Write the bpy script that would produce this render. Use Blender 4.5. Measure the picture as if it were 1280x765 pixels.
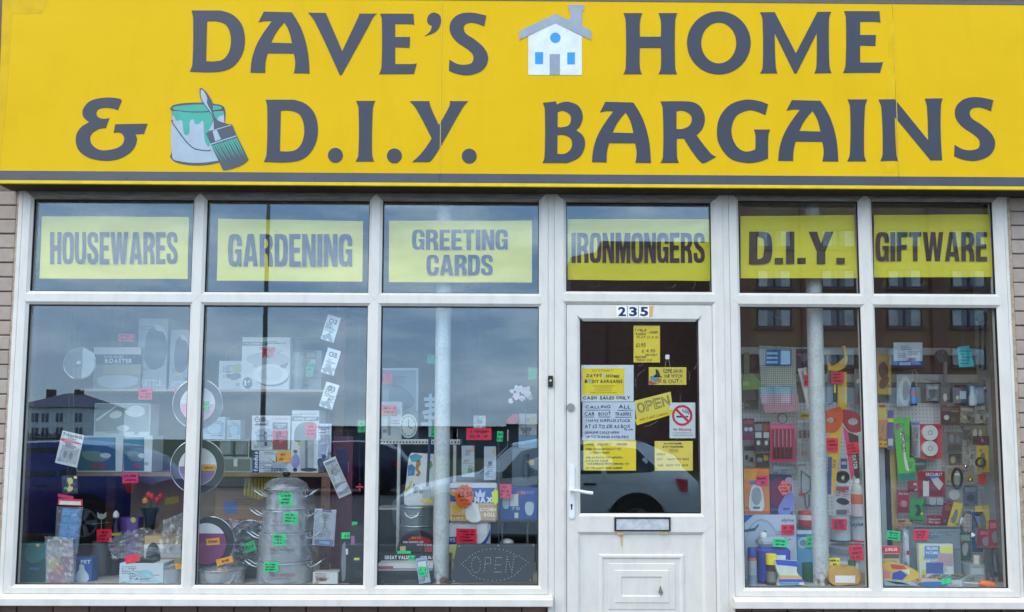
import bpy, math, random
import numpy as np
from mathutils import Vector, Matrix
from mathutils.geometry import tessellate_polygon

# ------------------------------------------------------------------ scene, camera, light
for o in list(bpy.data.objects): bpy.data.objects.remove(o)
SC = bpy.context.scene
COL = SC.collection
RAD = math.radians

# camera: recovered from the window grid (pixels of a 1280 x 765 picture)
F, PPX, PPY = 1000.0, 640.0, 470.0
CAM = Vector((0.0, -5.0, 1.5))
_p, _y, _r = RAD(4.396), RAD(-0.485), RAD(-0.213)
CR = (Matrix.Rotation(_y, 3, 'Z') @ Matrix.Rotation(_p, 3, 'X') @ Matrix.Rotation(_r, 3, 'Y'))
cam = bpy.data.cameras.new('camera')
cam.sensor_width = 36.0
cam.lens = 36.0 * F / 1280.0
cam.shift_y = (PPY - 382.5) / 1280.0
cam.clip_start = 0.05
cam.clip_end = 2000
camo = bpy.data.objects.new('camera', cam)
camo.matrix_world = Matrix.Translation(CAM) @ (CR @ Matrix.Rotation(RAD(90), 3, 'X')).to_4x4()
COL.objects.link(camo)
SC.camera = camo

# overcast daylight: Nishita sky broken up by grey cloud, one large soft sun
world = bpy.data.worlds.new('World')
SC.world = world
world.use_nodes = True
nt = world.node_tree
bg = nt.nodes['Background']
sky = nt.nodes.new('ShaderNodeTexSky')
sky.sky_type = 'NISHITA'
sky.sun_disc = False
SUN_EL, SUN_AZ = RAD(54), RAD(228)          # azimuth: direction the sun stands in, from +Y clockwise
sky.sun_elevation = SUN_EL
sky.sun_rotation = SUN_AZ
sky.altitude = 0
sky.air_density = 1.0
sky.dust_density = 1.5
sky.ozone_density = 2.0
tc = nt.nodes.new('ShaderNodeTexCoord')
mp = nt.nodes.new('ShaderNodeMapping')
mp.inputs['Scale'].default_value = (2.3, 2.3, 9.0)
mp.inputs['Location'].default_value = (3.1, 1.7, 0.0)
nz = nt.nodes.new('ShaderNodeTexNoise')
nz.inputs['Scale'].default_value = 1.9
nz.inputs['Detail'].default_value = 7
nz.inputs['Roughness'].default_value = 0.62
rp = nt.nodes.new('ShaderNodeValToRGB')
rp.color_ramp.elements[0].position = 0.30
rp.color_ramp.elements[0].color = (0.65, 0.65, 0.65, 1)
rp.color_ramp.elements[1].position = 0.68
rp.color_ramp.elements[1].color = (0.95, 0.95, 0.95, 1)
cl = nt.nodes.new('ShaderNodeValToRGB')
cl.color_ramp.elements[0].position = 0.40
cl.color_ramp.elements[0].color = (3.6, 6.2, 10.0, 1)
cl.color_ramp.elements[1].position = 0.60
cl.color_ramp.elements[1].color = (9.2, 11.2, 13.0, 1)
mx = nt.nodes.new('ShaderNodeMix')
mx.data_type = 'RGBA'
L = nt.links.new
L(tc.outputs['Generated'], mp.inputs['Vector'])
L(mp.outputs['Vector'], nz.inputs['Vector'])
L(nz.outputs['Fac'], rp.inputs['Fac'])
L(nz.outputs['Fac'], cl.inputs['Fac'])
L(rp.outputs['Color'], mx.inputs[0])
L(sky.outputs['Color'], mx.inputs[6])
# air thickens towards the horizon all round: cloud pales there
sx = nt.nodes.new('ShaderNodeSeparateXYZ')
hz = nt.nodes.new('ShaderNodeMapRange')
hz.interpolation_type = 'SMOOTHSTEP'
for i_, v_ in ((1, 0.0), (2, 0.24), (3, 0.45), (4, 0.0)): hz.inputs[i_].default_value = v_
hm = nt.nodes.new('ShaderNodeMix')
hm.data_type = 'RGBA'
hm.inputs[7].default_value = (10.2, 12.0, 13.6, 1)
L(tc.outputs['Generated'], sx.inputs[0])
L(sx.outputs['Z'], hz.inputs[0])
L(hz.outputs[0], hm.inputs[0])
L(cl.outputs['Color'], hm.inputs[6])
L(hm.outputs[2], mx.inputs[7])
L(mx.outputs[2], bg.inputs['Color'])
bg.inputs['Strength'].default_value = 0.15

sun = bpy.data.lights.new('sun', 'SUN')
sun.energy = 1.25
sun.angle = RAD(60)
sun.color = (1.0, 0.85, 0.64)
suno = bpy.data.objects.new('sun', sun)
sd = Vector((math.sin(SUN_AZ) * math.cos(SUN_EL), math.cos(SUN_AZ) * math.cos(SUN_EL), math.sin(SUN_EL)))
suno.rotation_euler = sd.to_track_quat('Z', 'Y').to_euler()
suno.location = (0, -20, 30)
COL.objects.link(suno)

SC.view_settings.view_transform = 'Standard'
SC.view_settings.look = 'None'
SC.view_settings.exposure = 0.68
SC.view_settings.gamma = 1.0
SC.render.engine = 'CYCLES'
SC.cycles.max_bounces = 10
SC.cycles.transparent_max_bounces = 24
SC.cycles.caustics_reflective = False
SC.cycles.caustics_refractive = False

# ------------------------------------------------------------------ pixel helpers
def W(x, y, Y=0.0):
    """point at depth Y (metres behind the shop front) seen at photo pixel x, y"""
    d = CR @ Vector(((x - PPX) / F, 1.0, (PPY - y) / F))
    return CAM + d * ((Y - CAM.y) / d.y)
def PXY(p):
    q = CR.transposed() @ (Vector(p) - CAM)
    return PPX + F * q.x / q.y, PPY - F * q.z / q.y
def yat(x, Y, z):
    X = W(x, 500, Y).x
    return PXY((X, Y, z))[1]
def depth(x, y, z):
    """depth at which pixel x, y meets height z"""
    d = CR @ Vector(((x - PPX) / F, 1.0, (PPY - y) / F))
    t = (z - CAM.z) / d.z
    return (CAM + d * t).y
def WR(x, y, D):
    """place D metres out in the street that pixel x, y shows mirrored in the glass"""
    p = W(x, y, D)
    return Vector((p.x, -D, p.z))

# ------------------------------------------------------------------ materials
def lin(c):
    return tuple((v / 255 / 12.92) if v / 255 <= 0.04045 else ((v / 255 + 0.055) / 1.055) ** 2.4 for v in c)
MATS = {}
GAIN = 1.0          # goods were sampled as they look in the shade of the shop; lift them to daylight base colours
def mat(rgb, rough=0.55, metal=0.0, var=0.08, scale=14.0, bump=0.0, bscale=60.0, coat=0.0, spec=0.5):
    key = (tuple(rgb), rough, metal, var, scale, bump, bscale, coat, spec, GAIN)
    if key in MATS: return MATS[key]
    m = bpy.data.materials.new('paint_%d_%d_%d' % tuple(int(v) for v in rgb))
    m.use_nodes = True
    n = m.node_tree
    b = n.nodes['Principled BSDF']
    c = [1 - (1 - v) ** GAIN for v in lin(rgb)]
    tcn = n.nodes.new('ShaderNodeTexCoord')
    no = n.nodes.new('ShaderNodeTexNoise')
    no.inputs['Scale'].default_value = scale
    no.inputs['Detail'].default_value = 4
    ra = n.nodes.new('ShaderNodeValToRGB')
    ra.color_ramp.elements[0].position = 0.3
    ra.color_ramp.elements[1].position = 0.7
    ra.color_ramp.elements[0].color = (*[max(0, v * (1 - var)) for v in c], 1)
    ra.color_ramp.elements[1].color = (*[min(1, v * (1 + var)) for v in c], 1)
    n.links.new(tcn.outputs['Object'], no.inputs['Vector'])
    n.links.new(no.outputs['Fac'], ra.inputs['Fac'])
    n.links.new(ra.outputs['Color'], b.inputs['Base Color'])
    b.inputs['Roughness'].default_value = rough
    b.inputs['Metallic'].default_value = metal
    b.inputs['Coat Weight'].default_value = coat
    b.inputs['Specular IOR Level'].default_value = spec
    if bump:
        nb = n.nodes.new('ShaderNodeTexNoise')
        nb.inputs['Scale'].default_value = bscale
        nb.inputs['Detail'].default_value = 5
        bu = n.nodes.new('ShaderNodeBump')
        bu.inputs['Strength'].default_value = bump
        bu.inputs['Distance'].default_value = 0.01
        n.links.new(tcn.outputs['Object'], nb.inputs['Vector'])
        n.links.new(nb.outputs['Fac'], bu.inputs['Height'])
        n.links.new(bu.outputs['Normal'], b.inputs['Normal'])
    MATS[key] = m
    return m
def film(name, tint, refl, rough=0.02, bump=0.0, bscale=5.0, ior=1.5, haze=0.0, hazecol=(200, 205, 210), gcol=(0.97, 0.99, 1)):
    """clear sheet: lets light through, mirrors part of it; haze = share of dull veil"""
    m = bpy.data.materials.new(name)
    m.use_nodes = True
    n = m.node_tree
    n.nodes.remove(n.nodes['Principled BSDF'])
    out = n.nodes['Material Output']
    tr = n.nodes.new('ShaderNodeBsdfTransparent')
    tr.inputs['Color'].default_value = (*tint, 1)
    gl = n.nodes.new('ShaderNodeBsdfGlossy')
    gl.inputs['Roughness'].default_value = rough
    gl.inputs['Color'].default_value = (*gcol, 1)
    # Schlick reflectance, the same from both sides of the sheet
    ge = n.nodes.new('ShaderNodeNewGeometry')
    dt = n.nodes.new('ShaderNodeVectorMath'); dt.operation = 'DOT_PRODUCT'
    n.links.new(ge.outputs['Incoming'], dt.inputs[0]); n.links.new(ge.outputs['Normal'], dt.inputs[1])
    ab = n.nodes.new('ShaderNodeMath'); ab.operation = 'ABSOLUTE'; n.links.new(dt.outputs['Value'], ab.inputs[0])
    om = n.nodes.new('ShaderNodeMath'); om.operation = 'SUBTRACT'; om.use_clamp = True; om.inputs[0].default_value = 1.0; n.links.new(ab.outputs[0], om.inputs[1])
    pw = n.nodes.new('ShaderNodeMath'); pw.operation = 'POWER'; pw.inputs[1].default_value = 5.0; n.links.new(om.outputs[0], pw.inputs[0])
    mu = n.nodes.new('ShaderNodeMath'); mu.operation = 'MULTIPLY_ADD'; mu.use_clamp = True
    mu.inputs[1].default_value = 1.0 - refl; mu.inputs[2].default_value = refl
    ms = n.nodes.new('ShaderNodeMixShader')
    n.links.new(pw.outputs[0], mu.inputs[0])
    n.links.new(mu.outputs[0], ms.inputs[0])
    n.links.new(tr.outputs[0], ms.inputs[1])
    n.links.new(gl.outputs[0], ms.inputs[2])
    last = ms
    if haze:
        df = n.nodes.new('ShaderNodeBsdfDiffuse')
        df.inputs['Color'].default_value = (*lin(hazecol), 1)
        m2 = n.nodes.new('ShaderNodeMixShader')
        m2.inputs[0].default_value = haze
        n.links.new(ms.outputs[0], m2.inputs[1])
        n.links.new(df.outputs[0], m2.inputs[2])
        last = m2
    n.links.new(last.outputs[0], out.inputs['Surface'])
    if bump:
        t2 = n.nodes.new('ShaderNodeTexCoord')
        nb = n.nodes.new('ShaderNodeTexNoise')
        nb.inputs['Scale'].default_value = bscale
        nb.inputs['Detail'].default_value = 3
        bu = n.nodes.new('ShaderNodeBump')
        bu.inputs['Strength'].default_value = bump
        bu.inputs['Distance'].default_value = 0.01
        n.links.new(t2.outputs['Object'], nb.inputs['Vector'])
        n.links.new(nb.outputs['Fac'], bu.inputs['Height'])
        n.links.new(bu.outputs['Normal'], gl.inputs['Normal'])
    return m
def nodes_mat(name, fn, rough=0.6):
    m = bpy.data.materials.new(name)
    m.use_nodes = True
    n = m.node_tree
    b = n.nodes['Principled BSDF']
    b.inputs['Roughness'].default_value = rough
    fn(n, b)
    return m

def _upvc(n, b):
    t = n.nodes.new('ShaderNodeTexCoord')
    mpn = n.nodes.new('ShaderNodeMapping'); mpn.inputs['Scale'].default_value = (3, 3, 1.2)
    no = n.nodes.new('ShaderNodeTexNoise'); no.inputs['Scale'].default_value = 4; no.inputs['Detail'].default_value = 8; no.inputs['Roughness'].default_value = 0.65
    ra = n.nodes.new('ShaderNodeValToRGB')
    e = ra.color_ramp.elements
    e[0].position = 0.28; e[0].color = (0.61, 0.565, 0.51, 1)
    e[1].position = 0.55; e[1].color = (0.695, 0.645, 0.58, 1)
    n.links.new(t.outputs['Object'], mpn.inputs['Vector']); n.links.new(mpn.outputs['Vector'], no.inputs['Vector'])
    n.links.new(no.outputs['Fac'], ra.inputs['Fac']); n.links.new(ra.outputs['Color'], b.inputs['Base Color'])
M_UPVC = nodes_mat('white_upvc', _upvc, 0.32)
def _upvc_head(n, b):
    # streaky grime, with the shade under the sign put into the dark colour
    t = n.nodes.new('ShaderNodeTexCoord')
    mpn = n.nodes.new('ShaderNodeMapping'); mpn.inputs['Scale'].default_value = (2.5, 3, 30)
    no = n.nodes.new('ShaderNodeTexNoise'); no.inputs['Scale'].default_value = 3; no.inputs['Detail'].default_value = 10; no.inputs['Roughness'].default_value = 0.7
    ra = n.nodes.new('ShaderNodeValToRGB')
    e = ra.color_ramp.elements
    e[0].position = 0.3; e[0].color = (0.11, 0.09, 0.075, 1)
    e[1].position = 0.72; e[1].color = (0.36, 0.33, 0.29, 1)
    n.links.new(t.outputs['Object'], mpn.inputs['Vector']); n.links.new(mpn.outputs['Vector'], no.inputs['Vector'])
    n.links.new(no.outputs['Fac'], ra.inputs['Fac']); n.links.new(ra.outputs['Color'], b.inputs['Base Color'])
M_HEAD = nodes_mat('grimy_shaded_upvc', _upvc_head, 0.5)
def _sign(n, b):
    t = n.nodes.new('ShaderNodeTexCoord')
    mpn = n.nodes.new('ShaderNodeMapping'); mpn.inputs['Scale'].default_value = (0.6, 1, 1.4)
    no = n.nodes.new('ShaderNodeTexNoise'); no.inputs['Scale'].default_value = 1.6; no.inputs['Detail'].default_value = 6; no.inputs['Roughness'].default_value = 0.6
    ra = n.nodes.new('ShaderNodeValToRGB')
    e = ra.color_ramp.elements
    e[0].position = 0.3; e[0].color = (0.72, 0.43, 0.006, 1)
    e[1].position = 0.75; e[1].color = (0.77, 0.47, 0.010, 1)
    n.links.new(t.outputs['Object'], mpn.inputs['Vector']); n.links.new(mpn.outputs['Vector'], no.inputs['Vector'])
    n.links.new(no.outputs['Fac'], ra.inputs['Fac'])
    # faint rain streaks and specks of dirt
    m3 = n.nodes.new('ShaderNodeMapping'); m3.inputs['Scale'].default_value = (5.5, 1, 1.6)
    n3 = n.nodes.new('ShaderNodeTexNoise'); n3.inputs['Scale'].default_value = 1.0; n3.inputs['Detail'].default_value = 6; n3.inputs['Roughness'].default_value = 0.7
    r3 = n.nodes.new('ShaderNodeValToRGB'); r3.color_ramp.elements[0].position = 0.30; r3.color_ramp.elements[0].color = (0.80, 0.78, 0.75, 1); r3.color_ramp.elements[1].position = 0.50; r3.color_ramp.elements[1].color = (1, 1, 1, 1)
    mm = n.nodes.new('ShaderNodeMix'); mm.data_type = 'RGBA'; mm.blend_type = 'MULTIPLY'; mm.inputs[0].default_value = 0.22
    n.links.new(t.outputs['Object'], m3.inputs['Vector']); n.links.new(m3.outputs['Vector'], n3.inputs['Vector']); n.links.new(n3.outputs['Fac'], r3.inputs['Fac'])
    n.links.new(ra.outputs['Color'], mm.inputs[6]); n.links.new(r3.outputs['Color'], mm.inputs[7]); n.links.new(mm.outputs[2], b.inputs['Base Color'])
    n2 = n.nodes.new('ShaderNodeTexNoise'); n2.inputs['Scale'].default_value = 0.9; n2.inputs['Detail'].default_value = 2
    bu = n.nodes.new('ShaderNodeBump'); bu.inputs['Strength'].default_value = 0.25; bu.inputs['Distance'].default_value = 0.02
    n.links.new(t.outputs['Object'], n2.inputs['Vector']); n.links.new(n2.outputs['Fac'], bu.inputs['Height']); n.links.new(bu.outputs['Normal'], b.inputs['Normal'])
M_SIGN = nodes_mat('yellow_vinyl', _sign, 0.5)
M_SIGN.node_tree.nodes['Principled BSDF'].inputs['Specular IOR Level'].default_value = 0.07
def _brick(n, b, rgb1=(0.42, 0.335, 0.275), rgb2=(0.32, 0.245, 0.20)):
    t = n.nodes.new('ShaderNodeTexCoord')
    oi = n.nodes.new('ShaderNodeObjectInfo')
    no = n.nodes.new('ShaderNodeTexNoise'); no.inputs['Scale'].default_value = 22; no.inputs['Detail'].default_value = 8; no.inputs['Roughness'].default_value = 0.7
    ad = n.nodes.new('ShaderNodeMath'); ad.operation = 'MULTIPLY_ADD'; ad.inputs[1].default_value = 0.35
    ra = n.nodes.new('ShaderNodeValToRGB')
    e = ra.color_ramp.elements
    e[0].position = 0.35; e[0].color = (*rgb2, 1)
    e[1].position = 0.85; e[1].color = (*rgb1, 1)
    vm = n.nodes.new('ShaderNodeVectorMath'); vm.operation = 'ADD'
    n.links.new(t.outputs['Object'], vm.inputs[0]); n.links.new(oi.outputs['Location'], vm.inputs[1])
    n.links.new(vm.outputs[0], no.inputs['Vector'])
    n.links.new(oi.outputs['Random'], ad.inputs[0]); n.links.new(no.outputs['Fac'], ad.inputs[2])
    n.links.new(ad.outputs[0], ra.inputs['Fac']); n.links.new(ra.outputs['Color'], b.inputs['Base Color'])
    bu = n.nodes.new('ShaderNodeBump'); bu.inputs['Strength'].default_value = 0.5; bu.inputs['Distance'].default_value = 0.004
    n.links.new(no.outputs['Fac'], bu.inputs['Height']); n.links.new(bu.outputs['Normal'], b.inputs['Normal'])
M_BRICK = nodes_mat('painted_brick', _brick, 0.85)
M_BRICKD = nodes_mat('brown_brick', lambda n, b: _brick(n, b, (0.19, 0.115, 0.09), (0.10, 0.06, 0.05)), 0.85)
def _farbrick(n, b, c1, c2, mo, sc=1.0):
    t = n.nodes.new('ShaderNodeTexCoord')
    br = n.nodes.new('ShaderNodeTexBrick')
    br.inputs['Color1'].default_value = (*c1, 1); br.inputs['Color2'].default_value = (*c2, 1); br.inputs['Mortar'].default_value = (*mo, 1)
    br.inputs['Scale'].default_value = sc
    br.inputs['Brick Width'].default_value = 0.225; br.inputs['Row Height'].default_value = 0.075; br.inputs['Mortar Size'].default_value = 0.008
    sp = n.nodes.new('ShaderNodeSeparateXYZ'); cb = n.nodes.new('ShaderNodeCombineXYZ'); ad = n.nodes.new('ShaderNodeMath')
    n.links.new(t.outputs['Object'], sp.inputs[0]); n.links.new(sp.outputs[0], ad.inputs[0]); n.links.new(sp.outputs[1], ad.inputs[1])
    n.links.new(ad.outputs[0], cb.inputs[0]); n.links.new(sp.outputs[2], cb.inputs[1]); n.links.new(cb.outputs[0], br.inputs['Vector'])
    n.links.new(br.outputs['Color'], b.inputs['Base Color'])
M_FLATS = nodes_mat('flats_brick', lambda n, b: _farbrick(n, b, (0.34, 0.15, 0.11), (0.28, 0.12, 0.09), (0.18, 0.12, 0.10)), 0.9)
M_FLATS2 = nodes_mat('flats_tan_brick', lambda n, b: _farbrick(n, b, (0.45, 0.26, 0.13), (0.38, 0.215, 0.105), (0.22, 0.17, 0.12)), 0.9)
def _galv(n, b):
    t = n.nodes.new('ShaderNodeTexCoord')
    vo = n.nodes.new('ShaderNodeTexVoronoi'); vo.inputs['Scale'].default_value = 55
    no = n.nodes.new('ShaderNodeTexNoise'); no.inputs['Scale'].default_value = 9; no.inputs['Detail'].default_value = 8
    ra = n.nodes.new('ShaderNodeValToRGB'); e = ra.color_ramp.elements
    e[0].position = 0.2; e[0].color = (0.34, 0.38, 0.38, 1); e[1].position = 0.8; e[1].color = (0.58, 0.62, 0.61, 1)
    mi = n.nodes.new('ShaderNodeMath'); mi.operation = 'MULTIPLY_ADD'; mi.inputs[1].default_value = 0.5
    n.links.new(t.outputs['Object'], vo.inputs['Vector']); n.links.new(t.outputs['Object'], no.inputs['Vector'])
    n.links.new(vo.outputs['Distance'], mi.inputs[0]); n.links.new(no.outputs['Fac'], mi.inputs[2])
    n.links.new(mi.outputs[0], ra.inputs['Fac'])
    # rust blooming low on the tube
    sp = n.nodes.new('ShaderNodeSeparateXYZ'); n.links.new(t.outputs['Object'], sp.inputs[0])
    n3 = n.nodes.new('ShaderNodeTexNoise'); n3.inputs['Scale'].default_value = 24; n3.inputs['Detail'].default_value = 6
    n.links.new(t.outputs['Object'], n3.inputs['Vector'])
    mr = n.nodes.new('ShaderNodeMapRange'); mr.inputs[1].default_value = 0.22; mr.inputs[2].default_value = 0.02; mr.inputs[3].default_value = 0.0; mr.inputs[4].default_value = 0.75
    n.links.new(sp.outputs[2], mr.inputs[0])
    mm = n.nodes.new('ShaderNodeMath'); mm.operation = 'MULTIPLY'; n.links.new(mr.outputs[0], mm.inputs[0]); n.links.new(n3.outputs['Fac'], mm.inputs[1])
    r2 = n.nodes.new('ShaderNodeValToRGB'); r2.color_ramp.elements[0].position = 0.3; r2.color_ramp.elements[1].position = 0.42
    n.links.new(mm.outputs[0], r2.inputs['Fac'])
    mx2 = n.nodes.new('ShaderNodeMix'); mx2.data_type = 'RGBA'; mx2.inputs[7].default_value = (0.22, 0.10, 0.04, 1)
    n.links.new(r2.outputs['Color'], mx2.inputs[0]); n.links.new(ra.outputs['Color'], mx2.inputs[6])
    n.links.new(mx2.outputs[2], b.inputs['Base Color'])
    b.inputs['Metallic'].default_value = 0.15
M_GALV = nodes_mat('galvanised_steel', _galv, 0.5)
def _peg(n, b):
    t = n.nodes.new('ShaderNodeTexCoord')
    mpn = n.nodes.new('ShaderNodeMapping'); mpn.inputs['Scale'].default_value = (1 / 0.026,) * 3
    fr = n.nodes.new('ShaderNodeVectorMath'); fr.operation = 'FRACTION'
    su = n.nodes.new('ShaderNodeVectorMath'); su.operation = 'SUBTRACT'; su.inputs[1].default_value = (0.5, 0.5, 0.5)
    sp = n.nodes.new('ShaderNodeSeparateXYZ'); cb = n.nodes.new('ShaderNodeCombineXYZ')
    ln = n.nodes.new('ShaderNodeVectorMath'); ln.operation = 'LENGTH'
    ra = n.nodes.new('ShaderNodeValToRGB'); e = ra.color_ramp.elements
    e[0].position = 0.10; e[0].color = (0.06, 0.06, 0.06, 1); e[1].position = 0.14; e[1].color = (0.88, 0.885, 0.86, 1)
    n.links.new(t.outputs['Object'], mpn.inputs['Vector']); n.links.new(mpn.outputs['Vector'], fr.inputs[0]); n.links.new(fr.outputs[0], su.inputs[0])
    n.links.new(su.outputs[0], sp.inputs[0]); n.links.new(sp.outputs[0], cb.inputs[0]); n.links.new(sp.outputs[2], cb.inputs[1])
    n.links.new(cb.outputs[0], ln.inputs[0]); n.links.new(ln.outputs['Value'], ra.inputs['Fac']); n.links.new(ra.outputs['Color'], b.inputs['Base Color'])
M_PEG = nodes_mat('pegboard', _peg, 0.6)
def _wood(n, b, c1=(0.32, 0.20, 0.10), c2=(0.22, 0.13, 0.06)):
    t = n.nodes.new('ShaderNodeTexCoord')
    mpn = n.nodes.new('ShaderNodeMapping'); mpn.inputs['Scale'].default_value = (2, 10, 10)
    no = n.nodes.new('ShaderNodeTexNoise'); no.inputs['Scale'].default_value = 5; no.inputs['Detail'].default_value = 8
    ra = n.nodes.new('ShaderNodeValToRGB'); e = ra.color_ramp.elements
    e[0].position = 0.3; e[0].color = (*c2, 1); e[1].position = 0.7; e[1].color = (*c1, 1)
    n.links.new(t.outputs['Object'], mpn.inputs['Vector']); n.links.new(mpn.outputs['Vector'], no.inputs['Vector'])
    n.links.new(no.outputs['Fac'], ra.inputs['Fac']); n.links.new(ra.outputs['Color'], b.inputs['Base Color'])
M_WOOD = nodes_mat('shelf_wood', _wood, 0.55)
M_WOOD2 = nodes_mat('upright_wood', lambda n, b: _wood(n, b, (0.24, 0.11, 0.06), (0.15, 0.065, 0.035)), 0.5)
def _ground(n, b, c1, c2, sc, bs):
    t = n.nodes.new('ShaderNodeTexCoord')
    no = n.nodes.new('ShaderNodeTexNoise'); no.inputs['Scale'].default_value = sc; no.inputs['Detail'].default_value = 10; no.inputs['Roughness'].default_value = 0.7
    ra = n.nodes.new('ShaderNodeValToRGB'); e = ra.color_ramp.elements
    e[0].position = 0.3; e[0].color = (*c1, 1); e[1].position = 0.7; e[1].color = (*c2, 1)
    n.links.new(t.outputs['Object'], no.inputs['Vector']); n.links.new(no.outputs['Fac'], ra.inputs['Fac']); n.links.new(ra.outputs['Color'], b.inputs['Base Color'])
    bu = n.nodes.new('ShaderNodeBump'); bu.inputs['Strength'].default_value = bs; bu.inputs['Distance'].default_value = 0.01
    n.links.new(no.outputs['Fac'], bu.inputs['Height']); n.links.new(bu.outputs['Normal'], b.inputs['Normal'])
M_ASPH = nodes_mat('asphalt', lambda n, b: _ground(n, b, (0.085, 0.085, 0.087), (0.125, 0.125, 0.126), 30, 0.4), 0.85)
M_PAVE = nodes_mat('paving', lambda n, b: _ground(n, b, (0.085, 0.083, 0.08), (0.14, 0.137, 0.13), 8, 0.2), 0.85)
M_GRASS = nodes_mat('grass', lambda n, b: _ground(n, b, (0.04, 0.07, 0.02), (0.08, 0.12, 0.04), 6, 0.6), 0.9)

M_GLASS = film('window_glass', (0.985, 0.99, 0.985), 0.080, 0.0, bump=0.014, bscale=1.3, gcol=(0.78, 0.91, 1.0))
M_CLEAR = film('clear_plastic', (0.93, 0.95, 0.95), 0.07, 0.08, bump=0.6, bscale=25, haze=0.10)
M_BAG = film('crinkled_bag', (0.95, 0.96, 0.965), 0.10, 0.12, bump=1.0, bscale=18, haze=0.22)
M_GLASSW = film('glassware', (0.95, 0.965, 0.96), 0.10, 0.02, haze=0.22)
M_BLACK = mat((22, 22, 24), 0.5)
M_GASKET = mat((14, 15, 17), 0.6)
M_WHITE = mat((222, 224, 224), 0.55)
M_CORD = mat((118, 126, 134), 0.6)
M_STEEL = mat((205, 207, 210), 0.3, 0.6, 0.05)
M_ALU = mat((208, 212, 216), 0.2, 0.7, 0.06, 8)
M_CHROME = mat((205, 207, 210), 0.15, 1.0)
M_INK = mat((26, 24, 34), 0.7)
M_VINYL = mat((62, 64, 76), 0.4, 0, 0.06, 3, spec=0.3)
M_RUST = mat((150, 90, 40), 0.9, 0, 0.4, 60)

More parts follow.
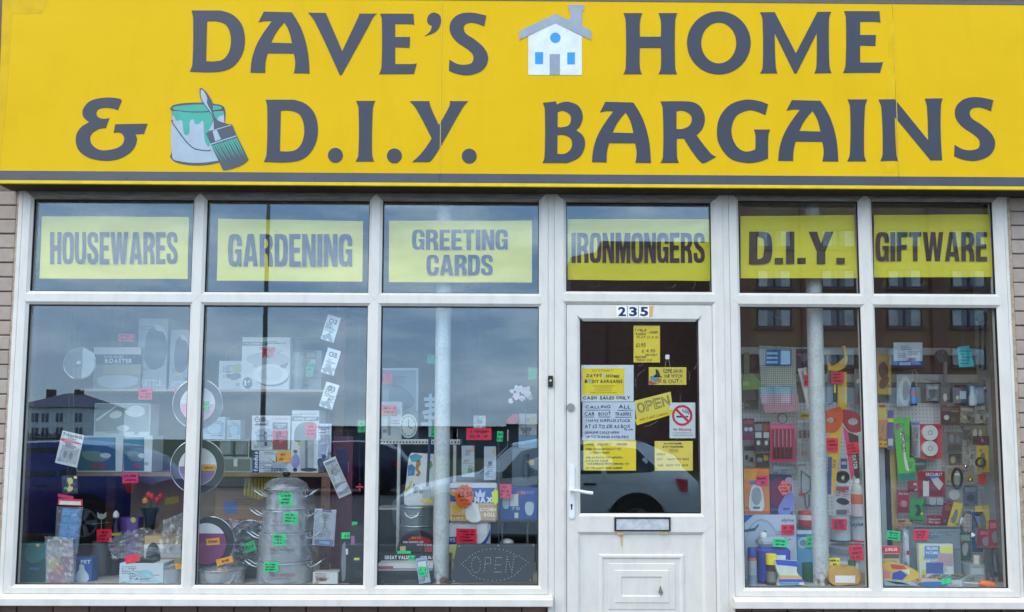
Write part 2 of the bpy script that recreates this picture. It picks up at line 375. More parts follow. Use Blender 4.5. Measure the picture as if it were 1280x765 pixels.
# ------------------------------------------------------------------ mesh helpers
def link(o):
    COL.objects.link(o); return o
def settag(o, label=None, cat=None, group=None, kind=None):
    if label: o['label'] = label
    if cat: o['category'] = cat
    if group: o['group'] = group
    if kind: o['kind'] = kind
    return o
def thing(name, label, cat, loc=(0, 0, 0), group=None):
    o = bpy.data.objects.new(name, None)
    o.empty_display_size = 0.05
    o.location = loc
    return settag(link(o), label, cat, group)
class MB:
    def __init__(s): s.v = []; s.f = []
    def add(s, vs, fs):
        k = len(s.v); s.v += [tuple(v) for v in vs]; s.f += [tuple(i + k for i in f) for f in fs]; return s
    def box(s, x0, x1, y0, y1, z0, z1):
        return s.add([(x0, y0, z0), (x1, y0, z0), (x1, y1, z0), (x0, y1, z0), (x0, y0, z1), (x1, y0, z1), (x1, y1, z1), (x0, y1, z1)],
                     [(0, 3, 2, 1), (4, 5, 6, 7), (0, 1, 5, 4), (1, 2, 6, 5), (2, 3, 7, 6), (3, 0, 4, 7)])
    def cbox(s, x0, x1, y0, y1, z0, z1, c=0.002):
        """box with chamfered front/back outline"""
        o = [(x0 + c, z0), (x1 - c, z0), (x1, z0 + c), (x1, z1 - c), (x1 - c, z1), (x0 + c, z1), (x0, z1 - c), (x0, z0 + c)]
        i = [(min(max(x, x0 + c), x1 - c), min(max(z, z0 + c), z1 - c)) for x, z in o]
        n = 8
        vs = [(x, y0, z) for x, z in i] + [(x, y0 + c, z) for x, z in o] + [(x, y1 - c, z) for x, z in o] + [(x, y1, z) for x, z in i]
        fs = [tuple(range(n)), tuple(reversed(range(3 * n, 4 * n)))]
        for r in range(3):
            for k in range(n):
                a, b2 = r * n + k, r * n + (k + 1) % n
                fs.append((b2, a, a + n, b2 + n))
        return s.add(vs, fs)
    def prism(s, loops, y0, y1):
        """loops: 2D (x,z) outlines, first outer, others holes; extruded y0 (front) to y1"""
        tris = tessellate_polygon([[Vector((x, z, 0)) for x, z in l] for l in loops])
        flat = [p for l in loops for p in l]
        n = len(flat)
        vs = [(x, y0, z) for x, z in flat] + [(x, y1, z) for x, z in flat]
        fs = []
        for t in tris:
            a, b2, c = [flat[i] for i in t]
            cr = (b2[0] - a[0]) * (c[1] - a[1]) - (b2[1] - a[1]) * (c[0] - a[0])
            t = t if cr > 0 else (t[0], t[2], t[1])
            fs.append(tuple(t)); fs.append(tuple(i + n for i in reversed(t)))
        k = 0
        for li, l in enumerate(loops):
            m = len(l)
            ar = sum(l[i][0] * l[(i + 1) % m][1] - l[(i + 1) % m][0] * l[i][1] for i in range(m))
            for i in range(m):
                a, b2 = k + i, k + (i + 1) % m
                q = (b2, a, a + n, b2 + n)
                if (ar < 0) != (li > 0): q = q[::-1]
                fs.append(q)
            k += m
        return s.add(vs, fs)
    def lathe(s, prof, n=24, c=(0, 0, 0), a0=0.0, a1=2 * math.pi):
        """prof: (r, z) from bottom to top"""
        full = abs(a1 - a0 - 2 * math.pi) < 1e-6
        m = n if full else n + 1
        vs = []
        for r, z in prof:
            for k in range(m):
                a = a0 + (a1 - a0) * k / n
                vs.append((c[0] + r * math.cos(a), c[1] + r * math.sin(a), c[2] + z))
        fs = []
        for j in range(len(prof) - 1):
            for k in range(n):
                k2 = (k + 1) % m if full else k + 1
                fs.append((j * m + k, j * m + k2, (j + 1) * m + k2, (j + 1) * m + k))
        return s.add(vs, fs)
    def tube(s, pts, r, n=6):
        pts = [Vector(p) for p in pts]
        rings = []
        for i, p in enumerate(pts):
            d = (pts[min(i + 1, len(pts) - 1)] - pts[max(i - 1, 0)]).normalized()
            u = d.cross(Vector((0, 0, 1)) if abs(d.z) < 0.9 else Vector((1, 0, 0))).normalized()
            w = d.cross(u)
            rr = r[i] if isinstance(r, (list, tuple)) else r
            rings.append([p + (u * math.cos(2 * math.pi * k / n) + w * math.sin(2 * math.pi * k / n)) * rr for k in range(n)])
        vs = [v for g in rings for v in g]
        fs = [tuple(reversed(range(n))), tuple((len(rings) - 1) * n + k for k in range(n))]
        for j in range(len(rings) - 1):
            for k in range(n):
                fs.append((j * n + k, j * n + (k + 1) % n, (j + 1) * n + (k + 1) % n, (j + 1) * n + k))
        return s.add(vs, fs)
    def torus(s, c, R, r, axis='Y', n=20, m=6):
        vs = []; fs = []
        for i in range(n):
            a = 2 * math.pi * i / n
            for j in range(m):
                b2 = 2 * math.pi * j / m
                q = R + r * math.cos(b2); h = r * math.sin(b2)
                x, y, z = (q * math.cos(a), h, q * math.sin(a)) if axis == 'Y' else (q * math.cos(a), q * math.sin(a), h)
                vs.append((c[0] + x, c[1] + y, c[2] + z))
        for i in range(n):
            for j in range(m):
                fs.append((i * m + j, i * m + (j + 1) % m, ((i + 1) % n) * m + (j + 1) % m, ((i + 1) % n) * m + j))
        return s.add(vs, fs)
    def mesh(s, name, smooth=False):
        me = bpy.data.meshes.new(name)
        me.from_pydata(s.v, [], s.f)
        if smooth:
            me.polygons.foreach_set('use_smooth', [True] * len(me.polygons))
            try: me.set_sharp_from_angle(angle=RAD(38))
            except Exception: pass
        me.update()
        return me
    def build(s, name, m, parent=None, smooth=False, loc=None):
        """coordinates are world; made local to the parent's location"""
        off = Vector((0, 0, 0))
        par = parent
        while par is not None:
            off += Vector(par.location); par = par.parent
        if parent is None and loc is not None: off = Vector(loc)
        s.v = [(v[0] - off.x, v[1] - off.y, v[2] - off.z) for v in s.v]
        o = bpy.data.objects.new(name, s.mesh(name, smooth))
        o.data.materials.append(m)
        link(o)
        if parent is not None: o.parent = parent
        elif loc is not None: o.location = loc
        return o
def spline(pts, n=7):
    """closed outline; (x,y) is a corner, (x,y,1) a smooth point"""
    N = len(pts); out = []
    def P(i): return np.array(pts[i % N][:2], float)
    def sm(i): return len(pts[i % N]) > 2
    for i in range(N):
        a, b2 = P(i), P(i + 1)
        out.append(tuple(a))
        if not sm(i) and not sm(i + 1): continue
        la = np.linalg.norm(b2 - a)
        def tang(k):
            t = P(k + 1) - P(k - 1); q = np.linalg.norm(t)
            return t / q if q else t
        ta = tang(i) * la if sm(i) else None
        tb = tang(i + 1) * la if sm(i + 1) else None
        if ta is None: ta = 1.5 * (b2 - a) - 0.5 * tb
        if tb is None: tb = 1.5 * (b2 - a) - 0.5 * ta
        for k in range(1, n):
            t = k / n
            h = (2*t**3 - 3*t*t + 1) * a + (t**3 - 2*t*t + t) * ta + (-2*t**3 + 3*t*t) * b2 + (t**3 - t*t) * tb
            out.append(tuple(h))
    return out
def ell(cx, cy, rx, ry=None, n=28, a0=0, a1=360):
    ry = rx if ry is None else ry
    st = 1 if a1 - a0 >= 360 else 0
    m = n if st else n + 1
    return [(cx + rx * math.cos(RAD(a0 + (a1 - a0) * k / n)), cy + ry * math.sin(RAD(a0 + (a1 - a0) * k / n))) for k in range(m)]
def rect(x0, y0, x1, y1): return [(x0, y0), (x1, y0), (x1, y1), (x0, y1)]
def rrect(x0, y0, x1, y1, r, n=4):
    o = []
    for cx, cy, a in ((x1 - r, y1 - r, 0), (x0 + r, y1 - r, 90), (x0 + r, y0 + r, 180), (x1 - r, y0 + r, 270)):
        o += [(cx + r * math.cos(RAD(a + 90 * k / n)), cy + r * math.sin(RAD(a + 90 * k / n))) for k in range(n + 1)]
    return o
def rotp(pts, c, deg):
    ca, sa = math.cos(RAD(deg)), math.sin(RAD(deg))
    return [(c[0] + (x - c[0]) * ca - (y - c[1]) * sa, c[1] + (x - c[0]) * sa + (y - c[1]) * ca) for x, y in pts]
def px2(loop, Y):
    return [(lambda p: (p.x, p.z))(W(x, y, Y)) for x, y in loop]
def shape(loops, Y, th, name, m, parent=None, smooth=False, loc=None):
    """solid plate whose outline is given in photo pixels at depth Y, th thick (backwards)"""
    if isinstance(loops[0][0], (int, float)): loops = [loops]
    b = MB().prism([px2(l, Y) for l in loops], Y, Y + th)
    return b.build(name, m, parent, smooth, loc)

# ------------------------------------------------------------------ lettering (built-in font outlines)
CH = "ABCDEFGHIJKLMNOPQRSTUVWXYZabcdefghijklmnopqrstuvwxyz0123456789&£.,!'()-:/+"
GLY = {}
def _load_glyphs():
    tmp = []
    for c in CH:
        cu = bpy.data.curves.new('g', 'FONT'); cu.body = c; cu.resolution_u = 4
        o = bpy.data.objects.new('g', cu); COL.objects.link(o); tmp.append((c, o))
    dg = bpy.context.evaluated_depsgraph_get()
    for c, o in tmp:
        cv = o.to_curve(dg)
        loops = []
        for sp in cv.splines:
            bp = sp.bezier_points; N = len(bp); l = []
            for i in range(N):
                a, b2 = bp[i], bp[(i + 1) % N]
                p0, p1, p2, p3 = [np.array(v[:2]) for v in (a.co, a.handle_right, b2.handle_left, b2.co)]
                ch = p3 - p0
                dev = sum(abs(ch[0] * (q[1] - p0[1]) - ch[1] * (q[0] - p0[0])) for q in (p1, p2))
                st = 1 if dev < 1e-4 else 5
                for k in range(st):
                    t = k / st
                    l.append(tuple((1-t)**3*p0 + 3*(1-t)**2*t*p1 + 3*(1-t)*t*t*p2 + t**3*p3))
            q = []
            for p in l:
                if not q or math.hypot(p[0] - q[-1][0], p[1] - q[-1][1]) > 1e-4: q.append(p)
            if len(q) > 2: loops.append(q)
        GLY[c] = loops
        o.to_curve_clear()
    for c, o in tmp:
        cu = o.data; bpy.data.objects.remove(o); bpy.data.curves.remove(cu)
_load_glyphs()
def area(l): return 0.5 * sum(l[i][0] * l[(i + 1) % len(l)][1] - l[(i + 1) % len(l)][0] * l[i][1] for i in range(len(l)))
def embolden(loops, bx, by):
    if not loops: return loops
    sg = 1 if area(max(loops, key=lambda l: abs(area(l)))) > 0 else -1
    out = []
    for l in loops:
        n = len(l); q = []
        for i in range(n):
            a, b2, c = np.array(l[i - 1]), np.array(l[i]), np.array(l[(i + 1) % n])
            d1 = b2 - a; d2 = c - b2
            d1 = d1 / (np.linalg.norm(d1) + 1e-9); d2 = d2 / (np.linalg.norm(d2) + 1e-9)
            n1 = np.array((d1[1], -d1[0])); n2 = np.array((d2[1], -d2[0]))
            m = n1 + n2; k = 1 + float(n1 @ n2)
            m = m / max(k, 0.35) * sg
            q.append((l[i][0] + m[0] * bx, l[i][1] + m[1] * by))
        out.append(q)
    return out
def text_loops(s, bx=0.0, by=0.0, gap=0.09, jit=0.0, rng=None, slant=0.0):
    """list of glyphs, each a list of loops, laid on a line, cap height 0.73 or so"""
    x = 0; out = []
    for c in s:
        g = GLY.get(c)
        if not g: x += 0.30; continue
        lo = embolden(g, bx, by)
        mn = min(p[0] for l in lo for p in l); mxx = max(p[0] for l in lo for p in l)
        dy = (rng.uniform(-jit, jit) if jit else 0); k = 1 + (rng.uniform(-jit, jit) * 1.2 if jit else 0)
        out.append([[(x + (p[0] - mn) + slant * p[1], p[1] * k + dy) for p in l] for l in lo])
        x += mxx - mn + gap
    return out
def text_bm(s, x0, y0, x1, y1, Y, th=0.0006, keep=False, rot=0.0, **kw):
    """lettering fitted into pixel box (y0 top, y1 bottom) at depth Y"""
    gs = text_loops(s, **kw)
    P = [p for g in gs for l in g for p in l]
    a0, a1 = min(p[0] for p in P), max(p[0] for p in P); b0, b1 = min(p[1] for p in P), max(p[1] for p in P)
    if keep:
        kx = (y1 - y0) / (b1 - b0)
        if (a1 - a0) * kx < (x1 - x0): x1 = x0 + (a1 - a0) * kx
    cx, cy = (x0 + x1) / 2, (y0 + y1) / 2
    b = MB()
    for g in gs:
        big = sorted(g, key=lambda l: -abs(area(l)))
        T = [[(x0 + (p[0] - a0) / (a1 - a0) * (x1 - x0), y1 - (p[1] - b0) / (b1 - b0) * (y1 - y0)) for p in l] for l in big]
        if rot: T = [rotp(l, (cx, cy), rot) for l in T]
        # split into separate outers (e.g. dot of i) with their holes
        sg = area(T[0]) > 0
        outs = [l for l in T if (area(l) > 0) == sg]; holes = [l for l in T if (area(l) > 0) != sg]
        for o in outs:
            xs = [p[0] for p in o]; ys = [p[1] for p in o]
            hh = [h for h in holes if min(xs) < h[0][0] < max(xs) and min(ys) < h[0][1] < max(ys)]
            b.prism([px2(l, Y) for l in [o] + hh], Y, Y + th)
    return b
def text(s, x0, y0, x1, y1, Y, m, parent, name='lettering', **kw):
    return text_bm(s, x0, y0, x1, y1, Y, **kw).build(name, m, parent)
def scribble(x0, y0, x1, y1, Y, n, rng, wd=0.9, rot=0, c=None):
    """rows of small pen strokes standing for handwriting too small to read"""
    b = MB()
    c = c or ((x0 + x1) / 2, (y0 + y1) / 2)
    rows = n
    for r in range(rows):
        yy = y0 + (r + 0.5) * (y1 - y0) / rows
        hh = (y1 - y0) / rows * 0.30
        x = x0 + rng.uniform(0, 0.15) * (x1 - x0)
        end = x1 - rng.uniform(0, 0.3) * (x1 - x0)
        while x < end:
            w = rng.uniform(0.5, 1.3) * hh
            k = rng.random()
            if k < 0.78:
                pts = [(x, yy + hh * rng.uniform(.5, 1)), (x + w * 0.5, yy - hh * rng.uniform(.4, 1)), (x + w, yy + hh * rng.uniform(-.2, 1))]
                for p, q in zip(pts, pts[1:]):
                    dx, dy = q[0] - p[0], q[1] - p[1]; ln = math.hypot(dx, dy) + 1e-6
                    nx, ny = -dy / ln * wd / 2, dx / ln * wd / 2
                    quad = [(p[0] + nx, p[1] + ny), (q[0] + nx, q[1] + ny), (q[0] - nx, q[1] - ny), (p[0] - nx, p[1] - ny)]
                    if rot: quad = rotp(quad, c, rot)
                    b.prism([px2(quad, Y)], Y, Y + 0.0004)
            x += w + hh * 0.35
    return b
RNG = random.Random(7)
# ================================================================== SETTING
PAVE_Z = 0.0
def struct(name, b, m):
    o = b.build(name, m); o['kind'] = 'structure'; return o
struct('ground', MB().box(-400, 400, -400, 60, -0.60, -0.13), M_GRASS)
struct('pavement', MB().box(-60, 60, -6.2, 0.4, -0.4, 0.0), M_PAVE)
struct('kerb', MB().cbox(-60, 60, -6.33, -6.203, -0.4, -0.002, 0.012), mat((150, 148, 142), 0.85, 0, 0.12, 6))
struct('road', MB().box(-200, 200, -20.0, -6.333, -0.4, -0.115), M_ASPH)
struct('far_kerb', MB().cbox(-200, 200, -20.13, -20.003, -0.4, -0.002, 0.012), mat((150, 148, 142), 0.85, 0, 0.12, 6))
struct('far_pavement', MB().box(-200, 200, -24, -20.133, -0.4, -0.004), M_PAVE)
for k in range(-8, 9):
    b = MB().box(k * 6 - 1.5, k * 6 + 1.5, -13.25, -13.15, -0.12, -0.111)
    o = b.build('road_marking', mat((205, 205, 198), 0.7)); o['kind'] = 'structure'

# ------------------------------------------------------------------ shop walls
zL = {k: W(140, y, 0).z for k, y in (('dummy', 400),)}
VX = [-2.9987, -1.9854, -1.9009, -0.8686, -0.7845, 0.2104, 0.3833, 1.3095, 1.4862, 2.2532, 2.3418, 3.1214]   # glass edges
ZT, ZA, ZB, ZC = 1.5 + 1.5008, 1.5 + 0.9084, 1.5 + 0.8250, 1.5 - 0.9093            # left unit: head, transom top, transom bottom, sill
RT, RA, RB, RC = 1.5 + 1.5180, 1.5 + 0.9199, 1.5 + 0.8328, 1.5 - 0.9189            # right unit
DT, DA = 1.5 + 1.5020, 1.5 + 0.9244                                               # door light
XL0, XL1 = -3.061, 0.2674        # outer edges of the left unit
XD0, XD1 = 0.309, 1.381         # door frame
XR0, XR1 = 1.4227, 3.187         # right unit
def brick_mesh(L, H, D):
    return MB().cbox(-L / 2, L / 2, 0, D, -H / 2, H / 2, 0.004).mesh('brick')
BM = {}
def lay(parent, x0, x1, z0, z1, yf, m, L=0.215, H=0.0845, g=0.007, pitch=0.0925, seed=0):
    r = random.Random(seed)
    row = 0; z = z0
    while z + H <= z1 + 1e-6:
        x = x0 - ((row % 2) * (L + g) / 2)
        while x < x1 - 0.02:
            a, b2 = (x0 if x < x0 + 0.07 else x), min(x + L, x1)
            if x1 - b2 < 0.06: b2 = x1
            if b2 - a > 0.06:
                key = (round(b2 - a, 3), H, m.name)
                if key not in BM:
                    BM[key] = brick_mesh(b2 - a, H, 0.095); BM[key].materials.append(m)
                o = bpy.data.objects.new('brick', BM[key])
                o.parent = parent
                o.location = Vector(((a + b2) / 2 + r.uniform(-.001, .001), yf + r.uniform(-.003, .002), z + H / 2 + r.uniform(-.001, .001))) - parent.location
                o.rotation_euler = (r.uniform(-.008, .008), r.uniform(-.006, .006), r.uniform(-.008, .008))
                link(o)
            x += L + g
        z += pitch; row += 1
M_MORTAR = mat((112, 98, 88), 0.95, 0, 0.2, 40)
M_MORTARD = mat((38, 30, 28), 0.95, 0, 0.2, 40)
def pier(label, x0, x1, seed):
    t = thing('brick_pier', label, 'wall', ((x0 + x1) / 2, 0.03, 0))
    MB().box(x0, x1, 0.022, 0.30, 0.0, 3.12).build('mortar_bed', M_MORTAR, t)
    lay(t, x0, x1, 0.004, 3.10, 0.012, M_BRICK, seed=seed)
    return t
pier('painted brown brick pier beside the housewares window', -3.58, -3.109, 1)
pier('painted brown brick pier beside the giftware window', 3.238, 3.72, 2)
def riser(label, x0, x1, z1, seed):
    t = thing('stall_riser', label, 'wall', ((x0 + x1) / 2, 0.06, 0))
    MB().box(x0, x1, 0.052, 0.25, 0.0, z1 + 0.012).build('mortar_bed', M_MORTARD, t)
    lay(t, x0, x1, z1 - 6 * 0.0925 + 0.006, z1 + 0.004, 0.042, M_BRICKD, seed=seed)
riser('dark brown brick stall riser below the three-bay window', -3.107, 0.262, 0.472, 3)
riser('dark brown brick stall riser below the two-bay window', 1.428, 3.236, 0.462, 4)

# upper wall, roof and body of the shop
sh = thing('shop_building', 'brick building of the hardware shop behind the yellow fascia', 'building', (0, 3.0, 0))
MB().box(-3.72, 3.86, 0.03, 0.30, 3.13, 6.4).build('upper_wall', M_BRICKD, sh)
MB().box(-3.72, 3.86, -0.12, 6.3, 6.401, 6.55).build('roof', mat((60, 62, 66), 0.8), sh)
MB().box(-3.72, -3.585, 0.302, 6.2, 0, 6.398).build('side_wall', M_BRICKD, sh)
MB().box(3.725, 3.86, 0.302, 6.2, 0, 6.398).build('side_wall', M_BRICKD, sh)
MB().box(-3.58, 3.72, 6.05, 6.2, 0, 6.398).build('back_wall', mat((120, 104, 92), 0.8), sh)
MB().box(-3.58, 3.72, 0.305, 6.045, 3.125, 3.25).build('ceiling', mat((190, 188, 182), 0.8), sh)
MB().box(-3.58, 3.72, 0.26, 6.045, 0.0, 0.15).build('shop_floor', mat((96, 84, 74), 0.6), sh)
MB().box(0.2, 1.5, -0.22, 0.255, 0.0, 0.145).build('door_step', mat((140, 138, 132), 0.85, 0, 0.1, 8), sh)

# ------------------------------------------------------------------ fascia sign
SY = -0.170        # face of the sign
def sw(x, y): p = W(x, y, SY); return p.x, p.z
sz1 = sw(640, 1.0)[1]; sz0 = sw(640, 233.5)[1]
sx0 = sw(0.5, 120)[0]; sx1 = sx0 + 7.15
sg = thing('shop_sign', 'long yellow shop fascia sign with dark grey lettering and pictures', 'shop sign', ((sx0 + sx1) / 2, 0, sz0))
s1, s2 = sw(551, 120)[0], sw(1120, 120)[0]
zst = sw(640, 217.5)[1]; zsb = sw(640, 229)[1]
for a, b2 in ((sx0, s1 - 0.0012), (s1 + 0.0012, s2 - 0.0012), (s2 + 0.0012, sx1)):
    MB().cbox(a, b2, SY, SY + 0.006, zsb - 0.001, sz1, 0.001).build('panel', M_SIGN, sg)
MB().box(sx0, sx1, SY + 0.0062, 0.028, sz0 + 0.014, sz1 + 0.0).build('sign_box', mat((58, 52, 46), 0.8), sg)
M_STRIPE = mat((66, 68, 78), 0.4, 0, 0.12, 4)
for a, b2 in ((sx0, s1 - 0.001), (s1 + 0.001, s2 - 0.001), (s2 + 0.001, sx1)):
    MB().box(a, b2, SY - 0.0015, SY - 0.0002, zsb, zst).build('stripe', M_STRIPE, sg)
# slim yellow lip along the bottom and the timber soffit behind it
MB().cbox(sx0, sx1, SY - 0.004, SY + 0.012, sz0, zsb - 0.002, 0.002).build('bottom_trim', mat((228, 190, 30), 0.5, spec=.2), sg)
MB().box(sx0, sx1, SY + 0.0125, -0.012, sz0 + 0.004, sz0 + 0.0138).build('soffit', mat((52, 42, 36), 0.85, 0, 0.25, 20), sg)
MB().box(sx0, sx1, SY - 0.002, SY + 0.03, sz1 + 0.0005, sz1 + 0.02).build('top_trim', mat((88, 84, 80), 0.5), sg)
for k, x in enumerate(range(40, 1280, 118)):
    MB().lathe([(0, 0), (0.004, 0), (0.004, 0.0012), (0.0, 0.002)], 8, (0, 0, 0)).add([], [])
    p = W(x, 223, SY)
    b = MB(); b.prism([ell(p.x, p.z, 0.0042, n=8)], SY - 0.0035, SY - 0.0014)
    b.build('screw', mat((60, 58, 60), 0.5), sg)
for x in (s1, s2):
    MB().box(x - 0.0016, x + 0.0016, SY - 0.0032, SY - 0.0026, zst + 0.001, sz1).build('seam_strip', mat((226, 190, 40), 0.45), sg)
# fresher vinyl patches where the sheet was repaired
shape([(3, 0), (60, 0), (52, 17), (15, 17), (8, 130), (-1, 216), (-4, 216)], SY - 0.0006, 0.0005, 'vinyl_patch', mat((214, 170, 4), 0.5, spec=.15), sg)
shape([(1112, 24), (1119, 24), (1119, 216), (1104, 216)], SY - 0.0006, 0.0005, 'vinyl_patch', mat((218, 176, 8), 0.5, spec=.15), sg)

def zz(s, o, k=7.97):
    """'x,y' corners and 'x,y~' smooth points in an enlargement -> photo pixels"""
    out = []
    for t in s.split():
        sm = t.endswith('~'); x, y = [float(v) for v in t.rstrip('~').split(',')]
        out.append((o[0] + x / k, o[1] + y / k, 1) if sm else (o[0] + x / k, o[1] + y / k))
    return out
GD = [zz('75,64 91,150~ 84,590~ 58,672 340,674~ 480,628~ 575,510~ 606,360~ 575,205~ 490,110~ 380,68~ 300,64~', (230, 5)),
      zz('228,172 330,172~ 420,210~ 466,330~ 450,470~ 390,550~ 310,570~ 219,568', (230, 5))]
GA = [zz('795,75 1075,82 1170,250~ 1230,460~ 1250,690 1095,688 1108,590~ 1093,492 832,490 812,580~ 808,684 662,682 680,530~ 740,370~ 875,170 810,168~ 742,180', (230, 5)),
      zz('998,182 1045,270~ 1076,390 868,384 920,280~', (230, 5))]
GV = [zz('40,85 110,180~ 355,706 375,706 640,225~ 690,130~ 725,95 552,95 540,130~ 380,468 235,130~ 217,88', (380, 5))]
GE = [zz('757,95 775,160~ 772,620~ 748,698 1095,696 1123,590 1080,597~ 908,597 908,430 1052,434 1056,328 908,328 908,198 1060,199~ 1098,206 1090,96', (380, 5))]
GQ = [zz('345,85~ 400,118~ 405,190~ 360,270~ 245,318 300,270~ 318,215 275,185~ 275,130~ 300,98~', (500, 5))]
GS = [zz('860,115 838,222 770,195~ 700,185~ 640,215~ 650,285~ 740,350~ 840,440~ 878,540~ 830,650~ 700,706~ 580,698~ 487,662 492,552 570,595~ 650,604~ 720,580~ 728,510~ 680,455~ 560,370~ 500,280~ 505,180~ 580,105~ 700,85~', (500, 5))]
GH = [zz('75,90 97,170~ 97,630~ 75,698 257,698 238,630~ 238,436 447,436 447,630~ 424,698 608,698 590,630~ 590,170~ 610,90 424,90 447,170~ 447,325 238,325 240,170~ 262,90', (770, 5))]
GO = [[(*p, 1) for p in ell(770 + 1025 / 7.97, 5 + 386 / 7.97, 39.8, 39.4, 16)], [(*p, 1) for p in ell(770 + 1024 / 7.97, 5 + 387 / 7.97, 21.9, 25.6, 16)]]
GM = [zz('40,82 65,150~ 68,620~ 42,690 212,690 197,620~ 185,285 383,690 405,690 606,288 603,620~ 583,690 752,686 732,610~ 728,150~ 750,76 612,78 397,490 187,80', (945, 5))]
GAMP = [zz('535,85 495,178 430,160~ 360,156~ 290,180~ 290,240~ 345,265~ 410,258 375,358 300,370~ 225,430~ 230,510~ 300,570~ 400,578~ 520,540~ 560,470~ 530,410~ 455,405 470,320 790,315 755,415 670,420 685,480~ 640,580~ 520,660~ 370,684~ 200,650~ 100,570~ 78,450~ 120,360~ 212,300 150,240~ 150,170~ 220,90~ 370,55~ 510,65~', (85, 115))]
GI = [zz('40,88 65,170~ 63,620~ 37,692 220,692 200,620~ 207,170~ 230,88', (440, 115))]
GY = [zz('575,90 640,170~ 793,460 770,500~ 690,610~ 600,697 765,697 800,670~ 880,545~ 1100,160~ 1155,90 975,90 970,140~ 865,328 785,150~ 770,90', (440, 115))]
GB = [zz('68,107 198,92 207,125 260,102~ 330,98~ 425,140~ 466,240~ 440,335~ 400,380 470,440~ 488,530~ 440,640~ 320,703~ 250,706~ 65,706 85,640~ 88,180~', (670, 115)),
      zz('215,200 280,188~ 345,240~ 330,325~ 260,350~ 215,348', (670, 115)), zz('214,430 280,428~ 350,470~ 350,560~ 290,612~ 212,614', (670, 115))]
GR = [zz('45,93 68,170~ 70,640~ 45,705 228,705 210,640~ 208,464 278,462 380,620~ 455,705~ 485,705~ 600,645 545,610~ 405,430 470,350~ 486,250~ 450,155~ 390,108~ 310,93~', (820, 115)),
      zz('205,190 280,188~ 352,240~ 340,325~ 270,365~ 203,367', (820, 115))]
GG = [zz('1117,122 1090,230 1010,195~ 920,182~ 800,240~ 752,380~ 790,520~ 880,590~ 990,572 992,440~ 978,373 1138,373 1120,430~ 1118,660 1020,695~ 900,706~ 740,660~ 630,520~ 608,380~ 640,240~ 740,125~ 890,76~ 1020,88~', (820, 115))]
GN = [zz('25,73 55,160~ 68,610~ 45,687 218,683 203,610~ 187,245 545,680 660,678 645,400~ 648,130~ 665,62 488,65 510,160~ 520,480 190,72', (1095, 115))]
def letter(g, box=None):
    ls = [spline(l) for l in g]
    if box:
        xs = [p[0] for p in ls[0]]; ys = [p[1] for p in ls[0]]
        a0, a1, b0, b1 = min(xs), max(xs), min(ys), max(ys)
        ls = [[(box[0] + (p[0] - a0) / (a1 - a0) * (box[2] - box[0]), box[1] + (p[1] - b0) / (b1 - b0) * (box[3] - box[1])) for p in l] for l in ls]
    return shape(ls, SY - 0.0024, 0.0022, 'letter', M_VINYL, sg)
for g in (GD, GA, GV, GE, GQ, GS, GH, GO, GM, GAMP, GI, GY, GB, GR, GG, GN): letter(g)
bx = lambda o, x0, y0, x1, y1: (o[0] + x0 / 7.97, o[1] + y0 / 7.97, o[0] + x1 / 7.97, o[1] + y1 / 7.97)
letter(GE, bx((945, 5), 868, 70, 1266, 685))
letter(GD, (330, 124.5, 397.3, 203))
letter(GA, bx((670, 115), 558, 97, 1145, 706))
letter(GA, bx((960, 115), 103, 80, 701, 692))
letter(GI, bx((960, 115), 790, 73, 990, 690))
letter(GS, bx((1095, 115), 780, 50, 1188, 686))
for cx, cy in ((419.2, 194), (440 + 422 / 7.97, 115 + 635 / 7.97), (440 + 1168 / 7.97, 115 + 638 / 7.97)):
    o = shape(ell(cx, cy, 9.3, 9.3), SY - 0.0024, 0.0022, 'full_stop', M_VINYL, sg)

# house picture
ho = lambda s: [p[:2] for p in zz(s, (640, 2))]
shape(ho('430,215 695,345 695,730 163,730 163,345'), SY - 0.0020, 0.0018, 'house_picture', mat((214, 218, 232), 0.4), sg)
shape(ho('73,292 432,120 580,190 582,100 560,70 560,32 718,32 718,75 697,105 697,242 790,290 790,382 432,215 73,382'), SY - 0.0030, 0.0018, 'house_roof_picture', mat((146, 154, 166), 0.4), sg)
M_PBLUE = mat((20, 142, 216), 0.4)
shape(ell(640 + 432 / 7.97, 2 + 360 / 7.97, 6.6, 6.5), SY - 0.0028, 0.0007, 'house_window_picture', M_PBLUE, sg)
for q in ('230,503 310,503 310,622 230,622', '550,505 627,505 627,625 550,625'):
    shape(ho(q), SY - 0.0028, 0.0007, 'house_window_picture', M_PBLUE, sg)
shape(ho('375,523 478,523 478,729 375,729'), SY - 0.0028, 0.0007, 'house_door_picture', mat((138, 148, 160), 0.4), sg)
# paint can and brush picture
K2 = 7.356
pc = lambda s: spline(zz(s, (195, 110), K2), 5)
M_OUT = mat((62, 70, 82), 0.4); M_CAN = mat((160, 172, 184), 0.4); M_GRN = mat((48, 158, 136), 0.4)
shape(pc('130,185~ 180,150~ 380,133~ 560,148~ 628,180~ 632,330 632,640~ 560,690~ 385,713~ 200,690~ 132,640~ 140,600 145,210'), SY - 0.0014, 0.0012, 'paint_can_outline', M_OUT, sg)
shape(pc('152,215 622,215 618,645~ 540,672~ 390,688~ 230,675~ 150,640~'), SY - 0.0020, 0.0008, 'paint_can_body', M_CAN, sg)
shape(pc('152,218 622,218 620,245 575,262 545,330 520,400 490,540 470,530~ 445,470~ 438,330~ 425,300~ 405,320~ 375,332~ 352,320~ 345,292~ 322,292~ 308,325~ 308,400~ 290,432~ 262,425~ 250,380~ 242,310~ 225,292~ 200,302~ 180,290~ 170,265~ 155,255'), SY - 0.0024, 0.0006, 'dripping_paint', M_GRN, sg)
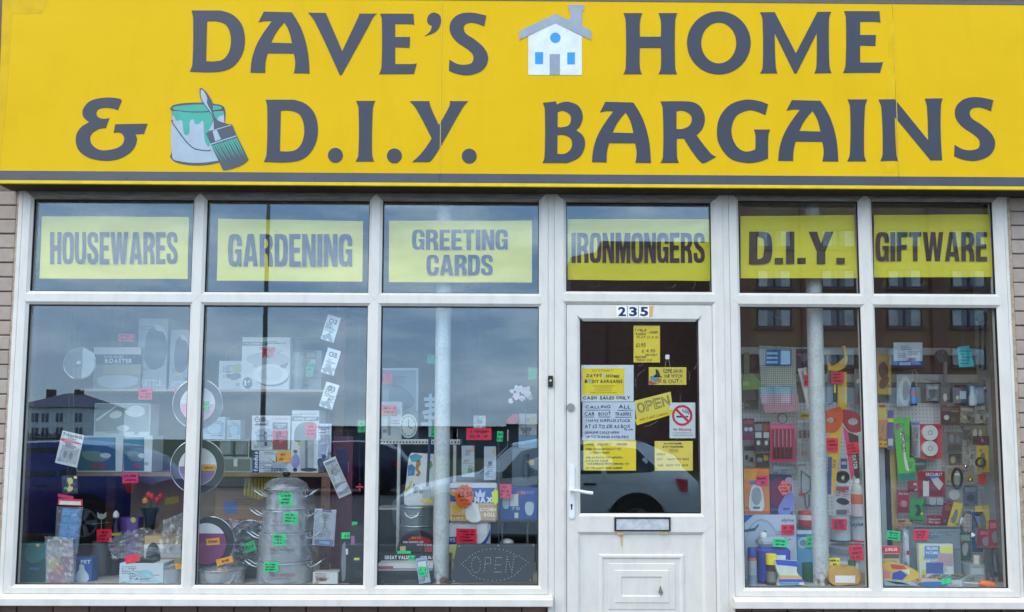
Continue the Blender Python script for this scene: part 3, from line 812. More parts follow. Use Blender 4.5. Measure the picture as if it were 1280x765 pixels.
shape(pc('145,186~ 200,158~ 380,143~ 560,155~ 618,182~ 560,212~ 385,226~ 200,212~'), SY - 0.0026, 0.0004, 'can_rim', M_OUT, sg)
shape(pc('155,186~ 205,166~ 380,152~ 555,162~ 606,184~ 555,200~ 385,216~ 205,205~'), SY - 0.0030, 0.0004, 'can_paint', M_GRN, sg)
hb = MB()
hp = spline([(195 + x / K2, 110 + y / K2, 1) for x, y in ((158, 300), (230, 430), (340, 550), (440, 575), (500, 568))] , 6)
hp = [p for p in hp if True][:25]
for p, q in zip(hp, hp[1:]):
    a, b2 = W(*p, SY), W(*q, SY); d = (b2 - a); n_ = Vector((-d.z, 0, d.x)).normalized() * 0.0035
    hb.prism([[(a.x + n_.x, a.z + n_.z), (b2.x + n_.x, b2.z + n_.z), (b2.x - n_.x, b2.z - n_.z), (a.x - n_.x, a.z - n_.z)]], SY - 0.0026, SY - 0.002)
hb.build('can_handle_line', M_OUT, sg)
shape(pc('400,5 425,2~ 480,60~ 520,140~ 525,220~ 560,290~ 640,325~ 700,335 740,430 850,655 800,700~ 700,740~ 615,755 510,530 455,410 505,360~ 520,270~ 470,190~ 415,110~'), SY - 0.0034, 0.0004, 'brush_outline', M_OUT, sg)
shape(pc('412,15 432,20~ 470,90~ 470,140~ 500,200~ 525,260~ 530,330~ 530,390 470,408 510,350~ 528,270~ 480,190~ 420,100~'), SY - 0.0038, 0.0004, 'brush_handle', M_CAN, sg)
shape(pc('520,395 560,388 598,470 545,490'), SY - 0.0038, 0.0004, 'brush_ferrule_shine', M_CAN, sg)
shape(pc('500,512 740,435 742,444 503,522'), SY - 0.0038, 0.0004, 'brush_ferrule_line', M_CAN, sg)
shape(pc('462,404 690,336 692,343 466,412'), SY - 0.0038, 0.0004, 'brush_ferrule_line', M_CAN, sg)
for k in range(11):
    u = k / 10
    x0_, y0_ = 520 + 215 * u, 530 - 70 * u
    x1_, y1_ = 610 + 210 * u, 680 - 40 * u - (18 if k % 2 else 0)
    shape(pc('%f,%f %f,%f %f,%f' % (x0_ - 8, y0_ + 2, x0_ + 9, y0_ - 3, x1_, y1_)), SY - 0.0038, 0.0004, 'bristle', M_GRN, sg)

# ------------------------------------------------------------------ uPVC window frames
BD, BDY = 0.017, 0.013          # glazing bead width and fall
GAP = 0.0006
def member(parent, axis, c, w, s0, e0, s1_, e1, m=M_UPVC, inner=(1, 1), name='frame_bar', y=0.0, dep=0.06):
    """bar along axis ('x' or 'z') centred on c, w wide, from s0 to s1_; ends: 'pt' pointed, 'sq' square, '+'/'-' mitred"""
    h = w / 2
    prof = []
    if inner[0]: prof += [(-h, BDY), (-h + BD, 0)]
    else: prof += [(-h, 0)]
    if inner[1]: prof += [(h - BD, 0), (h, BDY)]
    else: prof += [(h, 0)]
    if inner[0] and inner[1] : prof.insert(2, (0.0, 0))
    prof = [(u, v + y) for u, v in prof] + [(h, y + dep), (0.0, y + dep), (-h, y + dep)]
    def off(kind, u, sgn):
        if kind == 'pt': return -sgn * (abs(u) + GAP)
        if kind == '+': return sgn * (u - h) - 0 if sgn > 0 else -(u - h) * 1
        if kind == '-': return sgn * (-u - h) if sgn > 0 else (u + h)
        return 0
    vs = []
    for s_, kind, sgn in ((s0, e0, -1), (s1_, e1, 1)):
        for u, v in prof:
            t = s_ + off(kind, u, sgn)
            vs.append((t, v, c + u) if axis == 'x' else (c + u, v, t))
    n = len(prof)
    if inner[0] and inner[1]: fs = [(0, 1, 2, 6, 7), (2, 3, 4, 5, 6), (n + 7, n + 6, n + 2, n + 1, n), (n + 6, n + 5, n + 4, n + 3, n + 2)]
    else: fs = [tuple(range(n)), tuple(reversed(range(n, 2 * n)))]
    for k in range(n):
        a, b2 = k, (k + 1) % n
        fs.append((a, a + n, b2 + n, b2))
    if axis == 'z': fs = [f[::-1] for f in fs]
    b = MB().add(vs, [f[::-1] for f in fs])
    return b.build(name, m, parent)
GY_ = 0.030
def pane(parent, x0, x1, z0, z1):
    b = MB()
    g = 0.004
    b.prism([rect(x0 - 0.004, z0 - 0.004, x1 + 0.004, z1 + 0.004), rect(x0 + g, z0 + g, x1 - g, z1 - g)], BDY + 0.0005, GY_)
    b.build('gasket', M_GASKET, parent)
    return MB().box(x0 - 0.002, x1 + 0.002, GY_ + 0.0005, GY_ + 0.0065, z0 - 0.002, z1 + 0.002).build('glass_pane', M_GLASS, parent)
def sill(parent, x0, x1, z, name='sill'):
    # top slopes out, front lip drops
    pr = [(0.0, z), (-0.048, z - 0.012), (-0.054, z - 0.020), (-0.054, z - 0.058), (-0.048, z - 0.060), (-0.048, z - 0.062), (0.05, z - 0.062), (0.05, z)]
    vs = [(x, y, q) for x in (x0, x1) for y, q in pr]
    n = len(pr)
    fs = [tuple(range(n)), tuple(reversed(range(n, 2 * n)))] + [(a, a + n, (a + 1) % n + n, (a + 1) % n) for a in range(n)]
    return MB().add(vs, [f[::-1] for f in fs]).build(name, M_UPVC, parent)
def unit(label, X0, X1, vx, zt, za, zb, zc, gl):
    t = thing('shop_window', label, 'window', ((X0 + X1) / 2, 0, zc - 0.1))
    oh = zt + 0.062; ol = zc - 0.052
    wl, wr = vx[0] - X0, X1 - vx[-1]
    member(t, 'z', (X0 + vx[0]) / 2, wl, ol, 'sq', oh, 'sq', inner=(0, 1), name='jamb')
    member(t, 'z', (X1 + vx[-1]) / 2, wr, ol, 'sq', oh, 'sq', inner=(1, 0), name='jamb')
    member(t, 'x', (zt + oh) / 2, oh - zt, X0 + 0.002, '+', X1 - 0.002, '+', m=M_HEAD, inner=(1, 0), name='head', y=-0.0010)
    member(t, 'x', (zc + ol) / 2, zc - ol, X0 + 0.002, '-', X1 - 0.002, '-', inner=(0, 1), name='bottom_rail', y=-0.0010)
    tm, tw = (za + zb) / 2, za - zb
    ms = [((vx[k] + vx[k + 1]) / 2, vx[k + 1] - vx[k]) for k in range(1, len(vx) - 1, 2)]
    for c, w in ms:
        member(t, 'z', c, w, zc - w / 2, 'pt', tm - 0.0, 'pt', name='mullion', y=-0.0018)
        member(t, 'z', c, w, tm, 'pt', zt + w / 2, 'pt', name='mullion', y=-0.0018)
    ends = [vx[0] - tw / 2] + [c for c, w in ms] + [vx[-1] + tw / 2]
    for a, b2 in zip(ends, ends[1:]):
        member(t, 'x', tm, tw, a, 'pt', b2, 'pt', name='transom', y=-0.0018)
    for k in range(0, len(vx), 2):
        pane(t, vx[k], vx[k + 1], zc, zb)
        pane(t, vx[k], vx[k + 1], za, zt)
    sill(t, gl[0], gl[1], ol - 0.0025)
    return t
wL = unit('three-bay white framed shop window with greeting cards poster', XL0, XL1, VX[0:6], ZT, ZA, ZB, ZC, (XL0 - 0.10, 0.294))
wR = unit('two-bay white framed shop window with giftware poster', XR0, XR1, VX[8:12], RT, RA, RB, RC, (1.405, XR1 + 0.14))
for t, x in ((wL, (-3.094, -3.064)), (wR, (3.190, 3.213))):
    MB().cbox(x[0], x[1], 0.004, 0.05, 0.47 if t is wL else 0.46, 3.075, 0.004).build('cover_strip', mat((214, 209, 200), 0.5, 0, 0.1, 6), t)
for t, x in ((wL, (-3.108, -3.0945)), (wR, (3.2135, 3.236))):
    MB().box(x[0], x[1], 0.012, 0.05, 0.46, 3.07).build('sealant_bead', mat((172, 150, 128), 0.8, 0, 0.25, 30, 0.6, 80), t)
# coupling strip between window and door units
# ------------------------------------------------------------------ door
for x0, x1, lb in ((0.2682, 0.3082, 'white coupling post between the greeting cards window and the door'), (1.3818, 1.4219, 'white coupling post between the door and the lettered window bay')):
    o = MB().cbox(x0, x1, 0.003, 0.07, 0.0, 3.062, 0.002).build('coupling_post', M_UPVC, loc=((x0 + x1) / 2, 0.03, 0))
    settag(o, lb, 'door frame')
df = thing('door_frame', 'white door frame with a glazed light over the shop door', 'door frame', ((XD0 + XD1) / 2, 0, 0))
oh = DT + 0.062
jw0 = VX[6] - XD0; jw1 = XD1 - VX[7]
member(df, 'z', (XD0 + VX[6]) / 2, jw0, 0.0, 'sq', oh, 'sq', inner=(0, 1), name='jamb')
member(df, 'z', (XD1 + VX[7]) / 2, jw1, 0.0, 'sq', oh, 'sq', inner=(1, 0), name='jamb')
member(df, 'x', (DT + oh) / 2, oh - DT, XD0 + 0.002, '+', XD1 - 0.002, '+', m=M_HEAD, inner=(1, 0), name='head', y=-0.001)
dtb = W(800, 380.3, 0).z
member(df, 'x', (DA + dtb) / 2, DA - dtb, VX[6] - (DA - dtb) / 2, 'pt', VX[7] + (DA - dtb) / 2, 'pt', name='transom', y=-0.0018)
pane(df, VX[6], VX[7], DA, DT)
# leaf, set back a little
DY = 0.010
lx0, lx1 = VX[6] + 0.003, VX[7] - 0.003
lz1 = dtb - 0.003
dl = thing('shop_door', 'white half glazed shop door with lever handle and number 235', 'door', ((lx0 + lx1) / 2, DY, 0.15))
pq = lambda x, y: W(x, y, DY)
gx0, gx1 = pq(725.3, 520).x, pq(875.2, 520).x
gz1, gz0 = pq(800, 401.5).z, pq(800, 642).z
pz1 = pq(800, 668.5).z; pz0 = 0.30
px0, px1 = pq(726.5, 710).x, pq(877.5, 710).x
member(dl, 'z', (lx0 + gx0) / 2, gx0 - lx0, 0.152, 'sq', lz1, 'sq', inner=(0, 1), name='stile', y=DY, dep=0.05)
member(dl, 'z', (lx1 + gx1) / 2, lx1 - gx1, 0.152, 'sq', lz1, 'sq', inner=(1, 0), name='stile', y=DY, dep=0.05)
member(dl, 'x', (lz1 + gz1) / 2, lz1 - gz1, lx0 + 0.001, '+', lx1 - 0.001, '+', inner=(1, 0), name='top_rail', y=DY - 0.001, dep=0.05)
mw = gz0 - pz1
member(dl, 'x', (gz0 + pz1) / 2, mw, gx0 - mw / 2, 'pt', gx1 + mw / 2, 'pt', name='middle_rail', y=DY - 0.0018, dep=0.05)
member(dl, 'x', (0.152 + pz0) / 2, pz0 - 0.152, lx0 + 0.001, '-', lx1 - 0.001, '-', inner=(0, 1), name='bottom_rail', y=DY - 0.001, dep=0.05)
b = MB(); b.prism([rect(gx0 - .004, gz0 - .004, gx1 + .004, gz1 + .004), rect(gx0 + .004, gz0 + .004, gx1 - .004, gz1 - .004)], DY + BDY + .0005, DY + 0.026)
b.build('gasket', M_GASKET, dl)
MB().box(gx0 - .002, gx1 + .002, DY + .0265, DY + .0325, gz0 - .002, gz1 + .002).build('glass_pane', M_GLASS, dl)
# moulded lower panel: flat sheet with stepped raised rectangles
MB().box(gx0 - .004, gx1 + .004, DY + BDY + .001, DY + .04, pz0 - .004, pz1 + .004).build('lower_panel', M_UPVC, dl)
PYs = DY + BDY + 0.001
def ring_mould(ox0, oz0, ox1, oz1, prof, name):
    """mitred moulding; prof = (inset, height)"""
    b = MB(); vs = []
    for ins, hgt in prof:
        for x, z in rect(ox0 + ins, oz0 + ins, ox1 - ins, oz1 - ins): vs.append((x, PYs - hgt, z))
    fs = []
    for j in range(len(prof) - 1):
        for k in range(4):
            fs.append((j * 4 + k, j * 4 + (k + 1) % 4, (j + 1) * 4 + (k + 1) % 4, (j + 1) * 4 + k))
    fs.append(tuple((len(prof) - 1) * 4 + k for k in range(4)))
    b.add(vs, fs); return b.build(name, M_UPVC, dl)
ring_mould(pq(749, 730).x, pz0 + 0.09, pq(856, 730).x, pq(800, 693).z,
           [(0, -0.0005), (0.004, 0.008), (0.010, 0.010), (0.020, 0.010), (0.030, 0.002), (0.056, 0.0015), (0.058, 0.0055), (0.060, 0.006), (0.096, 0.007), (0.100, 0.011), (0.136, 0.011), (0.140, 0.006), (0.144, 0.005)], 'panel_moulding')
# wear mark on the panel
shape([(825, 733), (826, 732), (827, 737), (829, 741), (827, 743), (826, 746), (825, 742), (823, 741)], DY - 0.004, 0.002, 'chipped_mark', mat((120, 112, 104), 0.9), dl)
# lever handle
pl_ = shape(rrect(711.3, 580.5, 718.2, 648.5, 3.0), DY - 0.010, 0.011, 'handle_plate', mat((220, 223, 226), 0.3), dl)
b = MB(); b.tube([W(714.8, 613.2, DY - .010), W(714.8, 613.2, DY - .052)], 0.011, 12); b.build('handle_boss', mat((220, 223, 226), 0.3), dl, True)
b = MB(); b.tube([W(712.5, 612.3, DY - .050), W(722, 613.5, DY - .054), W(733, 615.6, DY - .054), W(741, 616.6, DY - .052)], [0.0105, 0.0105, 0.0112, 0.0115], 10); b.build('handle_lever', mat((220, 223, 226), 0.3), dl, True)
shape(ell(714.5, 631.5, 1.4, 1.6, 12), DY - 0.0115, 0.0014, 'keyhole', M_BLACK, dl)
shape(rect(713.7, 632, 715.3, 637), DY - 0.0113, 0.0012, 'keyhole', M_BLACK, dl)
b = MB(); p = W(713.3, 509, DY)
b.prism([ell(p.x, p.z, 0.024, n=24)], DY - 0.012, DY + 0.001); b.build('lock_cylinder', mat((150, 150, 148), 0.35, 0.8), dl)
# letter plate: black surround, worn bright flap
lb = shape([rect(768.0, 646.6, 838.3, 664.0), rect(770.4, 648.6, 836.4, 662.4)], DY - 0.010, 0.0085, 'letter_plate', mat((34, 32, 32), 0.4), dl)
shape(rect(770.4, 648.6, 836.4, 662.4), DY - 0.0055, 0.003, 'letter_flap', nodes_mat('worn_chrome', lambda n, b: (_ground(n, b, (0.42, 0.43, 0.47), (0.80, 0.80, 0.80), 14, 0.1), b.inputs['Metallic'].__setattr__('default_value', 0.35)), 0.35), lb)
for pts in ([(769, 664.6), (781, 664.6), (779, 668), (772, 668.5)], [(774, 669.6), (779, 669.6), (778, 686), (776, 680), (775.5, 674)], [(824, 664.6), (836, 664.6), (835, 667), (826, 667.4)]):
    shape(pts, (DY - 0.0026) if pts[0][1] < 669 else PYs - 0.0008, 0.0006, 'rust_stain', mat((196, 170, 120), 0.7, 0, 0.25, 80), dl)
# house number stickers
nd = shape(rect(770.5, 382.2, 811.5, 396.3), DY - 0.0022, 0.001, 'number_plate', mat((232, 232, 230), 0.45), dl)
for k, c in enumerate('235'):
    x = 771.8 + k * 13.9
    text(c, x + 0.8, 383.6, x + 10.6, 395.2, DY - 0.0030, mat((28, 26, 74), 0.5), nd, 'digit', bx=0.045, by=0.03)
for x in (784.3, 798.0): shape(rect(x - 0.5, 382.4, x + 0.5, 396.1), DY - 0.0028, 0.0004, 'sticker_joint', mat((150, 132, 100), 0.6), nd)
shape([(811.7, 382.4), (817, 382.4), (815.5, 396), (811.7, 396)], DY - 0.0022, 0.001, 'torn_label', mat((206, 164, 106), 0.7), dl)
# bell push
bp = thing('doorbell', 'small black bell push with pale button on the jamb', 'doorbell', W(688, 482, -0.002))
shape(rrect(685.2, 469.5, 691.3, 483.5, 1.2), -0.015, 0.015, 'housing', mat((24, 22, 22), 0.4), bp)
shape(ell(688.2, 475.6, 1.4, 1.4, 12), -0.0175, 0.0024, 'button', mat((215, 200, 150), 0.4), bp)

# ------------------------------------------------------------------ posters behind the top lights
GI_ = GY_ + 0.0075            # inside face of the glass
M_POST = nodes_mat('poster_yellow', lambda n, b: _ground(n, b, (0.64, 0.56, 0.010), (0.74, 0.65, 0.03), 3, 0.7), 0.6)
M_PINK_INK = mat((52, 34, 38), 0.6)
def wavy(pts, Y, th, name, m, parent, seed, amp=0.002):
    """thin sheet between four photo corners, gently buckled"""
    r = random.Random(seed); a, b2, c, d = [W(x, y, Y) for x, y in pts]
    nx, nz = 24, 8; vs = []; fs = []
    ph = [r.uniform(0, 6) for _ in range(4)]
    for side in (0, th):
        for j in range(nz + 1):
            for i in range(nx + 1):
                u, v = i / nx, j / nz
                p = a * (1-u) * (1-v) + b2 * u * (1-v) + c * u * v + d * (1-u) * v
                q = amp * (math.sin(9 * u + ph[0] + 3 * v) * 0.6 + math.sin(23 * u - 7 * v + ph[1]) * 0.25 + math.sin(11 * v + ph[2]) * 0.15 + 1.0)
                vs.append((p.x, p.y + q + side, p.z))
    n1 = (nx + 1) * (nz + 1)
    for j in range(nz):
        for i in range(nx):
            k = j * (nx + 1) + i
            f = (k, k + nx + 1, k + nx + 2, k + 1)
            fs.append(f); fs.append(tuple(q + n1 for q in reversed(f)))
    for j in range(nz):
        for k in (j * (nx + 1), j * (nx + 1) + nx):
            fs.append((k, k + nx + 1, k + nx + 1 + n1, k + n1))
    for i in range(nx):
        for k in (i, nz * (nx + 1) + i):
            fs.append((k, k + 1, k + 1 + n1, k + n1))
    return MB().add(vs, fs).build(name, m, parent, True)
# heavy condensed capitals of the posters, drawn in a unit box: 'x,y' corner, 'x,y~' smooth, '/' starts a hole
BLK = {
 'O': (1, '.5,1~ .86,.96~ 1,.78~ 1,.22~ .86,.04~ .5,0~ .14,.04~ 0,.22~ 0,.78~ .14,.96~ / .5,.86~ .65,.76~ .65,.24~ .5,.14~ .35,.24~ .35,.76~'),
 'C': (1, '1,.62 .65,.62 .65,.78~ .5,.86~ .35,.76~ .35,.24~ .5,.14~ .65,.22~ .65,.39 1,.39 1,.22~ .86,.04~ .5,0~ .14,.04~ 0,.22~ 0,.78~ .14,.96~ .5,1~ .86,.96~ 1,.8~'),
 'G': (1, '1,.64 .65,.64 .65,.78~ .5,.86~ .35,.76~ .35,.24~ .5,.14~ .65,.24~ .65,.40 .52,.40 .52,.53 1,.53 1,0 .80,0 .77,.07 .62,.01~ .45,0~ .13,.05~ 0,.22~ 0,.78~ .14,.96~ .5,1~ .86,.96~ 1,.8~'),
 'S': (1, '.98,.68 .65,.68 .64,.80~ .5,.865~ .36,.78~ .45,.63~ .86,.47~ 1,.25~ .87,.05~ .5,0~ .12,.05~ 0,.24~ 0,.33 .34,.33 .36,.2~ .5,.135~ .65,.21~ .58,.34~ .14,.54~ .01,.75~ .13,.95~ .5,1~ .86,.95~ .98,.79~'),
 'U': (1, '0,1 .35,1 .35,.22~ .5,.135~ .65,.22~ .65,1 1,1 1,.24~ .86,.045~ .5,0~ .14,.045~ 0,.24~'),
 'D': (1, '0,0 .45,0 .86,.05~ 1,.26~ 1,.74~ .86,.95~ .45,1 0,1 / .36,.15 .45,.15 .62,.24~ .64,.76~ .45,.85 .36,.85'),
 'R': (1.02, '0,0 .35,0 .35,.41 .45,.41 .6,.34~ .63,0 1,0 .96,.32~ .80,.49 .97,.62~ .97,.80~ .84,.96~ .48,1 0,1 / .35,.56 .48,.56 .61,.63~ .61,.78~ .48,.855 .35,.855'),
 'E': (.86, '0,0 1,0 1,.155 .41,.155 .41,.43 .93,.43 .93,.58 .41,.58 .41,.845 1,.845 1,1 0,1'),
 'F': (.84, '0,0 .41,0 .41,.41 .93,.41 .93,.56 .41,.56 .41,.845 1,.845 1,1 0,1'),
 'H': (1.02, '0,0 .35,0 .35,.42 .65,.42 .65,0 1,0 1,1 .65,1 .65,.58 .35,.58 .35,1 0,1'),
 'N': (1.04, '0,0 .32,0 .32,.56 .64,0 1,0 1,1 .68,1 .68,.44 .36,1 0,1'),
 'W': (1.6, '0,1 .22,1 .31,.38 .39,1 .61,1 .69,.38 .78,1 1,1 .83,0 .59,0 .5,.58 .41,0 .17,0'),
 'A': (1.14, '0,0 .31,0 .34,.17 .66,.17 .69,0 1,0 .70,1 .30,1 / .385,.32 .5,.80 .615,.32'),
 'T': (.92, '.31,0 .69,0 .69,.845 1,.845 1,1 0,1 0,.845 .31,.845'),
 'M': (1.32, '0,0 .25,0 .25,.60 .40,0 .60,0 .75,.60 .75,0 1,0 1,1 .65,1 .5,.46 .35,1 0,1'),
 'I': (.37, '0,0 1,0 1,1 0,1'), '.': (.37, '0,0 1,0 1,.19 0,.19'),
 'Y': (1.1, '.33,0 .67,0 .67,.38 1,1 .66,1 .5,.62 .34,1 0,1 .33,.38')}
def block_text(s, x0, y0, x1, y1, Y, m, parent, gap=.13):
    tot = sum(BLK[c][0] for c in s) + gap * (len(s) - 1); k = (x1 - x0) / tot; x = x0
    for c in s:
        w, d = BLK[c]; ls = []
        for part in d.split('/'):
            P = []
            for q in part.split():
                u, v = [float(a) for a in q.rstrip('~').split(',')]
                P.append((x + u * w * k, y1 - v * (y1 - y0)) + ((1,) if q.endswith('~') else ()))
            ls.append(spline(P, 4))
        shape(ls, Y, .0005, 'letter', m, parent); x += (w + gap) * k
def poster(word, pts, lines, seed, desc):
    p = W((pts[2][0] + pts[3][0]) / 2, pts[2][1], GI_)
    t = thing('window_poster', desc, 'poster', p, 'yellow posters in the top lights')
    wavy(pts, GI_ + 0.0012, 0.0004, 'paper', M_POST, t, seed, 0.0045)
    for s, x0, y0, x1, y1, bx_, by_ in lines:
        block_text(s, x0, y0, x1, y1, GI_ + 0.0003, M_PINK_INK, t)
poster('h', [(51.5, 270), (236, 271), (234, 348.5), (49, 348)], [('HOUSEWARES', 62.5, 290, 222, 330, .125, .034)], 1, 'yellow paper poster reading HOUSEWARES in the window top')
poster('g', [(272.5, 273), (453.5, 276), (453, 352), (270.5, 350.5)], [('GARDENING', 285.5, 292.5, 440, 333, .125, .034)], 2, 'yellow paper poster reading GARDENING in the window top')
poster('c', [(486, 275.5), (665, 275.5), (665, 353), (486, 352.5)], [('GREETING', 515.5, 287, 634.5, 312, .115, .036), ('CARDS', 533.5, 318.5, 616, 344, .115, .036)], 3, 'yellow paper poster reading GREETING CARDS in two lines')
poster('i', [(710, 273.5), (888, 273.5), (888, 351), (709.5, 349.5)], [('IRONMONGERS', 714.5, 291, 881, 328.5, .125, .03)], 4, 'yellow paper poster reading IRONMONGERS over the shop door')
poster('d', [(925.5, 270), (1068.5, 268.5), (1072, 347.5), (926, 347.5)], [('D.I.Y.', 936.5, 289.5, 1056, 330, .125, .06)], 5, 'yellow paper poster reading D.I.Y. in heavy letters')
poster('w', [(1092.5, 268.5), (1239.5, 267.5), (1242, 346), (1093, 346.5)], [('GIFTWARE', 1095, 290, 1234, 326.5, .125, .034)], 6, 'yellow paper poster reading GIFTWARE in the window top')

# ------------------------------------------------------------------ notes stuck inside the door glass
DI = DY + 0.0330
NY = DI + 0.0005
def note(label, pts, rgb, seed, cat='notice', name='paper_notice'):
    q = pts if len(pts) == 4 and not isinstance(pts[0], (int, float)) else rect(*pts)
    p = W(sum(a[0] for a in q) / 4, max(a[1] for a in q), NY)
    t = thing(name, label, cat, p, 'notices taped inside the door glass')
    wavy(q, NY + 0.0010, 0.0004, 'paper', mat(rgb, 0.65, 0, 0.04, 5), t, seed, 0.0008)
    return t
HW = dict(jit=0.05, gap=0.11)
INKB = mat((30, 34, 60), 0.7)
def hand(t, s, x0, y0, x1, y1, m=None, rot=0, bold=0.0, nm='handwriting'):
    r = random.Random(hash(s) % 999 if False else sum(map(ord, s)))
    text_bm(s, x0, y0, x1, y1, NY + 0.0002, th=0.0004, rot=rot, bx=bold, by=bold, jit=0.06, rng=r, gap=0.12, slant=0.08).build(nm, m or INKB, t)
n1 = note('yellow handwritten price list note high on the door glass', (792, 407, 825, 453), (236, 208, 58), 11)
for s, a in (('1 MILE', (794, 411, 808, 414.2)), ('RADIUS', (794.5, 415.8, 807, 419)), ('- UNDER', (809.5, 413.5, 822.5, 417)), ('PLAY (5 X 8)', (796, 419.8, 823, 423.6)), ('£1.95', (795, 428.5, 807, 434)), ('£ 4.95', (802, 436.5, 819, 440.5)), ('DELIVERY', (807, 442, 822, 445)), ('BREAD MADE', (794, 444.5, 808, 447.6)), ('TODAY £1.95', (795, 448.4, 815, 451.6))):
    hand(n1, s, *a)
n2 = note('small yellow card with a cartoon witch hanging from a suction hook', (811, 459, 858, 481), (222, 200, 70), 12, 'hanging card', 'hanging_card')
hand(n2, 'COME ON IN', 829, 461, 853, 466, rot=1); hand(n2, 'THE WITCH', 830, 467.5, 853, 472.5); hand(n2, 'IS OUT !', 829, 474, 852, 479)
for nm, pts, c in (('printed_hat', [(819.5, 461), (823, 463), (825.5, 470), (828.5, 471.5), (817, 471.5), (820, 467)], (30, 32, 40)), ('printed_face', [(812.5, 471), (819, 468), (824, 472), (821, 478), (814, 476)], (96, 150, 140)), ('printed_scarf', [(811.5, 475), (817, 478), (822, 479.5), (816, 480.7), (811.5, 480.5)], (196, 60, 90)), ('printed_hair', [(823, 473), (827, 474), (826, 478), (822, 478)], (210, 110, 50))):
    shape(pts, NY + 0.0003, 0.0003, nm, mat(c, 0.6), n2)
shape(rrect(831.8, 443.2, 836.8, 449.0, 1), NY + 0.0004, 0.006, 'suction_hook', mat((228, 230, 228), 0.4), n2)
b = MB()
for x, x2 in ((833, 831.5), (835.6, 838.2)): b.tube([W(x, 448.5, NY + .002), W(x2, 459.8, NY + .002)], 0.0009, 5)
b.build('cord', mat((200, 190, 170), 0.8), n2)
n3 = note('white card with a bright yellow shop leaflet, CASH SALES ONLY below', (726.5, 456.2, 792, 502), (214, 222, 222), 13)
shape(rect(728, 460.3, 780.3, 493.8), NY + 0.0008, 0.0003, 'leaflet', mat((240, 214, 10), 0.5), n3)
INKG = mat((58, 62, 66), 0.6)
hand(n3, 'RAY A DOHERTY', 740, 461.7, 767, 464.2, mat((120, 110, 30), .6), nm='lettering')
hand(n3, "DAVE'S", 733, 467, 752, 471.7, INKG, bold=.045, nm='lettering'); hand(n3, 'HOME', 757.5, 468, 774.5, 472.2, INKG, bold=.045, nm='lettering')
shape([(752.5, 469.6), (755, 467.6), (757, 469.6), (756.6, 471.8), (753, 471.8)], NY + .0003, .0003, 'house_picture', mat((190, 196, 204), .5), n3)
hand(n3, '&', 730.3, 474, 735, 478.6, INKG, bold=.05, nm='lettering'); hand(n3, 'DIY BARGAINS', 739.5, 474.3, 778, 479, INKG, bold=.045, nm='lettering')
shape([(735.2, 474), (738.8, 474), (738, 479), (736, 479)], NY + .0003, .0003, 'can_picture', mat((96, 190, 200), .5), n3)
for k, s in enumerate(('235 DICKSON ROAD BLACKPOOL', 'LANCASHIRE FY1 2JH', 'TEL 01253 752 466', 'EMAIL DAVESDIYBARGAINS')):
    hand(n3, s, 738 + (3, 5, 5, 0)[k], 481.6 + k * 2.7, 769 + (0, -4, -4, 2)[k], 483.4 + k * 2.7, mat((110, 100, 30), .6), nm='lettering')
hand(n3, 'CASH  SALES ONLY', 729, 494.9, 788, 499.4, mat((24, 52, 62), .7), bold=.03)
n4 = note('white handwritten note beginning CALLING ALL CAR BOOT TRADERS', (728, 502.6, 794, 550), (200, 212, 226), 14)
for s, a in (('CALLING', (732, 506.3, 763, 510.6)), ('ALL', (773, 506, 788, 510.8)), ('CAR', (731, 515, 743, 519.6)), ('BOOT', (748, 514.8, 763.5, 519.4)), ('TRADERS', (769, 515, 789, 519.6)), ('I HAVE SURPLUS STOCK', (732.5, 523.5, 788, 527.8)), ('AT £5 TO £10 A3 BOX', (731, 530.5, 788, 535.5)), ('FROM', (780, 535.8, 791, 538)), ('GENUINE CALLS OPEN', (731, 538.8, 774, 542.2)), ('UP TO 30 BAGS AVAILABLE', (732.5, 544, 786, 547.8))):
    hand(n4, s, *a, bold=.012)
for x0, x1, y in ((732, 763, 512.3), (772, 791, 512.5), (731, 743, 520.9), (748, 763, 520.9), (769, 790, 521.2)):
    shape(rect(x0, y, x1, y + .6), NY + .0003, .0003, 'underline', INKB, n4)
n5 = note('bright yellow handwritten delivery notice under the car boot note', (729.3, 550.4, 795, 588.2), (242, 212, 8), 15)
for s, a in (('LARGE', (732, 554, 742, 556.6)), ('DELIVERY', (747, 553.6, 764, 556.8)), ('ORDER', (771, 553.8, 784, 556.8)), ('FOR YOUR PRODUCT TO', (733, 560, 776, 562.8)), ('LYTHAM ST ANNES', (737.5, 564.6, 762, 567)), ('WE ALSO DO NO HIDDEN', (732.5, 570.5, 778, 573)), ('£ IT IS TO YOUR', (732, 574.6, 760, 577.6)), ('THE DEMAND MORE ORDERS TO', (734, 578.4, 786, 581)), ('OR 1 PM LEAVE YOUR NUMBER', (732, 583.6, 778, 586.2))):
    hand(n5, s, *a, bold=.012)
n6 = note('tilted yellow card reading OPEN in outlined hand lettering', [(793, 501), (838.3, 489.6), (842, 517.2), (796.5, 530.5)], (226, 206, 84), 16, 'open sign', 'open_card')
shape([(793.8, 524.2), (841, 511.6), (842, 517.4), (796, 531.6)], NY + .0008, .0003, 'yellow_strip', mat((234, 204, 20), .6), n6)
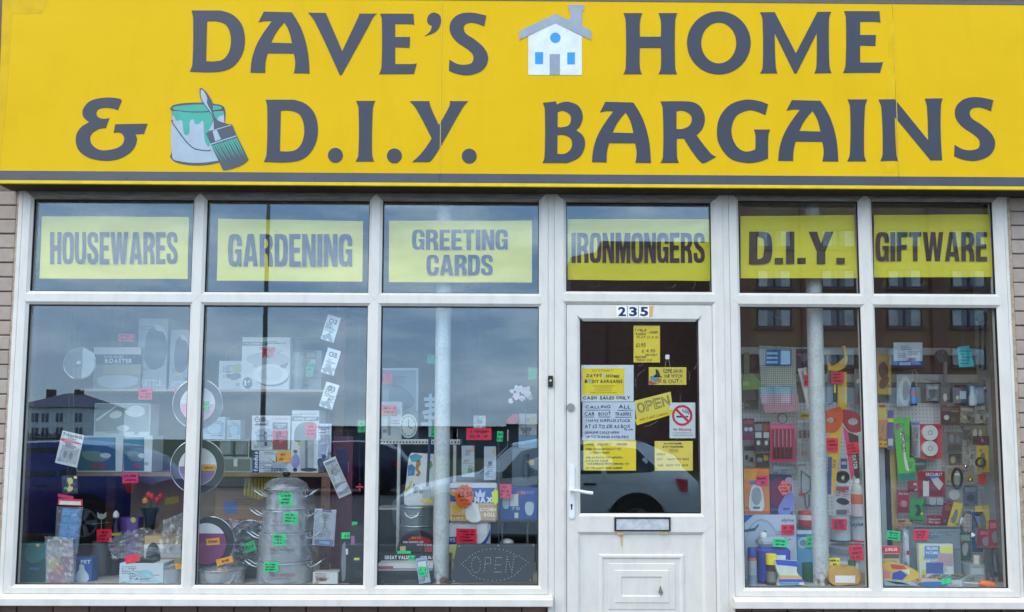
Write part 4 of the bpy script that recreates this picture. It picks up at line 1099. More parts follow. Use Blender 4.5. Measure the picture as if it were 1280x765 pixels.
for k, ch in enumerate('OPEN'):
    cx = 801.2 + k * 10.3; cy = 509.4 - k * 2.75
    gl = text_loops(ch)[0]; bb = MB(); r = random.Random(k)
    P = [p for l in gl for p in l]; a0, a1, b0, b1 = min(p[0] for p in P), max(p[0] for p in P), min(p[1] for p in P), max(p[1] for p in P)
    for l in gl:
        T = rotp([(cx - 4.4 + (p[0] - a0) / (a1 - a0) * 8.8, cy + 6 - (p[1] - b0) / (b1 - b0) * 12) for p in l], (cx, cy), -14)
        for p, q in zip(T, T[1:] + T[:1]):
            dx, dy = q[0] - p[0], q[1] - p[1]; ln = math.hypot(dx, dy) + 1e-6
            nx, ny = -dy / ln * .3, dx / ln * .3
            bb.prism([px2([(p[0] + nx, p[1] + ny), (q[0] + nx, q[1] + ny), (q[0] - nx, q[1] - ny), (p[0] - nx, p[1] - ny)], NY + .0003)], NY + .0003, NY + .0006)
    bb.build('letter_outline', mat((70, 66, 60), .7), n6)
hand(n6, 'WE TAKE CARDS', 799, 519.2, 835, 522.6, rot=-14)
n7 = note('white no smoking sign with red ring and crossed cigarette', (837, 503.2, 869.2, 547.8), (206, 218, 216), 17, 'no smoking sign', 'no_smoking_sign')
M_RED = mat((204, 18, 52), .5); M_NAV = mat((24, 34, 74), .5)
shape([ell(852.8, 519.2, 12.8, 13.0, 40), ell(852.8, 519.2, 10.0, 10.2, 40)], NY + .0003, .0003, 'red_ring', M_RED, n7)
shape([(844.0, 512.6), (846.2, 510.6), (861.6, 525.8), (859.4, 527.8)], NY + .00025, .0003, 'red_bar', M_RED, n7)
shape(rect(845.4, 519.8, 856.6, 521.8), NY + .0006, .0003, 'cigarette', M_NAV, n7); shape(rect(857.4, 519.8, 860.4, 521.8), NY + .0006, .0003, 'cigarette_tip', M_NAV, n7)
b = MB(); b.tube([W(*p, NY + .0006) for p in ((854, 511), (853, 513), (856, 515), (860, 515.5), (861, 518))], .0022, 4); b.tube([W(*p, NY + .0006) for p in ((857, 511), (857, 513.4), (861, 513.6), (862.5, 516.5))], .0018, 4)
b.build('smoke_curl', M_NAV, n7)
hand(n7, 'No Smoking', 841.5, 535, 864, 538.8, M_RED, bold=.02, nm='lettering')
hand(n7, 'It is against the law to', 841, 540, 864.5, 542, M_NAV, nm='lettering'); hand(n7, 'smoke in these premises', 841, 543, 866, 545, M_NAV, nm='lettering')
n8 = note('yellow opening hours sheet taped beside the no smoking sign', (818.4, 551.3, 866, 588.3), (234, 208, 84), 18)
hand(n8, "DAVE'S HOME", 830, 553, 852, 555.6, INKG, bold=.04, nm='lettering'); hand(n8, '& DIY BARGAINS', 828.5, 557, 854, 559.6, INKG, bold=.04, nm='lettering')
for k in range(3): hand(n8, 'OPENING HOURS', 836, 561 + k * 1.6, 848, 562 + k * 1.6, mat((130, 116, 50), .6), nm='lettering')
for s, a in (('OPEN', (821, 566.5, 831, 569.2)), ('SAT', (821, 572.4, 829, 575.4)), ('9AM TO 5PM', (834, 572.6, 861, 575.2)), ('SUN', (822, 580, 829, 583)), ('11AM TO 4PM', (833, 580, 860, 583))):
    hand(n8, s, *a)

# curls of old sticky tape residue on the glass
rr = random.Random(12)
def residue(parent, Y, spots):
    for x, y, r_, a0, a1 in spots:
        MB().tube([W(x + r_ * math.cos(RAD(a0 + (a1 - a0) * i / 9)) * 1.0, y + r_ * math.sin(RAD(a0 + (a1 - a0) * i / 9)) * (.8 + .3 * i / 9), Y) for i in range(10)], .0006, 4).build('tape_residue', mat((150, 142, 136), .8), parent)
residue(dl, DY + .0258, [(808, 478, 14, 150, 260), (850, 470, 12, -60, 20), (812, 512, 20, 60, 110), (862, 452, 10, -20, 60), (858, 498, 8, 120, 220), (800, 452, 5, 10, 120), (840, 534, 16, 20, 80), (866, 520, 9, -60, 30)])
residue(df, GY_ - .0008, [(838, 352, 8, 20, 120), (862, 354, 7, -30, 70), (744, 353, 6, 30, 140), (768, 352, 9, 60, 120)])
residue(wR, GY_ - .0008, [(1101, 352, 5, -20, 70), (1150, 349, 8, 40, 120), (972, 360, 12, -60, -20), (975, 390, 9, 80, 190)])
residue(wL, GY_ - .0008, [(146, 352, 5, 20, 140), (352, 284, 9, 120, 170), (606, 399, 5, -60, 40), (352, 402, 6, -30, 60), (582, 353, 6, 20, 110)])
# ================================================================== GOODS IN THE WINDOWS
GAIN = 1.2
FL = 0.575                                # display floor
PINK, RED2, GREEN, ORNG, LIME = (255, 42, 92), (248, 22, 60), (8, 208, 112), (255, 150, 14), (214, 232, 30)
def ui(o, n): return o
def kpx(Y): return (5.0 + Y) / F
def uv(bb, u, v): return bb[0] + (bb[2] - bb[0]) * u, bb[1] + (bb[3] - bb[1]) * v
def prints(t, bb, Y, P, rot=0):
    c = ((bb[0] + bb[2]) / 2, (bb[1] + bb[3]) / 2)
    for i, q in enumerate(P):
        k = q[0]; yy = Y - 0.0008 - 0.0003 * i
        R = (lambda l: rotp(l, c, rot)) if rot else (lambda l: l)
        if k == 'r': shape(R(rect(*uv(bb, q[1], q[2]), *uv(bb, q[3], q[4]))), yy, .0003, 'printed_panel', mat(q[5], .5), t)
        elif k == 'e':
            cx, cy = uv(bb, q[1], q[2]); shape(R(ell(cx, cy, q[3] * (bb[2] - bb[0]), q[4] * (bb[3] - bb[1]), 20)), yy, .0003, 'printed_shape', mat(q[5], .5), t)
        elif k == 'p': shape(R([uv(bb, *p) for p in q[1]]), yy, .0003, 'printed_shape', mat(q[2], .5), t)
        elif k == 's': shape(R(spline([(*uv(bb, p[0], p[1]), 1) for p in q[1]], 4)), yy, .0003, 'printed_shape', mat(q[2], .5), t)
        elif k == 't':
            x0, y0 = uv(bb, q[1], q[2]); x1, y1 = uv(bb, q[3], q[4])
            bo = q[7] if len(q) > 7 else .03
            tb = text_bm(q[5], x0, y0, x1, y1, yy, th=.0003, bx=bo, by=bo)
            if rot:
                cc = W(*c, yy); ca, sa = math.cos(-RAD(rot)), math.sin(-RAD(rot))
                tb.v = [(cc.x + (v[0] - cc.x) * ca - (v[2] - cc.z) * sa, v[1], cc.z + (v[0] - cc.x) * sa + (v[2] - cc.z) * ca) for v in tb.v]
            tb.build('lettering', mat(q[6], .5), t)
        elif k == 'v':     # vertical lettering, reading upwards
            x0, y0 = uv(bb, q[1], q[2]); x1, y1 = uv(bb, q[3], q[4])
            w, h = x1 - x0, y1 - y0; cx, cy = (x0 + x1) / 2, (y0 + y1) / 2
            text_bm(q[5], cx - h / 2, cy - w / 2, cx + h / 2, cy + w / 2, yy, th=.0003, rot=(q[7] if len(q) > 7 else -90), bx=.03, by=.03).build('lettering', mat(q[6], .5), t)
def small_print(t, bb, Y, rot=0):
    """rows of tiny type, a bar code and a colour flash, as on any packet"""
    w, h = bb[2] - bb[0], bb[3] - bb[1]
    if w < 9 or h < 9: return
    r = random.Random(int(bb[0] * 7 + bb[1] * 3)); c = ((bb[0] + bb[2]) / 2, (bb[1] + bb[3]) / 2); b = MB()
    def q(u0, v0, u1, v1, bm):
        l = rect(*uv(bb, u0, v0), *uv(bb, u1, v1)); l = rotp(l, c, rot) if rot else l
        bm.prism([px2(l, Y - .0006)], Y - .0006, Y - .0003)
    for k in range(r.randint(2, 4)):
        u, v = r.uniform(.05, .55), r.uniform(.06, .8)
        for j in range(r.randint(2, 5)):
            x = u; vv = v + j * 2.0 / h
            if vv > .95: break
            while x < min(.95, u + r.uniform(.2, .45)):
                d = r.uniform(1.0, 3.2) / w; q(x, vv, min(.96, x + d), vv + .8 / h, b); x += d + .7 / w
    u, v = r.choice((.06, .72)), r.uniform(.7, .86)
    for j in range(6): q(u + j * .9 / w, v, u + (j * .9 + r.choice((.3, .5))) / w, min(.98, v + 4 / h), b)
    b.build('small_print', mat(r.choice(((60, 62, 70), (120, 50, 56), (50, 66, 110), (90, 90, 92))), .5), t)
    f = MB(); u, v = r.uniform(.05, .6), r.uniform(.05, .75); q(u, v, u + r.uniform(.15, .35), v + r.uniform(.06, .16), f)
    f.build('printed_flash', mat(r.choice(((206, 70, 60), (66, 110, 180), (214, 186, 70), (230, 230, 226), (84, 150, 96), (160, 90, 140))), .45), t)
def carton(name, label, cat, x0, y0, x1, Y, z, dep, rgb, P=(), group=None, side=None, rough=.36):
    xm = (x0 + x1) / 2
    y1 = yat(xm, Y, z)
    a, b2 = W(x0, (y0 + y1) / 2, Y), W(x1, (y0 + y1) / 2, Y)
    zt = W(xm, y0, Y).z
    t = thing(name, label, cat, ((a.x + b2.x) / 2, Y + dep / 2, z), group)
    MB().cbox(a.x, b2.x, Y, Y + dep, z + .0006, zt, .0015).build('carton', mat(rgb, rough, 0, .06, 9), t)
    if side:
        MB().box(b2.x + .0002, b2.x + .0006, Y + .002, Y + dep - .002, z + .003, zt - .003).build('side_panel', mat(side, rough), t)
    small_print(t, (x0, y0, x1, y1), Y)
    prints(t, (x0, y0, x1, y1), Y, P)
    return t
def card(name, label, cat, x0, y0, x1, y1, Y, rgb, P=(), rot=0, group=None, th=.0015, hang=None, clear=None):
    c = ((x0 + x1) / 2, (y0 + y1) / 2)
    t = thing(name, label, cat, W(c[0], y1, Y), group)
    shape(rotp(rect(x0, y0, x1, y1), c, rot), Y, th, 'backing_card', mat(rgb, .5, 0, .05, 9), t)
    small_print(t, (x0, y0, x1, y1), Y, rot)
    prints(t, (x0, y0, x1, y1), Y, P, rot)
    if clear:
        bb = (x0, y0, x1, y1)
        q = rotp(rect(*uv(bb, clear[0], clear[1]), *uv(bb, clear[2], clear[3])), c, rot)
        shape(q, Y - clear[4], clear[4] - .0012, 'blister', M_CLEAR, t)
    if hang:
        hx, hy = rotp([(c[0], y0 + 1)], c, rot)[0]
        MB().tube([W(hx, hy, Y + .0005), W(hang[0], hang[1], hang[2] if len(hang) > 2 else Y)], .0006, 5).build('hanging_cord', M_CORD, t)
    return t
def peg(t, x, y, Y, Yb):
    """wire hook running back to the pegboard"""
    a = W(x, y, Y); 
    MB().tube([(a.x, Yb, a.z - .001), (a.x, Y - .012, a.z - .001), (a.x, Y - .016, a.z + .006)], .0018, 5).build('peg_hook', M_STEEL, t)
NT = [0]
def tag(label, cx, cy, w, h, Y, rgb, rot=0, rows=3, words=None, rh=True):
    NT[0] += 1
    q = rotp(rect(cx - w / 2, cy - h / 2, cx + w / 2, cy + h / 2), (cx, cy), rot)
    t = thing('price_card', label, 'price card', W(cx, cy + h / 2, Y), 'neon price cards')
    r = random.Random(NT[0])
    wavy(q, Y, .0005, 'card', mat(rgb, .6, 0, .10, 14), t, NT[0], .0022)
    if words: text_bm(words, cx - w * .36, cy - h * .28, cx + w * .36, cy + h * .12, Y - .0006, th=.0004, rot=rot, jit=.05, rng=r).build('handwriting', M_INK, t)
    elif rows: scribble(cx - w * .40, cy - h * .40, cx + w * .42, cy + h * .40, Y - .0006, rows, r, wd=.55 if w < 14 else .7, rot=rot, c=(cx, cy)).build('handwriting', M_INK, t)
    return t
def turned(name, label, cat, cx, Y, z, parts, group=None, n=28):
    """parts: (part name, [(radius px, height px)...], material)"""
    k = kpx(Y); x = W(cx, 560, Y).x
    t = thing(name, label, cat, (x, Y, z), group)
    for nm, pr, m in parts:
        MB().lathe([(r * k, h * k) for r, h in pr], n, (x, Y, z + .0005)).build(nm, m, t, True)
    return t
def crinkle(name, label, cat, pts, Y, amp, seed, m=None, group=None):
    """crumpled clear film lying over the patch between four photo corners"""
    r = random.Random(seed); a, b2, c, d = [W(x, y, Y + dy) for x, y, dy in pts]
    n = 14; P = []
    for j in range(n + 1):
        for i in range(n + 1):
            u, v = i / n, j / n
            p = a * (1-u) * (1-v) + b2 * u * (1-v) + c * u * v + d * (1-u) * v
            e = 0.4 if i in (0, n) or j in (0, n) else 1
            P.append((p.x + r.gauss(0, amp * .4), p.y + r.gauss(0, amp) * e, max(FL + .002, p.z + r.gauss(0, amp * .5))))
    fs = [(j * (n + 1) + i, (j + 1) * (n + 1) + i, (j + 1) * (n + 1) + i + 1, j * (n + 1) + i + 1) for j in range(n) for i in range(n)]
    o = MB().add(P, fs).build(name, m or M_BAG, loc=tuple((a + c) / 2))
    return settag(o, label, cat, group)

# platform and walls of the display
def plat(label, x0, x1, yb):
    t = thing('display_platform', label, 'display shelf', ((x0 + x1) / 2, .3, .5))
    MB().box(x0, x1, .062, yb, FL - .03, FL).build('top_board', mat((176, 170, 160), .6, 0, .15, 8), t)
    MB().box(x0, x1, yb - .03, yb - .001, .151, FL - .031).build('front_board', mat((120, 104, 88), .7), t)
    return t
plat('timber display platform behind the three-bay window', -3.3, .262, 1.05)
plat('timber display platform behind the two-bay window', 1.43, 3.4, .93)
# two steel props carrying the lintel
for cx, lb in ((552.5, 'galvanised steel prop standing behind the greeting cards window'), (1022.5, 'galvanised steel prop standing in front of the pegboard tools')):
    Yp = .17
    x = W(cx, 560, Yp).x
    o = MB().lathe([(0, 0), (.068, 0), (.068, .006), (.0505, .007), (.0505, 2.55), (0, 2.55)], 32, (x, Yp, FL + .0006)).build('steel_prop', M_GALV, None, True, (x, Yp, FL))
    settag(o, lb, 'steel post', 'steel props')

# ---- shelving behind panes one and two
SZ1 = W(170, 486, .5).z; SZ2 = W(170, 590.5, .5).z
us = thing('display_shelves', 'wooden display shelves with drilled upright holding kitchen boxes', 'shelves', (W(250, 560, .7).x, .7, FL))
xa, xb = W(97, 560, .5).x, W(414, 560, .5).x
MB().box(xa, xb, .5, .92, SZ1 - .016, SZ1).build('shelf', mat((176, 160, 140), .5), us)
MB().box(xa, xb, .5, .92, SZ2 - .026, SZ2).build('shelf', M_WOOD, us)
MB().box(W(115, 690, .62).x, W(252, 690, .62).x, .60, .92, FL + .10, FL + .125).build('shelf', M_WOOD2, us)
for q in (105, 408):
    p = W(q, 600, .55); MB().box(p.x - .032, p.x + .032, .93, .96, FL, 2.75).build('upright', M_WOOD2, us)
MB().box(W(160, 640, .93).x, W(268, 640, .93).x, .965, .975, FL, SZ2 - .03).build('back_panel', mat((176, 146, 108), .7), us)
MB().box(W(268, 640, .93).x + .002, xb, .965, .975, FL, SZ2 - .03).build('back_panel', mat((112, 82, 58), .7), us)
up = W(408, 600, .52)
ub = MB().box(up.x - .030, up.x + .030, .505, .53, FL, SZ2 - .028).build('front_post', M_WOOD2, us)
for k in range(9): MB().prism([ell(up.x + (.012 if k % 2 else -.012), FL + .06 + k * .065, .005, n=8)], .5035, .5055).build('drilled_hole', M_BLACK, ub)

# ---- pane one
G0 = 0.045
t = thing('hanging_pan_lid', 'round glass pan lid hanging on a beaded cord', 'pan lid', W(99.5, 476, .34))
p = W(99.5, 454, .34); k = kpx(.34)
b = MB(); b.prism([ell(p.x, p.z, 19.4 * k, n=40)], .338, .342); b.build('glass_disc', M_GLASSW, t)
MB().torus((p.x, .34, p.z), 20 * k, .0028, 'Y', 40, 8).build('metal_rim', M_CHROME, t, True)
MB().lathe([(0, 0), (.016, .004), (.012, .02), (0, .026)], 12, (p.x, .33, p.z - .01)).build('knob', mat((205, 210, 212), .3), t, True)
b = MB(); b.tube([W(99.5, 434, .34), W(99, 415, .34), W(98.5, 394, .34), W(98.5, 238, .34)], .0006, 5); b.build('hanging_cord', M_CORD, t)
for yy in (397, 402, 408, 413):
    q = W(99, yy, .34); MB().lathe([(0, -.008), (.007, 0), (0, .008)], 8, tuple(q)).build('glass_bead', M_GLASSW, t, True)
carton('roaster_box', 'oval roaster in a dark printed sleeve on the upper shelf', 'boxed roaster', 117, 434, 176, .56, SZ1, .22, (128, 134, 136),
       [('r', 0, .0, 1, .17, (206, 212, 212)), ('r', 0, .17, 1, .40, (46, 48, 62)), ('t', .22, .20, .62, .25, 'OVAL GLASS', (205, 205, 210)), ('t', .24, .27, .82, .38, 'ROASTER', (226, 228, 232), .05), ('r', .2, .42, 1, .64, (160, 156, 120)), ('s', [(.1, .72), (.5, .66), (.92, .72), (.9, .88), (.5, .97), (.12, .9)], (170, 182, 188))])
for i, (x0, x1, lb) in enumerate(((172, 209, 'pale jug kettle box leaning on the upper shelf beside the roaster'), (212, 236, 'second pale kettle box half behind the window mullion'))):
    t = carton('kettle_box', lb, 'boxed kettle', x0, 398 + 14 * i, x1, .58, SZ1, .16, (150, 160, 168), [('s', [(.55, .12), (.95, .25), (.9, .62), (.5, .72), (.25, .6), (.3, .25)], (84, 92, 102)), ('s', [(.6, .08), (.9, .16), (.98, .34), (.9, .2), (.62, .16)], (206, 212, 216)), ('t', .1, .86, .8, .95, 'KETTLE', (196, 204, 212))])
tag('pink price card above the oval roaster', 157.5, 422, 20, 9.5, .53, PINK, 2, 2)
tag('pink price card hung from the upper shelf edge beside the pale kettle box', 181.3, 492.5, 17, 14, .49, PINK, 0)
tag('pink price card on the upper shelf edge next to the hanging frying pan', 226, 492, 16, 14, .49, PINK, 0)
carton('canvas_print_box', 'large boxed print of white flowers lying over two smaller prints', 'boxed picture', 117.5, 504, 188, .60, SZ2 + .245, .14, (196, 208, 208),
       [('r', .02, .03, .98, .86, (148, 160, 160)), ('s', [(.3, .3), (.42, .22), (.5, .32), (.42, .45), (.28, .42)], (220, 224, 222)), ('s', [(.56, .22), (.7, .08), (.86, .12), (.9, .3), (.75, .42), (.6, .36)], (222, 226, 224)), ('s', [(.4, .75), (.55, .66), (.62, .78), (.5, .86)], (214, 220, 220)), ('p', [(.02, .5), (.38, .08), (.39, .12), (.05, .55)], (226, 228, 228))])
for i, (x0, x1) in enumerate(((96.5, 153.5), (155, 190))):
    carton('canvas_print_box', ('wider' if i == 0 else 'narrower') + ' boxed teal seascape print under the white flower print', 'boxed picture', x0, 544.5, x1, .57, SZ2, .18, (200, 212, 212),
           [('r', .0, .05, .84 if i == 0 else .72, .97, (34, 84, 96)), ('r', .02, .06, .82 if i == 0 else .7, .26, (44, 120, 160)), ('s', [(.1, .5), (.3, .42), (.6, .5), (.7, .65), (.3, .7)], (96, 128, 120)), ('s', [(.5, .55), (.62, .48), (.74, .54), (.66, .62)], (190, 206, 204)), ('p', [(.3, .8), (.5, .74), (.62, .8), (.56, .95), (.5, .85), (.38, .9)], (138, 40, 74))])
tag('pink price card in a clip on the lower shelf edge under the boxed seascapes', 162.5, 597.5, 20, 13, .485, PINK, -2, 2)
card('tablecloth_clips', 'tilted white card of tablecloth clips with a red swoosh', 'hanging pack', 73, 540.5, 101, 582, .16, (208, 212, 206), [('t', .06, .05, .94, .14, 'Tablecloth', (44, 44, 52)), ('t', .3, .16, .7, .22, 'Clips', (60, 60, 66)), ('s', [(.02, .27), (.3, .22), (.96, .27), (.6, .30), (.2, .34)], (196, 40, 60)), ('r', .2, .5, .82, .86, (176, 178, 176)), ('e', .35, .68, .08, .12, (120, 122, 122)), ('e', .62, .7, .08, .12, (120, 122, 122))], 13, hang=(95, 246), clear=(.14, .42, .88, .92, .014))
card('bird_ornament_pack', 'small black pack showing a yellow seahorse', 'hanging pack', 77.5, 594, 97, 617, .165, (34, 34, 44), [('s', [(.35, .2), (.62, .15), (.7, .4), (.5, .55), (.7, .7), (.45, .9), (.3, .75), (.45, .55)], (206, 190, 96)), ('r', .78, .06, .98, .2, (214, 206, 120))], -3, hang=(90, 583, .16))
t = thing('ice_cube_tray', 'blue ice cube tray in a clear bag with red header', 'ice cube tray', W(85, 691, .15))
q = [(78, 635), (100.5, 637), (93.5, 690), (70.5, 689)]
shape(q, .150, .022, 'tray', mat((70, 150, 222), .35), t)
for r_ in range(6):
    for c_ in range(2):
        u0, u1, v0, v1 = .08 + c_ * .45, .47 + c_ * .45, .05 + r_ * .157, .175 + r_ * .157
        bl = lambda u, v: (q[0][0] * (1-u) * (1-v) + q[1][0] * u * (1-v) + q[2][0] * u * v + q[3][0] * (1-u) * v, q[0][1] * (1-u) * (1-v) + q[1][1] * u * (1-v) + q[2][1] * u * v + q[3][1] * (1-u) * v)
        lo = [bl(u0, v0), bl(u1, v0), bl(u1, v1), bl(u0, v1)]
        c0 = bl((u0 + u1) / 2, (v0 + v1) / 2)
        hi = [(c0[0] + (x - c0[0]) * .72, c0[1] + (y - c0[1]) * .72) for x, y in lo]
        A = [W(*p, .1497) for p in lo]; B_ = [W(*p, .143) for p in hi]
        b = MB().add(A + B_, [(0, 3, 7, 4), (1, 0, 4, 5), (2, 1, 5, 6), (3, 2, 6, 7), (4, 7, 6, 5)])
        b.build('cube_cell', mat((96, 172, 236), .35), t)
shape([(73, 623), (103, 624.5), (103, 632.5), (72, 631)], .147, .004, 'header_card', mat((208, 60, 72), .5), t)
shape([(74.5, 626), (101, 627), (101, 631.5), (74, 630.5)], .1462, .0006, 'header_label', mat((224, 218, 206), .5), t)
shape([(71, 633), (104, 634), (97, 692), (68, 690)], .136, .0008, 'clear_bag', M_CLEAR, t)
shape([(72.5, 617), (92, 620.5), (91, 625), (72, 621)], .154, .003, 'header_flap', mat((190, 44, 70), .5), t)
MB().tube([W(84, 620, .155), W(90, 246, .155)], .0006, 5).build('hanging_cord', M_CORD, t)
carton('green_gift_box', 'dark teal box leaning at the end of the display floor', 'box', 25, 678, 62, .17, FL, .05, (44, 92, 92), [('s', [(.2, .1), (.6, .02), (.9, .1), (.8, .4), (.3, .5)], (60, 122, 120)), ('r', .55, .03, .65, .1, (226, 214, 90))])
t = carton('potpourri_bag', 'clear bag of pink and yellow potpourri beside the teal box', 'potpourri bag', 58, 674, 90, .12, FL, .05, (150, 140, 140), [('s', [(.1, .5), (.3, .4), (.5, .55), (.35, .72), (.12, .68)], (186, 168, 96)), ('s', [(.5, .45), (.8, .4), (.9, .7), (.6, .75)], (130, 76, 96)), ('s', [(.1, .78), (.4, .7), (.7, .8), (.6, .97), (.15, .97)], (160, 92, 116)), ('s', [(.3, .62), (.6, .55), (.7, .68), (.4, .8)], (190, 116, 80))])
crinkle('bag_film', 'crumpled clear film over the potpourri bag', 'plastic bag', [(56, 670, 0), (92, 672, 0), (92, 728, 0), (57, 728, 0)], .09, .004, 5)
carton('bottle_box', 'blue box with a white bottle picture on the display floor', 'box', 87.5, 697, 114.5, .20, FL, .08, (48, 92, 160), [('s', [(.45, .3), (.62, .3), (.68, .5), (.86, .75), (.8, .98), (.3, .98), (.28, .7), (.42, .5)], (196, 208, 220)), ('t', .5, .1, .95, .25, 'PET', (206, 216, 230))])
# ornaments at the back
t = thing('butterfly_ornament', 'silver butterfly ornament on a wire stand', 'ornament', W(127, 676, .42))
shape([(121.5, 640), (126, 643.5), (126.8, 641), (128, 643.5), (133, 640), (132.5, 646), (129, 649), (124.5, 649), (121.5, 646)], .42, .004, 'butterfly', mat((206, 206, 196), .3, .6), t)
MB().tube([W(127, 648, .422), W(126, 676, .422)], .002, 6).build('wire_stem', M_STEEL, t)
MB().tube([W(115, 655, .422), W(126, 654, .422), W(138, 653, .422)], .0012, 5).build('wire_arm', M_STEEL, t)
p = W(126, 676, .422); MB().lathe([(0, 0), (.05, 0), (.05, max(.006, p.z - FL - .002)), (0, max(.006, p.z - FL - .001))], 16, (p.x, .422, FL + .0005)).build('base', mat((90, 90, 96), .4), t, True)
turned('bottle_vase', 'slim black bottle vase with a white flower stopper and twigs', 'vase', 148.5, .46, FL + .0, [('bottle', [(0, 0), (7, 0), (7.2, 40), (5.5, 55), (2.6, 62), (2.6, 68)], mat((26, 20, 34), .2)), ('flower_stopper', [(0, 67), (3.6, 70), (3.4, 74), (1.5, 77), (0, 78)], mat((226, 224, 216), .5)), ('gold_label', [(7.3, 48), (7.3, 51)], mat((212, 196, 60), .4))], n=18)
t = thing('dried_twigs', 'dark dried twigs standing behind the white flower stopper', 'twigs', W(149, 648, .50))
for q in ((146, 622), (149, 617), (153, 624), (157, 630)): MB().tube([W(148.5, 668, .5), W((148.5 + q[0]) / 2, 638, .5), W(*q, .5)], [.002, .0016, .0008], 5).build('twig', mat((40, 30, 26), .8), t)
t = carton('purple_gift_box', 'purple gift box standing behind the black bottle vase', 'box', 141, 647, 172, .50, FL + .06, .08, (84, 62, 118), [('p', [(.55, .0), (1, .0), (.75, 1), (.6, 1)], (104, 84, 140)), ('e', .82, .05, .1, .06, (206, 196, 96))])
t = thing('tulip_bunch', 'bunch of red and orange artificial tulips in a dark wrap', 'flowers', W(187, 668, .55))
b = MB(); k = kpx(.55); q = W(187, 668, .55)
b.lathe([(0, 0), (4 * k, 0), (7 * k, 22 * k), (9.5 * k, 32 * k)], 12, tuple(q)); b.build('wrap', mat((34, 46, 36), .5), t, True)
for x, y, c in ((182, 627, (222, 150, 50)), (190, 622, (206, 52, 40)), (197, 626, (196, 40, 36)), (186, 620, (190, 70, 30)), (201, 622, (176, 44, 36))):
    a = W(x, y, .55); MB().lathe([(0, -3 * k), (3.6 * k, -1.5 * k), (4 * k, 2 * k), (2 * k, 5 * k), (0.5 * k, 5.5 * k)], 10, tuple(a)).build('tulip_head', mat(c, .5), t, True)
    MB().tube([a - Vector((0, 0, 3 * k)), q + Vector((0, 0, 20 * k))], .003, 5).build('stem', mat((46, 96, 50), .6), t)
for x, y in ((176, 638), (199, 640), (180, 644), (194, 646)):
    shape(spline([(187, 652), (x, y - 4, 1), (x - 1, y, 1), ((x + 187) / 2, y + 8, 1)], 4), .548, .002, 'leaf', mat((36, 74, 42), .6), t)
MB().box(q.x - .06, q.x + .06, .50, .60, FL + .0005, q.z - .001).build('stand_block', mat((96, 74, 54), .7), t)
tag('red price card standing in front of the butterfly ornament', 130, 669.5, 18.5, 16, .36, RED2, -1)
t = carton('bowl_box', 'white patterned box of bowls with a curved cut-out on the floor', 'boxed bowls', 149, 704, 204, .07, FL, .16, (192, 206, 208), [('s', [(.4, .45), (.55, .3), (.75, .42), (.7, .6), (.5, .62)], (140, 190, 196)), ('p', [(.1, .9), (.45, .5), (.5, .5), (.2, .95)], (160, 200, 204)), ('p', [(.9, .9), (.6, .5), (.65, .48), (.97, .85)], (160, 200, 204)), ('p', [(.12, .15), (.45, .48), (.42, .52), (.08, .25)], (170, 204, 206))])
shape(ell(180, 704.5, 12, 5.5, 18, 180, 360), .075, .1, 'bowl', mat((34, 34, 38), .25), t)
t = carton('bowl_box', 'brown and white bowl box stacked behind the patterned one', 'boxed bowls', 180, 670, 226, .30, FL, .14, (188, 160, 120), [('r', .0, .2, 1, .5, (206, 208, 206)), ('e', .25, .5, .2, .35, (40, 40, 44))])
tag('red price card lying on the patterned bowl box', 165, 698.5, 18, 10, .066, RED2, -14, 0)
crinkle('plastic_bag', 'crumpled clear bag heaped behind the bowl boxes', 'plastic bag', [(134, 674, .1), (185, 658, .25), (225, 690, .05), (140, 700, 0)], .22, .012, 8)
crinkle('plastic_bag', 'clear bag bunched against the window mullion over the brown box', 'plastic bag', [(205, 650, .1), (232, 640, .1), (232, 690, 0), (198, 692, 0)], .24, .010, 9)
turned('steel_stockpot', 'steel stockpot at the mullion with a folded orange card', 'pan', 226, .14, FL, [('body', [(0, 0), (17, 0), (17, 19), (18, 20), (16.5, 20.5)], M_ALU), ('lid', [(17.5, 20.6), (12, 23), (2, 24.5), (0, 24.6)], M_ALU)])
tag('folded orange price card on the steel stockpot', 225, 708, 12, 7, .05, ORNG, -8, 0)
# hanging frying pans across the mullion
for cy, r, lb, lc, tc_ in ((505, 31, 'upper dark frying pan with pink label hanging behind the mullion', (214, 150, 176), None), (583, 33.5, 'lower dark frying pan with violet label hanging behind the mullion', (128, 96, 140), None)):
    Yp = .10; cx = 247.5; k = kpx(Yp); p = W(cx, cy, Yp)
    t = thing('frying_pan', lb, 'frying pan', W(cx, cy + r, Yp), 'hanging frying pans')
    b = MB(); b.prism([ell(p.x, p.z, r * k, n=44)], Yp, Yp + .004); b.build('pan_base', mat((38, 36, 44), .3), t)
    MB().torus((p.x, Yp - .004, p.z), r * k, .0032, 'Y', 44, 8).build('rim', M_CHROME, t, True)
    b = MB(); b.prism([ell(p.x, p.z, r * .70 * k, n=32)], Yp - .006, Yp - .005); b.build('label_disc', mat((206, 206, 210), .5), t)
    b = MB(); b.prism([[(x, z) for x, z in ell(p.x, p.z, r * .68 * k, n=32) if z < p.z + .012]], Yp - .0068, Yp - .0061); b.build('label_colour', mat(lc, .5), t)
    MB().tube([(p.x, Yp + .002, p.z + r * k), (p.x, Yp + .002, p.z + r * k + .16)], .009, 8).build('handle', mat((24, 24, 26), .4), t, True)
    if cy < 550: MB().tube([(p.x, Yp + .002, p.z + r * k + .15), (p.x, Yp + .002, 3.1)], .0006, 5).build('hanging_cord', M_CORD, t)
tag('green price card on the pink label frying pan', 257, 508, 9, 13, .088, GREEN, 0, 2)
tag('orange price card on the violet label frying pan', 260.5, 584.5, 16.5, 8, .088, ORNG, 0, 1)

